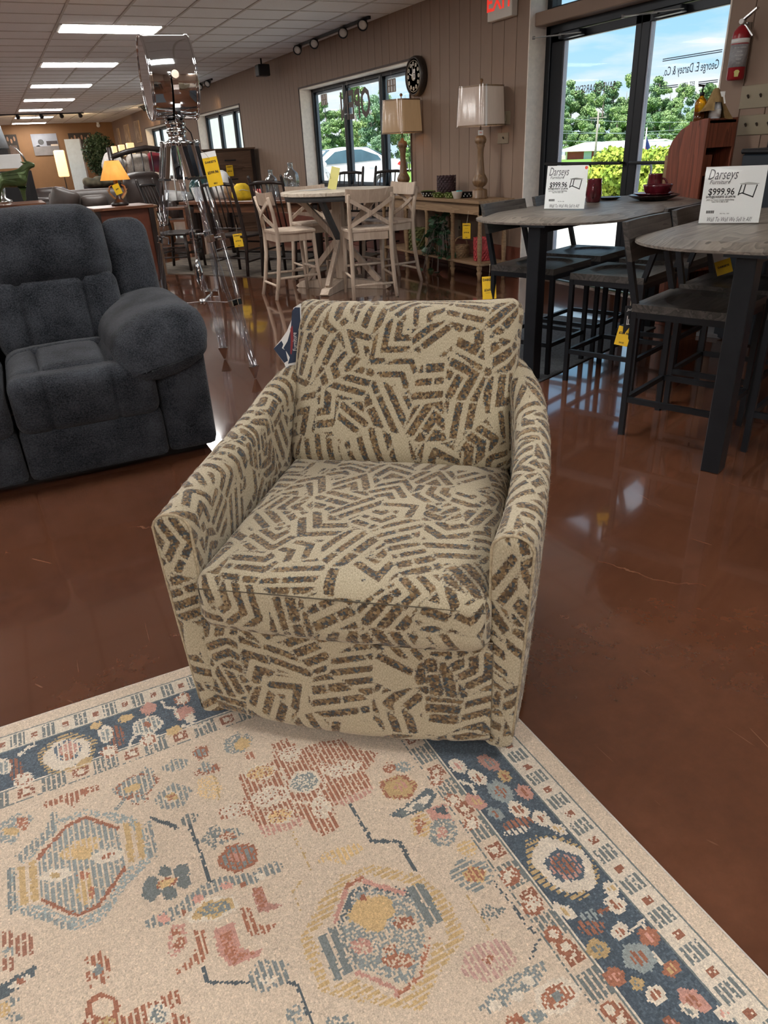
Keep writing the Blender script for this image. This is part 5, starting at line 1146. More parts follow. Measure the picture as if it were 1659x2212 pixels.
def counter_table(name, label, s0, nc):
    t = thing(name, label, 'table', sn(s0+.90, nc), TA)
    o = board_outline(.90, .475); ins = board_outline(.80, .385); k = len(o); mb = MB()
    rings = [(o, .880, .985), (o, .883, 1.0), (o, .893, 1.0), (ins, .914, 1.0)]
    V = [(x*sc, y*sc, z) for ring, z, sc in rings for x, y in ring]; F = [tuple(reversed(range(k))), tuple(range(3*k, 4*k))]
    for r_ in range(3): F += [(r_*k+i, r_*k+(i+1) % k, (r_+1)*k+(i+1) % k, (r_+1)*k+i) for i in range(k)]
    mb.add(V, F); obj('table_top', mb, M_slate, t)
    for sx in (-1, 1):
        obj('leg', MB().box(sx*.835-.042, sx*.835+.042, -.13, -.055, 0, .882), M_iron, t, bev=.003)
        obj('leg_plate', MB().box(sx*.80-.10, sx*.80+.10, -.17, -.015, .872, .882), M_iron, t)
    obj('under_rail', MB().box(-.83, .83, -.11, -.075, .835, .882), M_iron, t)
    return t
counter_table('counter_table', 'grey oak counter table with plates, mugs and a price sign by the glass door', 3.63, 2.285)
counter_table('counter_table', 'grey oak counter table carrying only a large price sign', 2.93, .957)
def stool_proto(label, loc, rz):
    t = thing('counter_stool', label, 'stool', loc, rz, 'dark counter stools')
    hw, hd, b = .215, .205, .0125
    # seat: slab with a shallow dish
    n, m = 27, 25; V = []
    for i in range(n):
        for j in range(m):
            x = -.228+.456*i/(n-1); y = -.215+.43*j/(m-1); d = max(0, 1-(x/.185)**2-((y-.02)/.165)**2); V.append((x, y, .622-.012*min(1, d*3.0)))
    F = gridF(n, m, 0, True); k = len(V)
    V += [(x, y, .588) for x, y in ((-.228, -.215), (-.228, .215), (.228, .215), (.228, -.215))]; c = [0, m-1, n*m-1, (n-1)*m]
    edge = [list(range(0, m)), list(range(m-1, n*m, m)), list(range(n*m-1, (n-1)*m-1, -1)), list(range((n-1)*m, -1, -m))]
    for q in range(4): F.append(tuple(edge[q])+(k+(q+1) % 4, k+q))
    F.append((k+3, k+2, k+1, k)); mb = MB(); mb.add(V, [tuple(reversed(f)) for f in F]); obj('seat', mb, M_slate2, t)
    for sx in (-1, 1):
        for sy in (-1, 1): obj('leg', MB().box(sx*hw-b, sx*hw+b, sy*hd-b, sy*hd+b, 0, .588), M_iron, t)
        obj('back_post', MB().bar((sx*hw*.97, -hd, .60), (sx*hw*.90, -hd-.095, .955), .026, .026, up=(0, 1, 0)), M_iron, t)
        obj('foot_rail', MB().box(sx*hw-.010, sx*hw+.010, -hd, hd, .165, .190), M_iron, t)
        obj('seat_rail', MB().box(sx*hw-.010, sx*hw+.010, -hd, hd, .560, .588), M_iron, t)
    for sy in (-1, 1):
        obj('foot_rail', MB().box(-hw, hw, sy*hd-.010, sy*hd+.010, .165, .190), M_iron, t); obj('seat_rail', MB().box(-hw, hw, sy*hd-.010, sy*hd+.010, .560, .588), M_iron, t)
    # curved back slat
    V = []; n = 15
    for i in range(n):
        x = -.232+.464*i/(n-1); cv = .018*(1-(x/.232)**2)
        for z, yb in ((.800, -hd-.052), (.962, -hd-.096)):
            for dy in (.010, -.012): V.append((x, yb+dy+cv*-1+.012, z))
    F = []
    for i in range(n-1):
        a = i*4; b_ = a+4; F += [(a, a+2, b_+2, b_), (a+1, b_+1, b_+3, a+3), (a+2, a+3, b_+3, b_+2), (a, b_, b_+1, a+1)]
    F += [(0, 1, 3, 2), ((n-1)*4, (n-1)*4+2, (n-1)*4+3, (n-1)*4+1)]
    mb = MB(); mb.add(V, F); obj('back_slat', mb, M_slate2, t); return t
# facing: local +y points to the table
ST = [(3.38, 1.155, PI, 'dark slat-back counter stool with a black card tied to its seat'),
      (3.94, 1.165, PI, 'dark counter stool behind the larger price sign, next to the black-tagged stool'),
      (3.49, .62, 0, 'dark counter stool pulled out on the open side of the price-sign table'),
      (4.045, 2.365, PI, 'dark counter stool with a long yellow tag pulled up near the pine console'),
      (4.625, 2.365, PI, 'dark counter stool in front of the glass door, behind the small price sign'),
      (4.02, 1.815, 0, 'dark counter stool with its back to the black-tagged stool, tucked under the plate table'),
      (4.63, 1.815, 0, 'dark counter stool tucked under the plate table beside the cedar cabinet')]
st0 = stool_proto(ST[0][3], sn(ST[0][0], ST[0][1]), TA+ST[0][2])
for s, n, a, lb in ST[1:]: dup(st0, sn(s, n, .008 if n > 2.1 else 0), TA+a, lb)
# ---- acrylic sign holders
M_paper = mat('white_print_paper', (.80, .80, .79), .5, var=.02); M_acr2 = glassmat('sign_acrylic', (.98, .99, .99), .01)
M_greyink = mat('grey_ink', (.10, .10, .11), .6, var=.1); M_reddot = mat('red_dot', (.75, .10, .06), .6, var=.05)
def sign(bl, br, z, w, h, label, dot, lean=.10):
    P = Vector(atz(*bl, z)); Q = Vector(atz(*br, z)); d = (Q-P); d.z = 0
    ang = math.atan2(d.y, d.x) if label is None else sign_ang[bl]
    xd = Vector((math.cos(ang), math.sin(ang), 0)); nrm = xd.cross(Vector((0, 0, 1)))
    yd = (Vector((0, 0, 1))-nrm*lean).normalized()
    t = thing('sign_holder', label, 'sign', tuple(P+xd*w/2), 0, None); M = frame((0, 0, 0), tuple(xd), tuple(yd))
    zf = 1 if (M.to_3x3() @ Vector((0, 0, 1))).dot(Vector(CAM)-P) > 0 else -1
    obj('sheet', MB().box(-w/2, w/2, .006, h, -.0006, .0006), M_paper, t, M=M)
    obj('acrylic_front', MB().box(-w/2-.003, w/2+.003, .0, h+.004, .0012*zf, .003*zf) if zf > 0 else MB().box(-w/2-.003, w/2+.003, .0, h+.004, -.003, -.0012), M_acr2, t, M=M)
    fb = MB().box(-w/2-.003, w/2+.003, -.0, .0, 0, 0); a = Vector((0, 0, .0015)); bk = -nrm*.075
    fv = [xd*-(w/2)+a, xd*(w/2)+a, xd*(w/2)+bk*-1*zf*0+a+nrm*.075, xd*-(w/2)+a+nrm*.075]
    obj('foot_plate', MB().add([tuple(v) for v in fv]+[tuple(v+Vector((0, 0, .003))) for v in fv], [(3, 2, 1, 0), (4, 5, 6, 7), (0, 1, 5, 4), (1, 2, 6, 5), (2, 3, 7, 6), (3, 0, 4, 7)]), M_acr2, t)
    zt_ = .0010*zf
    def tx(s, x, y, sz, m=M_ink, al='CENTER', sh=0, sx=1, bold=0):
        text('print', s, sz, m, t, M @ T(x, y, zt_), al, sh, .0003, sx, bold)
    k = w/.24
    tx('Darseys', -.050*k, h*.86, .060*k, M_greyink, 'CENTER', .28, .60); tx('Furniture', -.058*k, h*.735, .024*k, M_greyink, 'CENTER', .28, .9)
    tx('$999.96', -.046*k, h*.565, .038*k, M_ink, 'CENTER', 0, .85, .0006); tx('SAVE@DARSEYS  $1,699.96', -.046*k, h*.48, .0125*k, M_ink, 'CENTER', 0, .8, .0003)
    tx('JADE Live Texture Counter Height Dining', -.046*k, h*.43, .0085*k, M_ink, 'CENTER', 0, .75); tx('Table 71W X 38D X 36H', -.046*k, h*.395, .0085*k, M_ink, 'CENTER', 0, .75)
    tx('Wall To Wall We Sell It All!', 0, h*.085, .026*k, M_greyink, 'CENTER', .28, .60)
    bc = MB(); xx = -.095*k; i = 0
    while xx < -.062*k: wd = (.0012, .0024, .0018)[i % 3]*k; bc.box(xx, xx+wd, h*.195, h*.245, zt_-.0002, zt_+.0002); xx += wd+.0012*k; i += 1
    obj('barcode', bc, M_ink, t, M=M); tx('SKU No. 1381', -.02*k, h*.19, .0065*k, M_ink)
    # little drawing of the table
    dr = MB(); dr.prism([(.02*k, h*.70), (.055*k, h*.725), (.10*k, h*.70), (.085*k, h*.678), (.03*k, h*.682)], zt_-.0002, zt_+.0002)
    obj('table_drawing', dr, mat('drawing_grey', (.42, .42, .40), .6, var=.05), t, M=M)
    dl = MB()
    for (xa, ya, xb, yb) in ((.030, .68, .022, .50), (.045, .69, .040, .535), (.090, .68, .080, .46), (.022, .52, .038, .545), (.034, .545, .082, .47)): dl.bar((xa*k, h*ya, zt_), (xb*k, h*yb, zt_), .0045*k, .0004)
    obj('table_drawing_legs', dl, M_ink, t, M=M)
    if dot: obj('red_dot', MB().cyl((w/2-.012, h-.014, zt_-.0003), (w/2-.012, h-.014, zt_+.0003), .009, n=16), M_reddot, t, M=M)
    return t
sign_ang = {(1175, 453): math.radians(-62), (1508, 485): math.radians(-50)}
sign((1175, 453), (1248, 458), .914, .255, .242, 'small white price sign with a red dot standing before the mug', True)
sign((1508, 485), (1634, 493), .914, .250, .240, 'white price sign without a dot, standing alone on its table', False)
# ---- crockery on the table by the door
M_oxblood = mat('oxblood_glaze', (.085, .008, .014), .18, var=.25, scale=25, coat=.5); M_rim = mat('dark_rim_glaze', (.02, .008, .008), .15, var=.1)
def mug(px, label):
    p = atz(*px, .914); t = thing('mug', label, 'mug', tuple(p), TA+.4)
    obj('cup', MB().lathe([(.0, .002), (.040, .0), (.046, .006), (.052, .05), (.048, .10), (.046, .135), (.049, .142), (.046, .142), (.043, .132), (.046, .05), (.040, .012), (0, .010)], 32), M_oxblood, t)
    return t
m1 = mug((1281, 437), 'tall oxblood mug beside the small price sign')
obj('handle', MB().tube([(-.047*math.cos(a)*0-.046-.034*math.sin(a), 0, .072+.040*math.cos(a)) for a in np.linspace(0, PI, 11)], .007, 8), M_oxblood, m1)
m2 = mug((1411, 424), 'oxblood mug with round handle behind the stacked bowl'); m2.rotation_euler[2] = -.8
obj('handle', MB().tube([(.046+.034*math.sin(a), 0, .072+.040*math.cos(a)) for a in np.linspace(0, PI, 11)], .007, 8), M_oxblood, m2)
pp = atz(1411, 432.5, .914)
pl_ = thing('dinner_plate', 'oxblood dinner plate with dark rim at the bottom of the stack', 'plate', tuple(pp)); obj('dish', MB().lathe([(.0, .004), (.085, .0), (.09, .004), (.12, .012), (.158, .030), (.162, .034), (.158, .035), (.118, .018), (.088, .010), (0, .009)], 48), M_rim, pl_)
p2 = thing('salad_plate', 'smaller plate stacked between dinner plate and bowl', 'plate', (pp[0], pp[1], .932)); obj('dish', MB().lathe([(.0, .0), (.07, .0), (.075, .004), (.10, .010), (.124, .024), (.127, .028), (.123, .028), (.098, .014), (0, .007)], 44), M_oxblood, p2)
p3 = thing('oxblood_bowl', 'oxblood bowl on top of the stacked plates', 'bowl', (pp[0]+.012, pp[1]-.015, .941)); obj('dish', MB().lathe([(.0, .0), (.055, .0), (.062, .006), (.082, .03), (.090, .058), (.093, .066), (.088, .066), (.082, .055), (.074, .03), (.05, .01), (0, .008)], 44), M_oxblood, p3)
mb = atz(1305, 433, .914); sp0 = thing('small_dish', 'small dark saucer lying behind the tall mug', 'plate', (mb[0]+.06, mb[1]+.02, .914)); obj('dish', MB().lathe([(0, .002), (.05, .0), (.078, .014), (.08, .018), (.076, .018), (.05, .006), (0, .006)], 32), M_rim, sp0)
# ---- tags on the stools
def P3(px, s, n): 
    q = sn(s, n, 0); d = ray(*px); k = (d[0]*q[0]+d[1]*q[1])/(d[0]**2+d[1]**2); return CAM+d*k
ta = P3((1056, 597), 3.82, 2.60)
price_tag(ta, .085, .135, CAM-ta, 'long yellow price tag hanging from the stool nearest the pine console', [('DARSEYS', .15, .019, .0008), ('$269.96', .60, .019, .0006), ('Counter stool', .72, .008, 0)], tuple(P3((1058, 571), 3.82, 2.60)), .05)
tb = P3((1362, 660), 3.16, 1.38)
bt = thing('black_hang_tag', 'black hang tag with small stool drawing on the dark stool', 'tag', tuple(tb)); xa = Vector((CM[0][0], CM[0][1], 0)).normalized(); Mt = frame((0, 0, 0), tuple(xa), (0, 0, 1))
obj('card', MB().box(-.022, .022, -.125, 0, -.001, .001), mat('black_card', (.015, .018, .022), .5, var=.1), bt, M=Mt)
text('print', 'Jade', .016, M_tagwhite, bt, Mt @ T(0, -.018, .0014), shear=.2); obj('stool_drawing', MB().box(-.010, -.007, -.085, -.045, .001, .0016).box(-.010, .010, -.085, -.082, .001, .0016).box(.007, .010, -.085, -.06, .001, .0016).box(-.003, 0, -.085, -.06, .001, .0016), M_tagwhite, bt, M=Mt)
obj('string', MB().tube([(0, 0, -.005), (.01, .01, .02), (.03, .02, .035)], .0015, 5), M_string, bt)
tb2 = P3((1352, 706), 3.16, 1.385)
price_tag(tb2, .060, .085, CAM-tb2, 'yellow price tag below the black hang tag', [('$269.96', .35, .014, .0005), ('SAVE', .85, .01, .0003)], tuple(tb), -.18)
tc_ = P3((1560, 562), 3.94, 1.38)
price_tag(tc_, .075, .07, CAM-tc_, 'crumpled yellow tag in a clear sleeve tied to the far stool', [('DARSEYS', .45, .013, .0005)], None, .35, .045)
# flat-pack carton and dark runner on the floor under the tables
rp = mat('grey_braided_runner', (.045, .050, .058), .95, col2=(.11, .12, .13), scale=70, bump=.6, bscale=120)
rq = thing('dark_runner_rug', 'dark grey woven runner rug lying under the stools by the door', 'rug', sn(4.05, 2.62), TA); obj('weave', MB().box(-1.05, 1.3, -.50, .62, 0, .008), rp, rq, bev=.003)
bp_ = atz(1570, 722, 0); bx_ = thing('cardboard_sheet', 'thin grey carton lying on the floor behind the tables', 'box', (bp_[0], bp_[1], 0), TA); obj('carton', MB().box(-.16, .22, -.1, .16, 0, .03), mat('grey_carton', (.22, .23, .25), .8, var=.1), bx_, bev=.003)
# ================================================================== whitewashed pub table with four cross-back chairs
M_wash = woodmat('whitewashed_wood', (.40, .30, .225), (.58, .47, .37), .6, 7, 2, .15, .3, 4)
M_washtop = woodmat('whitewashed_top', (.40, .33, .25), (.66, .58, .48), .5, 6, 0, .2, .4, 9)
M_apron = mat('charcoal_apron', (.07, .075, .08), .6, var=.15, scale=9)
wt = thing('pub_table', 'round whitewashed pub table with a trestle base between cross-back chairs', 'table', (3.06, 7.21, 0), PI/4)
nP = 40; R0 = .56
for k in range(5):                       # planked round top
    y0, y1 = -R0+2*R0*k/5+.002, -R0+2*R0*(k+1)/5-.002; top = []; bot = []
    for i in range(17):
        y = y0+(y1-y0)*i/16; top.append((math.sqrt(max(0, R0*R0-y*y)), y)); bot.append((-math.sqrt(max(0, R0*R0-y*y)), y))
    obj('plank', MB().prism(top+bot[::-1], .918, .950), M_washtop, wt, bev=.002)
obj('apron', MB().lathe([(.50, .868), (.52, .868), (.53, .918), (.48, .918)], 48), M_apron, wt)
obj('column', MB().box(-.05, .05, -.05, .05, .10, .90), M_wash, wt, bev=.004)
for a in range(4):
    Ra = RZ(a*PI/2)
    obj('base_foot', MB().prism([(.03, .0), (.50, .0), (.53, .02), (.47, .065), (.10, .10), (.03, .10)], -.045, .045, Ra @ Matrix.Rotation(PI/2, 4, 'X')), M_wash, wt, bev=.003)
    obj('lower_brace', MB().bar((.41, 0, .075), (.04, 0, .47), .055, .045, up=(0, 1, 0), M=Ra), M_wash, wt, bev=.002)
    obj('upper_brace', MB().bar((.04, 0, .50), (.42, 0, .885), .055, .045, up=(0, 1, 0), M=Ra), M_wash if a not in (2,) else M_apron, wt, bev=.002)
def xchair(label, loc, rz):
    t = thing('cross_back_chair', label, 'chair', loc, rz, 'whitewashed cross-back chairs')      # faces +y
    hw = .215
    obj('seat', MB().prism([(-.20, -.20), (.20, -.20), (.225, .0), (.215, .20), (.0, .225), (-.215, .20), (-.225, .0)], .600, .630), M_wash, t, bev=.006)
    obj('seat_apron', MB().box(-.195, .195, -.19, -.165, .53, .60).box(-.195, .195, .165, .19, .53, .60).box(-.195, -.17, -.19, .19, .53, .60).box(.17, .195, -.19, .19, .53, .60), M_wash, t)
    for s in (-1, 1):
        obj('front_leg', MB().tube([(s*.185, .18, .60), (s*.19, .195, .3), (s*.205, .215, 0)], [.020, .019, .016], 10), M_wash, t)
        obj('back_leg', MB().tube([(s*.215, -.275, 0), (s*.205, -.235, .16), (s*.197, -.198, .40), (s*.197, -.192, .62), (s*.20, -.215, .80), (s*.205, -.25, .935)], [.018, .020, .021, .021, .019, .016], 10), M_wash, t)
        obj('side_stretcher', MB().cyl((s*.205, -.232, .20), (s*.20, .205, .20), .012, n=8), M_wash, t)
    obj('stretcher', MB().cyl((-.195, .20, .26), (.195, .20, .26), .013, n=8), M_wash, t); obj('stretcher', MB().cyl((-.20, -.245, .13), (.20, -.245, .13), .012, n=8), M_wash, t)
    V = []; n = 13
    for i in range(n):
        x = -.225+.45*i/(n-1); cv = -.045*(1-(x/.225)**2); sag = .012*(1-(x/.225)**2)
        for z in (.865-sag*.6, .982-sag):
            y = -.205-(z-.80)*.20+cv+.02
            for dy in (.010, -.010): V.append((x, y+dy, z))
    F = []
    for i in range(n-1):
        a = i*4; b = a+4; F += [(a, a+2, b+2, b), (a+1, b+1, b+3, a+3), (a+2, a+3, b+3, b+2), (a, b, b+1, a+1)]
    F += [(0, 1, 3, 2), ((n-1)*4, (n-1)*4+2, (n-1)*4+3, (n-1)*4+1)]
    mb = MB(); mb.add(V, F); obj('top_rail', mb, M_wash, t)
    for s in (-1, 1):
        pts = [(s*.20*(1-2*q), -.200-.055*q-.04*math.sin(PI*q)*.9+.008*s, .655+.235*q) for q in np.linspace(0, 1, 9)]
        mb = MB()
        for p, q in zip(pts[:-1], pts[1:]): mb.bar(p, q, .012, .034, up=(0, 0, 1))
        obj('cross_slat', mb, M_wash, t)
    return t
xc = xchair('whitewashed cross-back chair with its back to the dark spindle chairs', (2.515, 7.20, 0), -PI/2)
dup(xc, (3.12, 6.68, 0), math.radians(-13), 'whitewashed cross-back chair between the pub table and the patterned armchair')
dup(xc, (3.62, 7.22, 0), math.radians(96), 'whitewashed cross-back chair with its back to the pine console')
dup(xc, (3.00, 7.74, 0), math.radians(178), 'whitewashed cross-back chair on the window side of the pub table')
# menu-style price card and papers on the pub table
M_gold = mat('pale_yellow_card', (.62, .58, .20), .45, var=.06)
pc = thing('price_card', 'slim yellow price card leaning on the pub table', 'sign', (3.06, 7.33, .950), -.9)
obj('card', MB().box(-.05, .05, -.001, .001, 0, .21), M_gold, pc, M=Matrix.Rotation(-.18, 4, 'X') @ Matrix.Rotation(.22, 4, 'Y')); obj('foot', MB().box(-.05, .05, -.03, .05, 0, .003), M_acr2, pc)
text('print', '$1,299.96', .026, M_greyink, pc, frame((-.03, -.018, .12), (.22, 0, -1), (1, 0, .1)), sx=.8); text('print', 'DARSEYS', .020, M_greyink, pc, frame((.0, -.018, .13), (.22, 0, -1), (1, 0, .1)), sx=.8)
tag(obj('paper_leaflet', MB().box(-.15, .15, -.1, .1, 0, .003), mat('grey_leaflet', (.45, .44, .42), .6, var=.2, scale=18), loc=(2.93, 7.45, .9515)), 'open grey leaflet lying on the round pub table', 'paper').rotation_euler = (0, 0, .5)
# ================================================================== pine console under two lamps
M_pine = woodmat('honey_pine', (.19, .11, .055), (.33, .21, .115), .5, 6, 1, .12, .4, 7)
CT = .785
con = thing('pine_console', 'long pine console table with turned legs and a low shelf against the wall', 'console table', (4.32, 6.52, 0))
obj('top', MB().box(-.035, .40, -.03, 2.28, CT-.03, CT), M_pine, con, bev=.004)
obj('apron', MB().box(0, .02, 0, 2.25, CT-.135, CT-.03).box(.33, .35, 0, 2.25, CT-.135, CT-.03).box(0, .35, 0, .02, CT-.135, CT-.03).box(0, .35, 2.23, 2.25, CT-.135, CT-.03), M_pine, con)
obj('shelf', MB().box(-.01, .36, -.01, 2.25, .155, .178), M_pine, con, bev=.003)
tl = [(.017, 0), (.020, .03), (.022, .055), (.030, .075), (.030, .085), (.020, .10), (.024, .108), (.030, .125), (.030, .142), (.022, .155), (.022, .18), (.020, .20), (.024, .26), (.026, .33), (.023, .46), (.018, .56), (.024, .575), (.018, .590), (.027, .605), (.018, .620), (.026, .632), (.026, .65)]
tl_me = mesh_of('turned_leg', MB().lathe(tl, 16)); tl_me.materials.append(M_pine)
for y in (.03, .56, 1.12, 1.62, 2.22):
    obj('turned_leg', tl_me, None, con, loc=(.022, y, 0))
    if y in (.03, 1.12, 2.22): obj('turned_leg', tl_me, None, con, loc=(.325, y, 0))
M_lampwood = woodmat('turned_walnut', (.12, .065, .03), (.24, .14, .07), .35, 9, 2, .1, .5, 6)
def shade_mat(name, col, s):
    m = mat(name, col, .7, var=.06, scale=60, stretch=(1, 1, .05)); N, L = _nn(m); b = N['Principled BSDF']
    return m
M_shade_on = mat('lit_linen_shade', (.36, .25, .155), .75, var=.08, scale=70, stretch=(1, 1, .05), emit=(1.0, .62, .30), estr=.14)
M_shade_off_glow = mat('linen_shade_wrapped', (.50, .39, .32), .6, var=.06, scale=70, stretch=(1, 1, .05), emit=(1.0, .80, .62), estr=.08)  # faint glow added to the shade of the unlit lamp
M_wrap = glassmat('shade_wrap', (.98, .98, .98), .3, .12)
def table_lamp(x, y, label, sm, tall=.36):
    t = thing('table_lamp', label, 'lamp', (x, y, CT), .3)
    pr = [(.0, 0), (.085, 0), (.085, .012), (.078, .02), (.078, .075), (.070, .088), (.040, .094), (.030, .105), (.062, .125), (.078, .155), (.078, .180), (.060, .215), (.048, .235), (.040, .30), (.032, .40), (.034, .46), (.045, .495), (.040, .505), (.054, .52), (.060, .545), (.048, .575), (.022, .59), (.020, .61), (.008, .615), (.0, .615)]
    obj('base', MB().lathe(pr, 32), M_lampwood, t)
    obj('stem', MB().cyl((0, 0, .60), (0, 0, 1.05), .006, n=8).sphere((0, 0, 1.062), .018), M_lampwood, t)
    w0, w1, z0, z1 = .185, .168, .665, 1.015
    V = []; n = 48
    def sq(a, w): c, s = math.cos(a), math.sin(a); k = (abs(c)**8+abs(s)**8)**(-1/8); return (c*k*w, s*k*w)
    for w, z in ((w0, z0), (w1, z1), (w1-.004, z1), (w0-.004, z0)):
        for i in range(n): V.append((*sq(2*PI*i/n, w), z))
    F = [(r_*n+i, r_*n+(i+1) % n, ((r_+1) % 4)*n+(i+1) % n, ((r_+1) % 4)*n+i) for r_ in range(4) for i in range(n)]
    mb = MB(); mb.add(V, F, False); sh = obj('shade', mb, sm, t)
    tr_ = MB()
    for w, z in ((w0+.002, z0+.006), (w1+.002, z1-.006)):
        P = [(*sq(2*PI*i/n, w), z) for i in range(n+1)]
        for p, q in zip(P[:-1], P[1:]): tr_.bar(p, q, .003, .014)
    obj('shade_trim', tr_, M_pine, sh)
    V = []
    for w, z in ((w0+.006, z0-.004), (w0*.55+w1*.45+.008, z0+.15), (w1+.006, z1+.004)):
        for i in range(n): c = sq(2*PI*i/n, w); wr = .003*math.sin(i*2.1+z*40); V.append((c[0]*(1+wr), c[1]*(1+wr), z))
    F = [(r_*n+i, r_*n+(i+1) % n, (r_+1)*n+(i+1) % n, (r_+1)*n+i) for r_ in range(2) for i in range(n)]; mb = MB(); mb.add(V, F, True); obj('plastic_wrap', mb, M_wrap, sh)
    obj('bulb', MB().sphere((0, 0, .80), (.03, .03, .045)), emis('warm_bulb', (1.0, .62, .30), 26.0 if sm is M_shade_on else 9.0), t)  # weaker glowing bulb added in the unlit lamp as well
    return t
table_lamp(4.52, 8.52, 'turned wood lamp with a lit square linen shade in front of the window', M_shade_on)
lp = table_lamp(4.52, 6.83, 'turned wood lamp with a plastic-wrapped pale shade near the switch plates', M_shade_off_glow)
tpn = thing('paper_tag', 'small white paper tag under the pale lamp shade', 'tag', (4.46, 6.74, CT+.63), .2); obj('card', MB().box(-.035, .035, -.0006, .0006, -.045, 0), M_tagwhite, tpn); text('print', '1961', .022, M_reddot, tpn, frame((0, -.0012, -.022), (1, 0, 0), (0, 0, 1)))
# woven pot, trays, bowls
def woven(name, label, cat, loc, r, h, m, flare=1.0, rows=9, cols=16, group=None):
    t = thing(name, label, cat, loc, 0, group)
    obj('lining', MB().lathe([(0, .004), (r*.93, .0), (r*.93*flare, h*.98), (r*.86*flare, h*.98), (r*.86, .01), (0, .01)], 24), m, t)
    b = MB()
    for j in range(rows):
        rj = r*(1+(flare-1)*j/rows); z0 = h*(j+.1)/rows; z1 = h*(j+1.05)/rows
        for i in range(cols):
            a0 = 2*PI*(i+.5*(j % 2))/cols; a1 = a0+2*PI/cols*.62; n_ = .012
            P = [(math.cos(a)*rr_, math.sin(a)*rr_, z) for a, z, rr_ in ((a0, z0, rj), (a1, z0+.3*(z1-z0), rj*1.02), (a1, z1, rj), (a0, z0+.7*(z1-z0), rj*1.02))]
            Q = [(math.cos(a)*rr_*1.07, math.sin(a)*rr_*1.07, z) for a, z, rr_ in ((a0, z0, rj), (a1, z0+.3*(z1-z0), rj), (a1, z1, rj), (a0, z0+.7*(z1-z0), rj))]
            b.add(P+Q, [(4, 5, 6, 7), (0, 1, 5, 4), (1, 2, 6, 5), (2, 3, 7, 6), (3, 0, 4, 7)], False)
    stuff(obj('weave', b, m, t)); return t
M_plum = mat('plum_wicker', (.055, .028, .034), .6, var=.4, scale=30); M_pinkw = mat('coral_wicker', (.55, .07, .075), .55, var=.3, scale=30); M_greenw = mat('olive_wicker', (.16, .16, .055), .7, var=.4, scale=30); M_tanw = mat('tan_wicker', (.30, .19, .10), .7, var=.3, scale=40)
woven('woven_pot', 'plum wicker pot on the console between the lamps', 'pot', (4.53, 7.52, CT), .10, .215, M_plum)
def dots(name, label, loc, r, h, m, md, sx=1.0, sy=1.0):
    t = thing(name, label, 'bowl', loc, .4); obj('shell', MB().lathe([(0, .003), (r*.6, 0), (r*.65, .004), (r, h), (r*1.02, h), (r*.98, h), (r*.62, .010), (0, .009)], 28, None, True, sx, sy), m, t)
    d = MB()
    for ring, zz in ((.78, .35), (.92, .72)):
        for i in range(12):
            a = 2*PI*(i+ring*3)/12; c = Vector((math.cos(a)*r*ring*sx*1.01, math.sin(a)*r*ring*sy*1.01, h*zz)); nr = Vector((math.cos(a), math.sin(a), -.35)).normalized(); d.cyl(tuple(c-nr*.002), tuple(c+nr*.0025), h*.13, n=10)
    stuff(obj('polka_dots', d, md, t)); return t
M_bk = mat('black_glaze', (.012, .012, .014), .25, var=.1); M_gn = mat('green_glaze', (.13, .20, .05), .3, var=.15, scale=30); M_dotw = mat('white_dot', (.72, .72, .68), .4, var=.03); M_dotg = mat('pale_green_dot', (.42, .50, .22), .4, var=.03)
dots('spotted_bowl', 'pale green spotted bowl behind the black spotted one', (4.47, 7.83, CT), .085, .055, M_gn, M_dotg)
dots('spotted_bowl', 'black bowl with white polka dots on the console', (4.37, 7.65, CT), .085, .055, M_bk, M_dotw)
dots('spotted_bowl', 'long green bowl with light polka dots beside the black one', (4.385, 7.42, CT), .095, .05, M_gn, M_dotg)
dots('spotted_bowl', 'small green spotted bowl next to the white cup', (4.39, 7.20, CT), .075, .052, M_gn, M_dotg)
dots('spotted_bowl', 'black spotted bowl half hidden behind the white cup', (4.53, 7.10, CT), .09, .055, M_bk, M_dotw)
cup = thing('white_cup', 'small white cup at the front of the console', 'cup', (4.38, 7.05, CT)); obj('cup', MB().lathe([(0, .003), (.035, 0), (.038, .004), (.058, .065), (.061, .072), (.055, .072), (.034, .010), (0, .010)], 28), mat('cream_glaze', (.62, .56, .50), .35, var=.06), cup)
tag(obj('blue_sponge', MB().cbox((0, 0, .012), (.06, .04, .024)), mat('turquoise', (.05, .40, .45), .7, var=.1), loc=(4.405, 7.05, CT+.055), bev=.006), 'little turquoise block resting in the white cup', 'sponge')
ct = price_tag((4.27, 6.69, CT-.215), .085, .15, (-.75, -.66, 0), 'yellow price tag hanging from the pine console apron', [('DARSEYS', .14, .017, .0007), ('Console', .32, .010, 0), ('$799.96', .60, .017, .0005), ('SALE', .92, .010, .0003)], (4.30, 6.70, CT-.10))
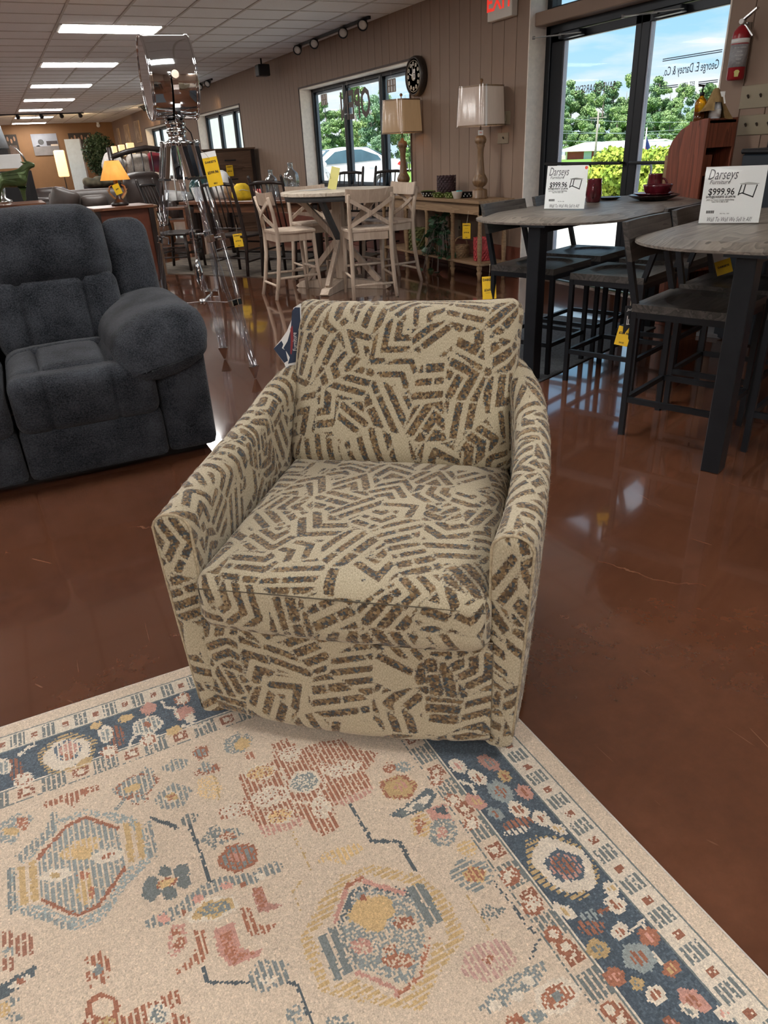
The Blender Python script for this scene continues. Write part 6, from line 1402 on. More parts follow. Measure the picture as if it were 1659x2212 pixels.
# under the console: baskets and trailing ivy
woven('wicker_planter', 'coral red wicker planter on the console shelf', 'planter', (4.50, 6.74, .178), .085, .235, M_pinkw, 1.05)
woven('wicker_planter', 'olive green wicker basket at the far end of the console shelf', 'basket', (4.48, 8.15, .178), .12, .24, M_greenw, 1.08)
bk = woven('tan_basket', 'tan wicker basket with a hoop handle among the ivy', 'basket', (4.47, 7.12, .178), .085, .13, M_tanw, 1.1, 7, 14)
obj('handle', MB().tube([(.085*math.cos(a), 0, .13+.085*math.sin(a)) for a in np.linspace(0, PI, 13)], .007, 6), M_tanw, bk)
M_ivy = mat('ivy_leaf', (.018, .055, .025), .45, col2=(.06, .14, .06), scale=12)
def ivy():
    t = thing('ivy_plant', 'trailing dark green ivy spilling over the console shelf', 'plant', (4.43, 7.45, .178))
    r = np.random.default_rng(3); st = MB(); n = 0
    leaf = mesh_of('leaf', MB().add([(0, 0, 0), (.018, .012, .004), (.032, .002, 0), (.034, .024, .003), (.016, .050, -.004), (0, .062, -.008), (-.016, .050, -.004), (-.034, .024, .003), (-.032, .002, 0), (-.018, .012, .004)], [(0, 1, 2, 3, 4, 5, 6, 7, 8, 9)])); leaf.materials.append(M_ivy)
    obj('pot', MB().lathe([(0, 0), (.07, 0), (.09, .11), (.095, .115), (.08, .115), (.06, .02), (0, .02)], 20), M_tanw, t)
    for v in range(44):
        a = r.uniform(0, 2*PI); ln = r.uniform(.15, .5); pts = []
        up = r.uniform(.18, .42); side = r.uniform(-1, 1)
        for k in range(6):
            q = k/5; x = -abs(math.cos(a))*.12*q-.05*q*(v % 3 == 0); y = math.sin(a)*ln*q+.12*side*q; z = .10+up*math.sin(PI*min(1, q*1.1))*.8-(.30 if v % 4 == 0 else .08)*q*q
            if x > -.1: z = max(z, .01)
            pts.append((x, y, min(z, .43)))
        st.tube(pts, .003, 5)
        for k in range(1, 6):
            if n >= 215: break
            p = Vector(pts[k])+Vector(r.normal(size=3)*.02); e = Matrix.Translation(p) @ Matrix.Rotation(r.uniform(0, 6.28), 4, 'Z') @ Matrix.Rotation(r.uniform(-.2, 1.3), 4, 'X') @ Matrix.Scale(r.uniform(.8, 1.5), 4)
            obj('leaf', leaf, None, t, M=e); n += 1
    stuff(obj('vines', st, M_bark, t))
ivy()
# ================================================================== things on the long wall
def plate(y0, y1, z0, z1, label, toggles, kind='switch plate'):
    t = thing('switch_plate', label, kind, (XW-.001, (y0+y1)/2, (z0+z1)/2)); w, h = abs(y1-y0), z1-z0
    obj('cover', MB().box(-.006, .0, -w/2, w/2, -h/2, h/2), M_plate, t, bev=.003)
    for k in range(toggles):
        yy = w/2-(k+.5)*w/toggles*.94-.02
        obj('toggle', MB().bar((-.004, yy, -.006), (-.020, yy, .012), .010, .010), M_plate if toggles > 9 else M_toggle, t)
    return t
M_plate = mat('ivory_plate', (.26, .215, .145), .4, var=.05); M_toggle = mat('dark_toggle', (.06, .045, .035), .4, var=.1)
plate(3.55, 3.965, 1.425, 1.565, 'ivory four-switch plate higher on the wall beside the extinguisher', 4)
plate(3.66, 3.945, 1.262, 1.385, 'ivory three-switch plate below the four-switch plate', 3)
th = plate(6.66, 6.885, 1.455, 1.575, 'ivory thermostat plate on the wall right of the wrapped lamp shade', 0, 'thermostat'); obj('dial', MB().box(-.022, -.005, -.06, .06, -.035, .03), M_plate, th, bev=.005)
t2 = plate(6.68, 6.87, 1.285, 1.385, 'ivory switch plate below the thermostat', 1)
ot = thing('wall_socket', 'pale wall outlet above the ivy under the console', 'socket', (XW-.001, 7.60, .46)); obj('cover', MB().box(-.006, 0, -.04, .04, -.06, .06), M_plate, ot, bev=.002); obj('slots', MB().box(-.008, -.005, -.012, .012, -.04, -.01), M_black, ot)
# extinguisher
ex = thing('fire_extinguisher', 'red fire extinguisher with grey label hanging on the wall', 'extinguisher', (4.695, 3.985, 1.60)); M_exr = mat('extinguisher_red', (.30, .012, .018), .3, var=.08); M_lab = mat('grey_label', (.30, .30, .31), .5, var=.2, scale=60)
obj('cylinder', MB().lathe([(0, 0), (.048, 0), (.055, .008), (.055, .255), (.050, .28), (.030, .305), (.022, .312), (0, .312)], 28), M_exr, ex)
obj('label', MB().lathe([(.0558, .075), (.0558, .205)], 28), M_lab, ex); obj('label_band', MB().lathe([(.0562, .212), (.0562, .238)], 28), M_tagwhite, ex); obj('badge', MB().prism([(-.012, 0), (.012, 0), (.014, .02), (.018, .03), (.008, .04), (-.008, .04), (-.018, .03), (-.014, .02)], .0, .001, frame((-.040, -.040, .018), (.7, -.7, 0), (0, 0, 1))), M_gold, ex)
for k in range(5): text('print', ('ABC DRY CHEMICAL', 'PULL PIN', 'AIM AT BASE', 'SQUEEZE', 'SWEEP')[k], .008, M_tagwhite, ex, frame((-.0405, -.0405, .185-.022*k), (.7, -.7, 0), (0, 0, 1)))
obj('valve', MB().cyl((0, 0, .31), (0, 0, .345), .018, n=14), M_steel, ex); obj('gauge', MB().cyl((-.02, -.01, .332), (-.045, -.02, .332), .015, n=14), M_tagwhite, ex)
obj('handle', MB().bar((.0, 0, .345), (-.01, -.105, .395), .022, .010).bar((0, 0, .335), (.0, -.095, .245), .020, .009), M_steel, ex); obj('hanger', MB().box(.03, .064, -.02, .02, .27, .33), M_steel, ex)
# clock
ck = thing('wall_clock', 'dark round wall clock with ornate numerals above the lit lamp', 'clock', (XW-.001, 8.50, 2.032)); Mk = frame((0, 0, 0), (0, -1, 0), (0, 0, 1))
obj('case', MB().lathe([(0, 0), (.195, 0), (.205, .02), (.205, .06), (.195, .085), (.182, .088), (.176, .075), (.0, .075)], 48, Mk), mat('dark_clock_case', (.03, .022, .018), .45, var=.3, scale=20), ck)
M_face = mat('clock_face', (.035, .032, .030), .5, var=.5, scale=30); obj('face', MB().lathe([(0, .077), (.174, .077)], 40, Mk), M_face, ck)
M_num = mat('aged_white', (.55, .52, .44), .6, var=.15, scale=40)
for i in range(12):
    a = PI/2-2*PI*(i+1)/12; c = Mk @ Vector((.125*math.cos(a), .125*math.sin(a), .079))
    nb = obj('numeral_disc', MB().cyl(tuple(c), tuple(c+Vector((-.002, 0, 0))), .021, n=18), M_num, ck); text('numeral', str(i+1), .026, M_ink, nb, Mk @ T(.125*math.cos(a), .125*math.sin(a), .0825))
obj('centre_disc', MB().cyl((-.078, 0, 0), (-.081, 0, 0), .045, n=24), M_num, ck); obj('ring', MB().tube([tuple(Mk @ Vector((.158*math.cos(a), .158*math.sin(a), .079))) for a in np.linspace(0, 2*PI, 41)], .003, 5, False), M_num, ck)
obj('hands', MB().bar(tuple(Mk @ Vector((0, 0, .084))), tuple(Mk @ Vector((-.09, .03, .084))), .010, .002, up=(-1, 0, 0)).bar(tuple(Mk @ Vector((0, 0, .086))), tuple(Mk @ Vector((-.02, .12, .086))), .008, .002, up=(-1, 0, 0)), M_tagwhite, ck)
ctag = thing('paper_tag', 'barcode tag dangling over the clock face', 'tag', (XW-.095, 8.455, 2.10)); obj('card', MB().box(-.001, .001, -.022, .022, -.10, 0), M_tagwhite, ctag); obj('bars', MB().box(-.0018, -.001, -.015, .015, -.085, -.08).box(-.0018, -.001, -.015, .015, -.075, -.068).box(-.0018, -.001, -.015, .015, -.062, -.058).box(-.0018, -.001, -.015, .015, -.05, -.042), M_ink, ctag); obj('string', MB().tube([(0, 0, 0), (.03, .01, .06), (.08, .02, .09)], .0015, 5), M_string, ctag)
# exit sign
es = thing('exit_sign', 'white exit sign box with red letters above the console', 'sign', (XW-.001, 6.80, 2.345)); obj('housing', MB().box(-.07, 0, -.20, .20, 0, .24), mat('exit_housing', (.70, .66, .60), .5, var=.03), es, bev=.006)
text('letters', 'EXIT', .21, mat('exit_red', (.85, .03, .02), .5, var=.05, emit=(1, .04, .02), estr=.6), es, frame((-.0712, 0, .145), (0, -1, 0), (0, 0, 1)), bold=.004)
# loudspeaker and track lights
spk = thing('loudspeaker', 'small black loudspeaker under the ceiling beyond the window', 'speaker', (4.50, 13.42, 2.56)); obj('cabinet', MB().box(-.10, .10, -.10, .10, -.085, .085), M_black, spk, bev=.012); obj('grille', MB().box(-.085, .085, -.104, -.1, -.07, .07), mat('speaker_grille', (.02, .02, .022), .8, var=.3, scale=90), spk); obj('bracket', MB().cyl((0, .03, .08), (0, .03, .185), .014, n=8), M_black, spk)
M_trackblack = mat('track_black', (.012, .014, .017), .35, var=.2, scale=20); M_bulbface = mat('reflector_bulb', (.66, .64, .60), .25, var=.1, scale=30)
def head_me():
    return [mesh_of('swivel', MB().cyl((0, 0, 0), (0, 0, -.05), .016, n=8).bar((0, 0, -.045), (.0, .0, -.10), .05, .014)), mesh_of('can', MB().lathe([(.0, .0), (.028, .0), (.036, .03), (.040, .06), (.060, .115), (.064, .15), (.058, .15), (.052, .12), (0, .11)], 24, Matrix.Rotation(math.radians(118), 4, 'Y') @ T(0, 0, -.03))), mesh_of('bulb', MB().lathe([(.053, .125), (.050, .142), (.030, .150), (0, .152)], 20, Matrix.Rotation(math.radians(118), 4, 'Y') @ T(0, 0, -.03)))]
hm = head_me(); hm[0].materials.append(M_trackblack); hm[1].materials.append(M_trackblack); hm[2].materials.append(M_bulbface)
def track(a, b, spots, rz, label, lit=0):
    t = thing('track_light', label, 'track light', tuple(a)); d = Vector(b)-Vector(a)
    obj('rail', MB().bar((0, 0, -.018), tuple(d+Vector((0, 0, -.018))), .036, .034), M_trackblack, t, bev=.003)
    for i, (q, r_) in enumerate(spots):
        o = bpy.data.objects.new('spot_head', None); COL.objects.link(o); o.parent = t; o.location = tuple(d*q+Vector((0, 0, -.035))); o.rotation_euler = (0, 0, rz+r_)
        for m_, nm in zip(hm, ('swivel', 'can', 'bulb')): obj(nm, m_, None, o)
    return t
track((4.56, 9.35, ZC-.004), (4.56, 11.95, ZC-.004), [(.06, 0), (.30, .1), (.68, .0), (.93, -.1)], PI+.9, 'black four-spot track light over the near window')
track((4.50, 16.7, ZC-.004), (4.50, 19.0, ZC-.004), [(.1, 0), (.40, .1), (.75, 0)], PI+.8, 'black track light above the tall chest')
track((4.40, 22.5, ZC-.004), (4.40, 24.9, ZC-.004), [(.1, 0), (.45, .1), (.8, 0)], .5, 'black track light above the framed prints')
tr4 = track((.3, 26.9, ZC-.004), (3.05, 26.9, ZC-.004), [(.08, 0), (.30, .1), (.54, 0), (.75, 0), (.95, 0)], 1.2, 'long black track light hung before the back wall')
for (x, y, tx, ty, tz, e_) in ((4.40, 23.4, 4.76, 29.0, 1.7, 60), (4.40, 24.4, 4.76, 30.5, 1.7, 60), (1.2, 26.9, 1.6, 33.5, 1.9, 70), (2.6, 26.9, 3.0, 33.5, 1.9, 70), (4.5, 17.0, 4.76, 18.6, 1.4, 14), (3.0, 26.9, 4.5, 33.0, 1.9, 60)):
    ld = bpy.data.lights.new('spot_bulb', 'SPOT'); ld.energy = e_; ld.color = (1, .68, .36); ld.spot_size = 1.25; ld.spot_blend = .6; ld.shadow_soft_size = .06
    lo = bpy.data.objects.new('spot_bulb', ld); COL.objects.link(lo); lo.location = (x, y, ZC-.21); lo.rotation_euler = (Vector((tx, ty, tz))-Vector((x, y, ZC-.21))).to_track_quat('-Z', 'Y').to_euler()
# OPEN sign hung inside the window (read from outside) and lantern ornaments
og = thing('open_sign', 'clear hanging sign with large reversed OPEN letters in the near window', 'sign', (XW+.12, 10.55, 1.86)); obj('panel', MB().box(-.002, .002, -.50, .50, -.24, .24), M_acr2, og)
text('letters', 'OPEN', .50, mat('brown_letters', (.075, .045, .035), .5, var=.1), og, frame((-.0035, .06, .0), (0, 1, 0), (0, 0, 1)), sx=.80, bold=.012)
obj('hanging_wire', MB().cyl((0, -.3, .24), (0, -.3, .315), .002, n=5).cyl((0, .3, .24), (0, .3, .315), .002, n=5), M_steel, og)
for i, (yy, lb) in enumerate(((11.86, 'small wooden lantern ornament in the far pane of the near window'), (9.55, 'small wooden lantern ornament in the pane next to the clock'))):
    ln = thing('lantern_ornament', lb, 'ornament', (XW+.17, yy, 2.02)); q = MB()
    for z in (-.07, 0, .07): q.bar((0, -.11, z), (0, .11, z), .012, .010)
    for y_ in (-.11, -.04, .04, .11): q.bar((0, y_, -.07), (0, y_, .07), .010, .010, up=(1, 0, 0))
    obj('lattice', q, M_lampwood, ln); obj('paper_panel', MB().box(.003, .006, -.11, .11, -.07, .07), M_paper, ln); obj('wire', MB().cyl((0, 0, .07), (0, 0, .17), .002, n=5), M_steel, ln)
# ================================================================== cedar cabinet by the door
M_cedar = woodmat('red_cedar', (.085, .020, .011), (.24, .068, .035), .4, 7, 2, .12, .5, 9)
cb = thing('cedar_cabinet', 'open red cedar display cabinet with curved top edge by the door', 'cabinet', (4.30, 3.80, 0))
prof_ = [(0, 0), (.31, 0), (.31, 1.20), (.285, 1.25), (.22, 1.315), (.12, 1.36), (.03, 1.375), (0, 1.375)]
for x in (0, .26): obj('side_panel', MB().prism(prof_, -.010, .010, frame((x, 0, 0), (0, 1, 0), (0, 0, 1))), M_cedar, cb, bev=.002)
obj('top_board', MB().box(.008, .252, 0, .02, 1.20, 1.372), M_cedar, cb); obj('top', MB().box(.008, .252, 0, .17, 1.345, 1.362), M_cedar, cb); obj('back_board', MB().box(.008, .252, .285, .305, 0, 1.23), M_cedar, cb)
for z in (1.03, .72, .40, .08): obj('shelf', MB().box(.008, .252, .01, .29, z, z+.016), M_cedar, cb)
for z in (1.046, .736): obj('bin', MB().box(.02, .12, .03, .04, z, z+.11).box(.02, .03, .03, .26, z, z+.11).box(.11, .12, .03, .26, z, z+.11), M_cedar, cb)
obj('end_post', MB().box(-.012, .012, .305, .33, .0, 1.16), M_pine, cb)
obj('upper_shelf', MB().box(.008, .252, .02, .29, 1.225, 1.24), M_cedar, cb)
M_amber = mat('amber_glass', (.62, .27, .01), .08, trans=.6, var=.1, scale=6); M_amberd = mat('dark_oil', (.10, .03, .008), .1, var=.2)
ab = thing('soap_dispenser', 'amber pump bottle on the cedar cabinet', 'bottle', (4.345, 3.93, 1.362)); obj('bottle', MB().lathe([(0, .055), (.036, .055), (.036, .105), (.030, .125), (.014, .140), (.014, .150), (0, .150)], 24), M_amber, ab); obj('contents', MB().lathe([(0, 0), (.034, 0), (.036, .004), (.036, .055), (0, .055)], 24), M_amberd, ab)
obj('pump', MB().cyl((0, 0, .148), (0, 0, .168), .015, n=14).cyl((0, 0, .168), (0, 0, .205), .005, n=8).bar((.012, 0, .205), (-.028, .01, .208), .012, .012), M_black, ab)
# spray bottle under a draped cloth
sb = thing('spray_bottle', 'clear spray bottle with white trigger under the tan cloth', 'bottle', (4.415, 3.865, 1.362)); obj('bottle', MB().lathe([(0, 0), (.036, 0), (.038, .01), (.038, .07), (.030, .105), (.014, .12), (.012, .135), (0, .135)], 24), mat('clear_plastic', (.75, .80, .84), .15, var=.05, trans=.35), sb); obj('label', MB().lathe([(.0385, .02), (.0385, .065)], 24), M_tagwhite, sb)
obj('trigger_head', MB().box(-.02, .045, -.012, .012, .135, .165).bar((.038, 0, .145), (.052, 0, .095), .012, .010), M_white, sb)
sb.rotation_euler = (0, 0, -.9)
def cloth_drape():
    V = []; n, m = 36, 16
    for j in range(m):
        q = j/(m-1); z = .185*(1-q**1.15)
        for i in range(n):
            a = 2*PI*i/n; f = .5+.5*math.cos(a*3+.8); r_ = .010+(.030+.055*q)*q**.55*(1+.28*q*math.cos(a*5+1.0)); lift = .055*q**3*max(0, math.cos(a+2.2))
            V.append((r_*math.cos(a)*1.15, r_*math.sin(a), z+lift+.006))
    F = []
    for j in range(m-1):
        for i in range(n):
            if 3*n//4-2 <= i <= 3*n//4+2 and j > 7: continue
            F.append((j*n+i, (j+1)*n+i, (j+1)*n+(i+1) % n, j*n+(i+1) % n))
    F.append(tuple(range(n))); mb = MB(); mb.add(V, F, True); return mb
cl = thing('tan_cloth', 'tan cleaning cloth draped over the spray bottle', 'cloth', (4.405, 3.87, 1.358), -.4); obj('drape', cloth_drape(), mat('tan_microfibre', (.30, .20, .085), .95, var=.25, scale=25, bump=.3, bscale=200), cl)
bb_ = thing('black_bin', 'tall black bin with a knobbed lid beside the cedar cabinet', 'bin', (4.42, 3.34, 0)); obj('body', MB().box(-.14, .14, -.17, .15, 0, 1.16), mat('blue_black_plastic', (.012, .018, .026), .5, var=.2, scale=4), bb_, bev=.012); obj('lid', MB().box(-.15, .15, -.18, .16, 1.16, 1.19), M_black, bb_, bev=.01); obj('knob', MB().cyl((0, .06, 1.19), (0, .06, 1.225), .022, n=16), M_black, bb_)
# ================================================================== dark spindle dining set
DA = math.atan2(-.81, .59); DU = Vector((.59, -.81, 0)).normalized(); DN = Vector((.81, .59, 0)).normalized()
M_ebony = mat('ebonised_hickory', (.020, .013, .011), .35, var=.5, scale=14, stretch=(1, 1, .3)); M_dwood = woodmat('dark_cherry_top', (.075, .028, .014), (.20, .085, .045), .3, 5, 0, .1, .5, 8)
dt0 = Vector((2.55, 8.64, 0))+DN*.95
dt = thing('dining_table', 'dark cherry dining table cluttered with bottles and a yellow bag', 'table', tuple(dt0+DU*-.75+DN*.5+Vector((0, 0, .008))), DA)
obj('table_top', MB().box(-1.15, 1.15, -.5, .5, .725, .765), M_dwood, dt, bev=.006)
for sx in (-1, 1):
    for sy in (-1, 1): obj('leg', MB().lathe([(.035, 0), (.045, .05), (.05, .4), (.04, .6), (.055, .66), (.055, .725)], 12, T(sx*1.0, sy*.38, 0)), M_ebony, dt)
obj('apron', MB().box(-1.05, 1.05, -.42, -.39, .62, .725).box(-1.05, 1.05, .39, .42, .62, .725).box(-1.05, -1.02, -.42, .42, .62, .725).box(1.02, 1.05, -.42, .42, .62, .725), M_dwood, dt)
def spindle_chair(label, loc, rz):
    t = thing('spindle_chair', label, 'chair', loc, rz, 'black spindle chairs')        # faces +y, back posts at y=0
    for s in (-1, 1):
        obj('back_post', MB().tube([(s*.24, -.02, 0), (s*.235, .03, .42), (s*.225, -.02, .75), (s*.22, -.10, 1.06), (s*.22, -.11, 1.085)], [.019, .022, .021, .018, .012], 9), M_ebony, t)
        obj('front_leg', MB().tube([(s*.23, .44, 0), (s*.225, .42, .44)], [.018, .021], 9), M_ebony, t)
        for z in (.16, .28): obj('side_rung', MB().cyl((s*.235, .01, z), (s*.228, .43, z+.01), .011, n=7), M_ebony, t)
    obj('seat', MB().box(-.25, .25, .0, .45, .425, .455), M_ebony, t, bev=.01)
    obj('crest_rail', MB().tube([(-.23, -.085, 1.00), (-.1, -.10, 1.015), (.1, -.10, 1.015), (.23, -.085, 1.00)], .019, 9), M_ebony, t); obj('lower_rail', MB().cyl((-.23, .015, .53), (.23, .015, .53), .014, n=8), M_ebony, t)
    for k in range(5): x = -.15+.075*k; obj('spindle', MB().cyl((x, .015, .53), (x, -.098, 1.01), .0085, n=7), M_ebony, t)
    for z in (.22, .34): obj('front_rung', MB().cyl((-.225, .43, z), (.225, .43, z), .011, n=7), M_ebony, t)
    obj('rear_rung', MB().cyl((-.235, .015, .20), (.235, .015, .20), .011, n=7), M_ebony, t)
    return t
c0 = Vector((2.335, 8.885, 0)); c1 = Vector((2.77, 8.39, 0)); rzn = math.atan2(DN.y, DN.x)-PI/2
sc0 = spindle_chair('black spindle-back chair with a yellow price tag, behind the tripod lamp', (c0.x, c0.y, .008), rzn)
dup(sc0, (c1.x, c1.y, .008), rzn, 'black spindle-back chair directly behind the whitewashed chairs')
f0 = dt0+DN*1.30
dup(sc0, tuple(f0+DU*.02+Vector((0, 0, .008))), rzn+PI, 'black spindle-back chair across the dining table behind the yellow bag')
dup(sc0, tuple(f0+DU*.66+Vector((0, 0, .008))), rzn+PI, 'black spindle-back chair across the table by the big glass jug')
le = Vector((1.80, 10.15, .008)); f0.z = .008
dup(sc0, tuple(le), math.atan2(DU.y, DU.x)-PI/2+.3, 'black spindle-back chair leaning at the end of the dining table by the antler lamp')
q = Vector(px3((512, 505), (2.45, 8.74, .45))); price_tag(tuple(q), .105, .145, CAM-np.array(q), 'yellow price tag hanging from the black spindle chair', [('DARSEYS', .15, .02, .0008), ('$199.96', .55, .02, .0006), ('SKU', .9, .012, .0004)], tuple(q+Vector((.0, .0, .10))), .05)
drug = thing('dining_rug', 'dark patterned rug under the black dining set', 'rug', tuple(dt0+DN*.35), DA); obj('weave', MB().box(-2.1, .62, -1.35, .80, 0, .008), mat('rustic_rug', (.035, .028, .024), .95, col2=(.17, .135, .10), scale=5, detail=5, stretch=(1, 3, 1)), drug)
# bottles, bag and trinkets on the table
M_clear = glassmat('bottle_glass', (.86, .90, .92), .45)
def on_dt(px, z=.765):
    d = ray(*px); return CAM+d*((z-CAM[2])/d[2])
def bottle(p, s, label, label2=None):
    t = thing('glass_bottle', label, 'bottle', tuple(p)); t.scale = (s, s, s)
    obj('glass', MB().lathe([(0, 0), (.095, 0), (.105, .01), (.105, .24), (.095, .29), (.055, .33), (.036, .345), (.033, .40), (.040, .41), (.040, .425), (.033, .425), (.028, .40), (.030, .35), (.05, .325), (.088, .285), (.098, .235), (.098, .014), (0, .012)], 32), M_clear, t); return t
TB = lambda a, b, z=.773: tuple(dt0+DU*a+DN*b+Vector((0, 0, z)))
bottle(TB(-.43, .62), .98, 'large clear glass jug standing on the dining table')
bottle(TB(-.76, .62), .80, 'clear glass bottle with a narrow neck next to the jug')
yb = thing('yellow_bag', 'yellow drawstring bag slumped on the dining table', 'bag', TB(-.95, .20)); obj('sack', MB().lathe([(0, 0), (.09, .0), (.12, .04), (.115, .10), (.08, .17), (.05, .20), (0, .205)], 20, None, True, 1.2, .8), mat('yellow_cloth', (.72, .48, .02), .8, var=.25, scale=14, bump=.5, bscale=25), yb); obj('drawcord', MB().tube([(-.12, -.02, .10), (-.02, -.10, .13), (.10, -.06, .10), (.16, .02, .0)], .006, 6), M_string, yb)
wb = thing('white_pumpkin', 'white ceramic ornament with a domed top on the dining table', 'ornament', TB(-1.52, .52)); obj('body', MB().lathe([(0, 0), (.12, 0), (.15, .05), (.16, .14), (.12, .25), (.08, .33), (.03, .36), (0, .36)], 24), mat('white_ceramic', (.70, .69, .66), .35, var=.06), wb); obj('cap', MB().lathe([(.085, .30), (.05, .35), (0, .365)], 20), M_greyroof, wb)
tn_ = thing('tan_bowl', 'tan wooden bowl beside the white ornament', 'bowl', TB(-1.22, .30)); obj('bowl', MB().lathe([(0, 0), (.05, 0), (.09, .10), (.08, .17), (.05, .20), (0, .20)], 20), M_pine, tn_)
for i, a in enumerate((.02, .10, .17)):
    cnd = thing('candle', ['pink and white candle nearest the yellow bag', 'pink and white candle in the middle of three', 'pink and white candle nearest the narrow bottle'][i], 'candle', TB(-1.12+a, .62)); obj('wax', MB().cyl((0, 0, 0), (0, 0, .10), .022, n=12), M_tagwhite, cnd); obj('band', MB().cyl((0, 0, .05), (0, 0, .11), .0225, n=12), mat('coral_wax', (.75, .20, .18), .5, var=.1), cnd)
ppr = thing('paper_card', 'folded white card standing at the table end', 'sign', TB(-1.55, .13), .4); obj('card', MB().box(-.14, .14, -.002, .002, 0, .19), M_tagwhite, ppr, M=Matrix.Rotation(-.4, 4, 'X'))
teal = thing('teal_bottle', 'round teal glass float on the dining table behind the lamp legs', 'ornament', TB(-1.74, .30)); obj('glass', MB().sphere((0, 0, .15), .15, 20, 14), mat('teal_glass', (.02, .08, .075), .15, var=.2, scale=4, trans=.3), teal)
# low bookshelf behind the chairs
bs = thing('low_shelf', 'low dark wooden shelf with papers behind the tripod lamp', 'shelf', (2.0, 11.75, 0), -.5)
obj('side', MB().box(-.55, -.52, -.18, .18, 0, .66), M_dwood, bs); obj('side', MB().box(.52, .55, -.18, .18, 0, .66), M_dwood, bs)
for z in (.12, .30, .48, .64): obj('board', MB().box(-.55, .55, -.18, .18, z, z+.025), M_dwood, bs)
for i, (x, z, lb) in enumerate(((-.3, .145, 'white paper sheet on the lowest board of the low shelf'), (-.25, .325, 'white paper sheet on the middle board of the low shelf'), (.1, .505, 'white paper sheet on the upper board of the low shelf'))):
    tag(obj('paper_sheet', MB().box(x-.08, x+.08, -.16, .02, 0, .10), M_tagwhite, loc=(2.0, 11.75, z), bev=.002), lb, 'paper').rotation_euler = (0, 0, -.5)
# ================================================================== the back of the shop
M_leather = mat('brown_leather', (.035, .022, .018), .38, var=.35, scale=5, bump=.25, bscale=40); M_leather2 = mat('dark_taupe_leather', (.060, .045, .038), .45, var=.3, scale=4, bump=.2, bscale=30)
def at_d(px, Y): return aty(px[0], px[1], Y)
# chest of drawers by the second window
ch = thing('tall_chest', 'tall walnut chest of drawers with a yellow tag below the second window', 'chest', (3.66, 14.95, 0)); M_chest = woodmat('walnut_chest', (.075, .042, .027), (.15, .09, .058), .45, 4, 0, .1, .4, 6)
obj('body', MB().box(0, 1.0, 0, .48, 0, 1.41), M_chest, ch, bev=.004); obj('top', MB().box(-.03, 1.03, -.03, .50, 1.41, 1.44), M_chest, ch, bev=.004); obj('corner_post', MB().box(.94, 1.01, -.015, .05, 0, 1.41), M_ebony, ch); obj('corner_post', MB().box(-.01, .06, -.015, .05, 0, 1.41), M_ebony, ch)
for k in range(4):
    d_ = obj('drawer', MB().box(.075, .925, -.012, .01, 1.09-.33*k, 1.38-.33*k), M_chest, ch, bev=.004); obj('pull', MB().box(.40, .62, -.03, -.012, 1.225-.33*k, 1.245-.33*k), M_black, d_)
cq = at_d((495, 357), 14.93); price_tag(tuple(cq), .13, .19, (-.1, -1, 0), 'yellow price tag on the walnut chest drawer pull', [('DARSEYS', .15, .026, .001), ('$999.96', .55, .026, .0008)], tuple(cq+np.array([0, .02, .05])))
# amber lamp on the end table
et_p = at_d((250, 445), 8.6)
et = thing('end_table', 'dark red end table with black legs behind the sofa', 'table', (et_p[0], 8.6, 0), .1); ez = et_p[2]
obj('top', MB().box(-.28, .33, -.25, .30, ez-.03, ez), M_dwood, et, bev=.004); obj('panel', MB().box(-.25, .30, -.21, -.19, .12, ez-.03), mat('red_brown_panel', (.10, .028, .014), .4, var=.3, scale=6), et)
for sx in (-.25, .30):
    for sy in (-.22, .27): obj('leg', MB().box(sx-.025, sx+.025, sy-.025, sy+.025, 0, ez-.03), M_ebony, et)
M_amshade = mat('amber_hide_shade', (.62, .30, .07), .6, var=.35, scale=9, stretch=(1, 1, .3), emit=(1.0, .42, .08), estr=.75)
al = thing('antler_lamp', 'antler table lamp with a glowing amber hide shade on the end table', 'lamp', (et_p[0]+.05, 8.62, ez))
zs = [at_d((262, y), 8.62)[2]-ez for y in (388, 346)]
obj('base', MB().lathe([(0, 0), (.085, 0), (.095, .02), (.06, .045), (.03, .07), (.022, .14), (.02, zs[0]), (0, zs[0])], 20), M_ebony, al)
obj('shade', MB().lathe([(.150, zs[0]), (.072, zs[1]), (.068, zs[1]), (.145, zs[0])], 36), M_amshade, al); obj('finial', MB().cyl((0, 0, zs[1]-.02), (0, 0, zs[1]+.03), .006, n=8), M_steel, al)
M_bone = mat('antler_bone', (.40, .26, .12), .5, var=.3, scale=12)
for s_, b_ in ((1, .0), (-1, .6), (1, 1.6)): obj('antler', MB().tube([(0, 0, .04), (.05*s_, .03*b_, .08), (.085*s_, .05*b_-.02, .13), (.075*s_, .03*b_-.03, .185), (.05*s_, .0, .20)], [.012, .012, .010, .007, .003], 7).tube([(.07*s_, .04*b_-.01, .11), (.10*s_, .05*b_, .16)], [.008, .003], 6), M_bone, al)
lb_ = bpy.data.lights.new('lamp_bulb', 'POINT'); lb_.energy = 3; lb_.color = (1, .55, .2); lb_.shadow_soft_size = .03; lbo = bpy.data.objects.new('lamp_bulb', lb_); COL.objects.link(lbo); lbo.location = (et_p[0]+.05, 8.62, ez+zs[0]+.03)
ytg = at_d((248, 398), 8.5); price_tag(tuple(ytg), .07, .10, (-.2, -1, 0), 'small yellow tag hanging from the antler lamp', [('$99', .5, .02, .0006)], tuple(ytg+np.array([.01, 0, .06])), .3)
ns_p = at_d((305, 445), 9.2)
nst = thing('nightstand', 'light brown nightstand with one drawer and a black pull', 'nightstand', (ns_p[0], 9.2, 0)); nz = ns_p[2]; M_nst = woodmat('rustic_brown', (.10, .05, .022), (.23, .125, .06), .5, 5, 0, .15, .4, 7)
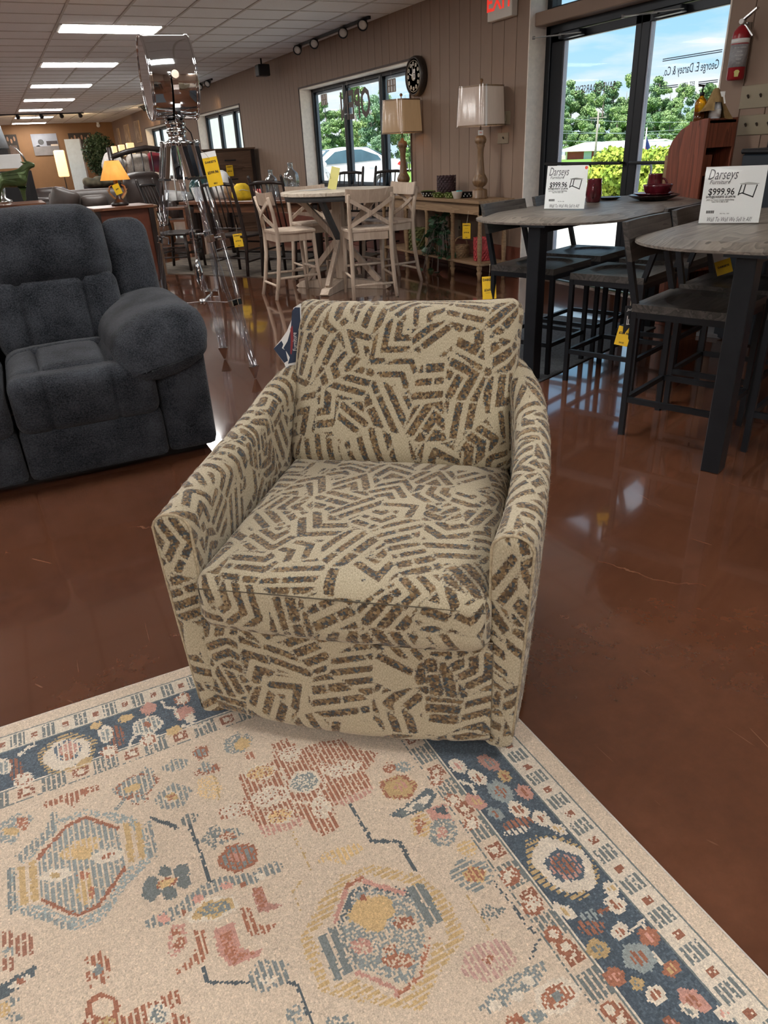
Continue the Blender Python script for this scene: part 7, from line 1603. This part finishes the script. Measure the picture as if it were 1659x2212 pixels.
obj('body', MB().box(-.16, .16, 0, .34, .05, nz-.02), M_nst, nst, bev=.003); obj('top', MB().box(-.18, .18, -.02, .36, nz-.02, nz), M_nst, nst, bev=.003); dr_ = obj('drawer', MB().box(-.12, .14, -.012, .0, nz-.21, nz-.04), M_nst, nst, bev=.003); obj('pull', MB().box(-.02, .08, -.03, -.012, nz-.13, nz-.115), M_black, dr_); obj('groove', MB().box(-.145, -.135, -.004, .0, nz-.21, nz-.06), M_black, nst)
# taupe leather sofa with cushions
sp_ = at_d((190, 420), 14.0)
ls = thing('leather_sofa', 'taupe leather sofa with loose cushions in the middle of the shop', 'sofa', (sp_[0], 14.0, 0)); k_ = 14.0/1534*1.05
for nm, mb, M in (('base', softbox(1.35, .9, .34, .05, step=.12), T(.10, .45, .17)), ('seat_cushion', softbox(1.1, .75, .17, .06, (0, 0, .03), step=.1), T(.18, .34, .46)), ('back', softbox(1.35, .25, .52, .08, (0, .03, .02), step=.1), T(.10, .85, .62)), ('arm', softbox(.25, .92, .34, .08, (0, .02, .03), step=.1), T(-.62, .44, .50))): obj(nm, mb, M_leather2, ls, merge=.002, M=M)
for i, (x, z, r_, lb) in enumerate(((-.36, .74, .35, 'plump leather cushion upright in the corner of the taupe sofa'), (.12, .68, .0, 'flat leather cushion lying along the back of the taupe sofa'))):
    t = thing('leather_cushion', lb, 'cushion', (sp_[0]+x, 14.38, z)); obj('cover', softbox(.46, .20, .40 if i == 0 else .26, .09, (.0, .05, .0), step=.06), M_leather2, t, merge=.002, M=Matrix.Rotation(r_, 4, 'Y'))
# black recliner beyond, small chair
for (px, Y, w, hgt, lb) in (((108, 385), 18.0, .75, .86, 'black upholstered recliner before the back wall'), ((75, 400), 16.5, .7, .72, 'dark armchair partly hidden by the bronze goat'), ((225, 372), 19.5, .9, .92, 'dark recliner piled with camouflage blankets')):
    p = at_d(px, Y); t = thing('dark_recliner', lb, 'recliner', (p[0], Y, 0))
    obj('seat', softbox(w, .7, .42, .07, (0, 0, .03), step=.12), M_leather, t, merge=.002, M=T(0, .35, .25)); obj('back', softbox(w, .25, .60, .1, (0, .03, .02), step=.1), M_leather, t, merge=.002, M=T(0, .72, hgt-.30)); obj('arm', softbox(.16, .7, .25, .06, step=.1), M_leather, t, merge=.002, M=T(-w/2, .35, .5)); obj('arm', softbox(.16, .7, .25, .06, step=.1), M_leather, t, merge=.002, M=T(w/2, .35, .5))
p = at_d((222, 377), 19.4); cb_ = thing('camouflage_blanket', 'camouflage blanket heaped on the dark recliner', 'blanket', (p[0], 19.85, .91)); obj('folds', softbox(.85, .4, .18, .08, (0, .02, .03), [(0, -.2, .04, .05, -1, 1), (0, .15, .05, .06, -1, 1)], step=.05), mat('camouflage', (.05, .045, .03), .9, col2=(.20, .17, .11), scale=6, detail=1), cb_, merge=.002)
# log bed: headboard, mattress, pillows, brown hide throw
hb_p = at_d((240, 345), 15.2); hb_r = at_d((352, 345), 15.2)
lbd = thing('log_bed', 'log bed with a curved dark headboard rail and spindles', 'bed', (hb_p[0], 15.2, 0)); wdt = hb_r[0]-hb_p[0]; zt_ = at_d((243, 322), 15.2)[2]; zm = at_d((320, 322), 15.2)[2]
obj('post', MB().tube([(0, 0, 0), (.01, 0, zt_*.6), (0, .0, zt_+.03)], [.055, .05, .045], 10), M_ebony, lbd); obj('post', MB().tube([(wdt+.5, 0, 0), (wdt+.5, 0, zt_)], [.055, .045], 10), M_ebony, lbd)
obj('top_rail', MB().tube([(0, 0, zt_-.13), (wdt*.35, 0, zt_-.05), (wdt*.7, .0, zm+.02), (wdt, 0, zm-.02), (wdt+.5, 0, zt_-.14)], [.045, .05, .05, .05, .045], 10), M_ebony, lbd); obj('low_rail', MB().cyl((0, 0, .55), (wdt+.5, 0, .55), .04, n=10), M_ebony, lbd)
for k in range(7): x = (wdt+.5)*(k+1)/8; obj('spindle', MB().cyl((x, 0, .55), (x+.02, 0, zt_-.07), .014, n=7), M_tagwhite if k in (4, 5) else M_ebony, lbd)
obj('mattress', softbox(wdt+.45, 1.9, .3, .06, step=.2), M_tagwhite, lbd, merge=.002, M=T(wdt/2+.25, .98, .58)); obj('side_rail', MB().box(0, wdt+.5, .02, 1.9, .25, .42), M_ebony, lbd)
for i, (x, r_, m_, lb) in enumerate(((.07, .5, mat('white_fur', (.62, .58, .54), .95, var=.2, scale=30, bump=.8, bscale=60), 'shaggy white pillow at the corner of the log bed'), (wdt*.55, .0, mat('cream_fleece', (.58, .52, .46), .95, var=.2, scale=30, bump=.8, bscale=60), 'cream fleece pillow behind the headboard spindles'), (wdt*.95, .2, mat('red_plaid', (.30, .03, .04), .9, col2=(.03, .035, .06), scale=5, detail=0), 'red and navy pillow at the far side of the log bed'))):
    t = thing('bed_pillow', lb, 'pillow', (hb_p[0]+x, 15.45, zt_-.26)); obj('cover', softbox(.42, .2, .34, .09, (0, .05, 0), step=.06), m_, t, merge=.002, M=Matrix.Rotation(r_, 4, 'Y'))
th_p = at_d((315, 400), 12.9); thr = thing('hide_chair', 'brown leather wingback armchair in front of the log bed', 'armchair', (th_p[0], 12.9, 0)); obj('back', softbox(.62, .28, .62, .12, (.0, .05, .04), step=.06), M_leather, thr, merge=.002, M=T(0, .25, .80)); obj('seat', softbox(.62, .6, .42, .07, (0, 0, .02), step=.08), mat('tan_leather', (.16, .06, .02), .45, var=.3, scale=5), thr, merge=.002, M=T(-.02, -.02, .28)); obj('arm', softbox(.16, .6, .30, .07, step=.08), M_leather, thr, merge=.002, M=T(.32, 0, .55)); obj('arm', softbox(.16, .6, .30, .07, step=.08), M_leather, thr, merge=.002, M=T(-.32, 0, .55))
# bronze goat statue behind the sofa, on a black dresser
gp = at_d((40, 440), 6.6); M_bronzeg = mat('green_patina_bronze', (.045, .060, .028), .35, metal=.5, col2=(.13, .20, .07), scale=6, detail=5)
ds = thing('black_dresser', 'black dresser behind the sofa carrying the bronze goat', 'dresser', (gp[0], 6.6, 0)); obj('body', MB().box(-.55, .16, -.10, .40, 0, gp[2]-.02), mat('black_oak', (.018, .016, .016), .5, var=.3, scale=9), ds, bev=.006); obj('top', MB().box(-.58, .19, -.13, .42, gp[2]-.02, gp[2]), M_dwood, ds, bev=.004)
def goat():
    t = thing('goat_statue', 'green bronze goat statue with a long horn on the black dresser', 'statue', (gp[0], 6.66, gp[2])); sc = (at_d((40, 350), 6.6)[2]-gp[2])/.42
    me = bpy.data.meshes.new('body'); vt = [(0, 0, .24), (-.10, 0, .25), (-.17, 0, .24), (.08, 0, .26), (.13, 0, .31), (.16, 0, .36), (.205, -.01, .395), (.27, -.02, .375), (-.17, .035, .14), (-.185, .04, .02), (-.17, -.035, .14), (-.20, -.04, .02), (.08, .035, .13), (.085, .04, .02), (.08, -.035, .13), (.07, -.04, .02), (.19, .0, .415), (-.21, 0, .20)]
    ed = [(0, 1), (1, 2), (0, 3), (3, 4), (4, 5), (5, 6), (6, 7), (2, 8), (8, 9), (2, 10), (10, 11), (3, 12), (12, 13), (3, 14), (14, 15), (6, 16), (2, 17)]
    me.from_pydata([(x*sc, y*sc, z*sc) for x, y, z in vt], ed, []); o = bpy.data.objects.new('body', me); COL.objects.link(o); o.parent = t; me.materials.append(M_bronzeg)
    md = o.modifiers.new('skin', 'SKIN'); rad = [.085, .085, .075, .08, .06, .045, .045, .022, .032, .016, .032, .016, .03, .015, .03, .015, .02, .014]
    for v, r_ in zip(me.skin_vertices[0].data, rad): v.radius = (r_*sc, r_*sc)
    me.skin_vertices[0].data[0].use_root = True; o.modifiers.new('sub', 'SUBSURF').levels = 2; o.modifiers['sub'].render_levels = 2
    obj('horn', MB().tube([(.185*sc, 0, .42*sc), (.165*sc, .0, .49*sc), (.12*sc, .0, .55*sc), (.07*sc, 0, .59*sc)], [.013*sc, .011*sc, .008*sc, .003*sc], 8), M_steel, t); obj('ear', MB().tube([(.175*sc, -.03*sc, .405*sc), (.13*sc, -.05*sc, .42*sc)], [.014*sc, .004*sc], 7), M_bronzeg, t)
goat()
wc = at_d((15, 352), 7.6); tag(obj('white_sign', MB().box(-.12, .12, -.003, .003, -.045, .065), M_tagwhite, loc=tuple(wc), bev=.002), 'white notice card standing behind the bronze goat', 'sign')
dsk = at_d((10, 358), 7.7); bd2 = thing('black_cabinet', 'black cabinet standing behind the goat statue', 'cabinet', (dsk[0], 7.75, 0)); obj('body', MB().box(-.6, .20, -.15, .3, 0, dsk[2]-.045), M_black, bd2, bev=.006); obj('door', MB().box(-.35, .16, -.165, -.15, .1, dsk[2]-.12), M_black, bd2, bev=.004)
cl_p = at_d((-26, 300), 6.9); cls = thing('crystal_lamp', 'lamp with a plastic-wrapped silver shade at the frame edge', 'lamp', (cl_p[0], 6.85, gp[2])); zb0, zb1 = at_d((0, 322), 6.9)[2]-gp[2], at_d((0, 255), 6.9)[2]-gp[2]
obj('shade', MB().lathe([(.13, zb0), (.10, zb1), (.097, zb1), (.127, zb0)], 30), mat('silver_shade', (.45, .50, .55), .3, var=.2, scale=20), cls); obj('base', MB().lathe([(0, 0), (.06, 0), (.06, .02), (.02, .04), (.03, .12), (.015, zb0), (0, zb0)], 16), M_steel, cls)
# banner stand, paper lamps, posters, greenery by the back wall
bn = [at_d(q, 31.0) for q in ((138, 301), (171, 300), (180, 387), (149, 390))]
bs_ = thing('banner_stand', 'tall white roll-up banner seen from behind near the back wall', 'banner', (bn[0][0], 31.0, 0)); w_ = bn[1][0]-bn[0][0]; zt_b = bn[0][2]
obj('banner_cloth', MB().box(0, w_, -.005, .005, .12, zt_b), mat('white_banner', (.62, .72, .78), .6, var=.06), bs_); obj('foot', MB().box(-.05, w_+.05, -.12, .12, 0, .12), M_steel, bs_); obj('support_pole', MB().cyl((w_*.05, .06, zt_b), (w_*1.02, .06, .8), .012, n=6).cyl((w_*1.1, .05, .1), (w_*1.05, .05, zt_b), .014, n=6), M_greyroof, bs_)
M_paperglow = mat('glowing_paper_shade', (.80, .66, .45), .7, var=.05, emit=(1.0, .66, .30), estr=1.1)
pl = [at_d(q, 29.5) for q in ((116, 325), (134, 325), (140, 382))]
pf = thing('paper_floor_lamp', 'tall glowing paper floor lamp beside the banner', 'lamp', (pl[0][0]+.15, 29.5, 0)); obj('shade', MB().box(-.17, .17, -.15, .15, pl[2][2], pl[0][2]), M_paperglow, pf, bev=.03); obj('stand', MB().cyl((0, 0, 0), (0, 0, pl[2][2]), .02, n=8).cyl((0, 0, 0), (0, 0, .03), .14, n=16), M_ebony, pf)
for i, (xa, xb, yt) in enumerate(((240, 255, 316), (255, 272, 313), (272, 292, 309))):
    a, b = at_d((xa, yt), 21.5), at_d((xb, yt+24), 21.5); sh = thing('box_lamp', ['low glowing box lamp furthest from the windows', 'glowing box lamp in the middle of the three', 'tallest glowing box lamp of the three, nearest the windows'][i], 'lamp', ((a[0]+b[0])/2, 21.5, 0)); hw_ = abs(b[0]-a[0])/2*.96; obj('shade', MB().box(-hw_, hw_, -.11, .11, b[2], a[2]), M_paperglow, sh, bev=.01); obj('stand', MB().cyl((0, 0, 0), (0, 0, b[2]), .018, n=8).cyl((0, 0, 0), (0, 0, .03), .1, n=14), M_ebony, sh)
def poster(pxs, label, kind):
    a, b = at_d(pxs[0], YB), at_d(pxs[1], YB); w = b[0]-a[0]; h = a[2]-b[2]
    t = thing('wall_poster', label, 'poster', (a[0], YB-.03, b[2])); obj('board', MB().box(0, w, 0, .03, 0, h), mat('poster_ground_'+kind, (.30, .31, .34) if kind == 'street' else (.035, .026, .02), .6, var=.2, scale=2), t)
    r = np.random.default_rng(len(label))
    if kind == 'street':
        obj('print_road', MB().box(0, w, -.004, 0, 0, h*.42), mat('print_road_grey', (.20, .18, .17), .7, var=.15, scale=4), t); obj('print_building', MB().box(w*.55, w*.98, -.006, 0, h*.45, h*.66), mat('print_dark', (.05, .04, .04), .7, var=.2, scale=4), t); obj('print_awning', MB().box(w*.70, w*.99, -.008, 0, h*.42, h*.50), mat('print_cream', (.62, .50, .38), .7, var=.1), t)
        obj('print_figure', MB().prism([(w*.08, 0), (w*.34, 0), (w*.36, h*.30), (w*.24, h*.48), (w*.12, h*.45)], -.006, 0, Matrix.Rotation(PI/2, 4, 'X')), mat('print_blue_shirt', (.13, .16, .22), .7, var=.15, scale=5), t); obj('print_figure', MB().prism([(w*.54, 0), (w*.95, 0), (w*.90, h*.26), (w*.72, h*.34), (w*.58, h*.22)], -.006, 0, Matrix.Rotation(PI/2, 4, 'X')), mat('print_red_shirt', (.42, .04, .04), .7, var=.15, scale=5), t); obj('print_tree', MB().sphere((w*.34, -.002, h*.62), (w*.11, .003, h*.13)), mat('print_tree_grey', (.09, .09, .09), .7, var=.2, scale=8), t)
    else:
        hd = MB()
        for k in range(6): hd.sphere((w*(.12+.15*k), -.003, h*(.80 if k % 2 else .70)), (w*.045, .004, h*.11))
        stuff(obj('print_faces', hd, mat('print_skin_'+kind, (.36, .20, .12), .7, var=.2, scale=10), t))
        obj('print_jacket', MB().box(w*.05, w*.45, -.003, 0, 0, h*.55), mat('print_black_'+kind, (.012, .012, .014), .7, var=.2), t); obj('print_shirt', MB().box(w*.55, w*.92, -.003, 0, h*.05, h*.5), mat('print_brown_'+kind, (.12, .08, .06), .7, var=.3, scale=6), t)
poster(((65, 290), (131, 334)), 'large street-scene poster on the back wall', 'street'); poster(((146, 288), (205, 333)), 'dark group-portrait poster behind the white banner', 'grp'); poster(((-14, 292), (46, 337)), 'dark group-portrait poster above the goat statue', 'grq')
for i, (xa, xb, ya, yb) in enumerate(((238, 249, 284, 318), (252, 263, 279, 316), (267, 284, 272, 313), (289, 307, 264, 308))):
    a, b = atx(xa, ya, XW-.02), atx(xb, yb, XW-.02); t = thing('framed_print', ['sepia print in a thin frame closest to the back corner', 'sepia print second along the wall out of the back corner', 'sepia print third along the wall out of the back corner', 'sepia print in a thin frame nearest the third window'][i], 'picture', (XW-.002, b[1], a[2]-.62)); w = abs(a[1]-b[1])
    obj('frame', MB().box(-.03, 0, 0, w, 0, .64), mat('print_frame', (.50, .36, .22), .6, var=.2), t); obj('image', MB().box(-.034, -.03, w*.08, w*.92, .03, .61), mat('sepia_print', (.20, .12, .07), .7, col2=(.55, .40, .26), scale=5), t)
gr_p = at_d((218, 335), 29.0); wr = thing('evergreen_wreath', 'dark evergreen wreath hanging near the back corner', 'wreath', tuple(gr_p)); bl_ = [(.38*math.cos(a), 0, .48*math.sin(a), .22, .12, .22) for a in np.linspace(0, 2*PI, 14)[:-1]]+[(0, 0, .1*k-.3, .25, .1, .2) for k in range(7)]
obj('needles', leaf_mesh('needles', bl_, 3500, .035, None, 9), mat('dark_spruce', (.012, .030, .014), .6, col2=(.03, .06, .03), scale=10), wr); obj('easel_pole', MB().cyl((0, .05, .3), (0, .08, -gr_p[2]), .02, n=8), M_ebony, wr)
cm_ = at_d((213, 271), 33.2); tag(obj('security_camera', MB().sphere((0, 0, 0), .07).cyl((0, 0, .03), (0, 0, .12), .05, n=12), M_white, loc=(cm_[0], 33.3, ZC-.12)), 'small white dome camera in the back corner of the ceiling', 'camera')
# wheel and sign leaning under the window, wall base clutter
wh_ = at_d((833, 395), 8.9)
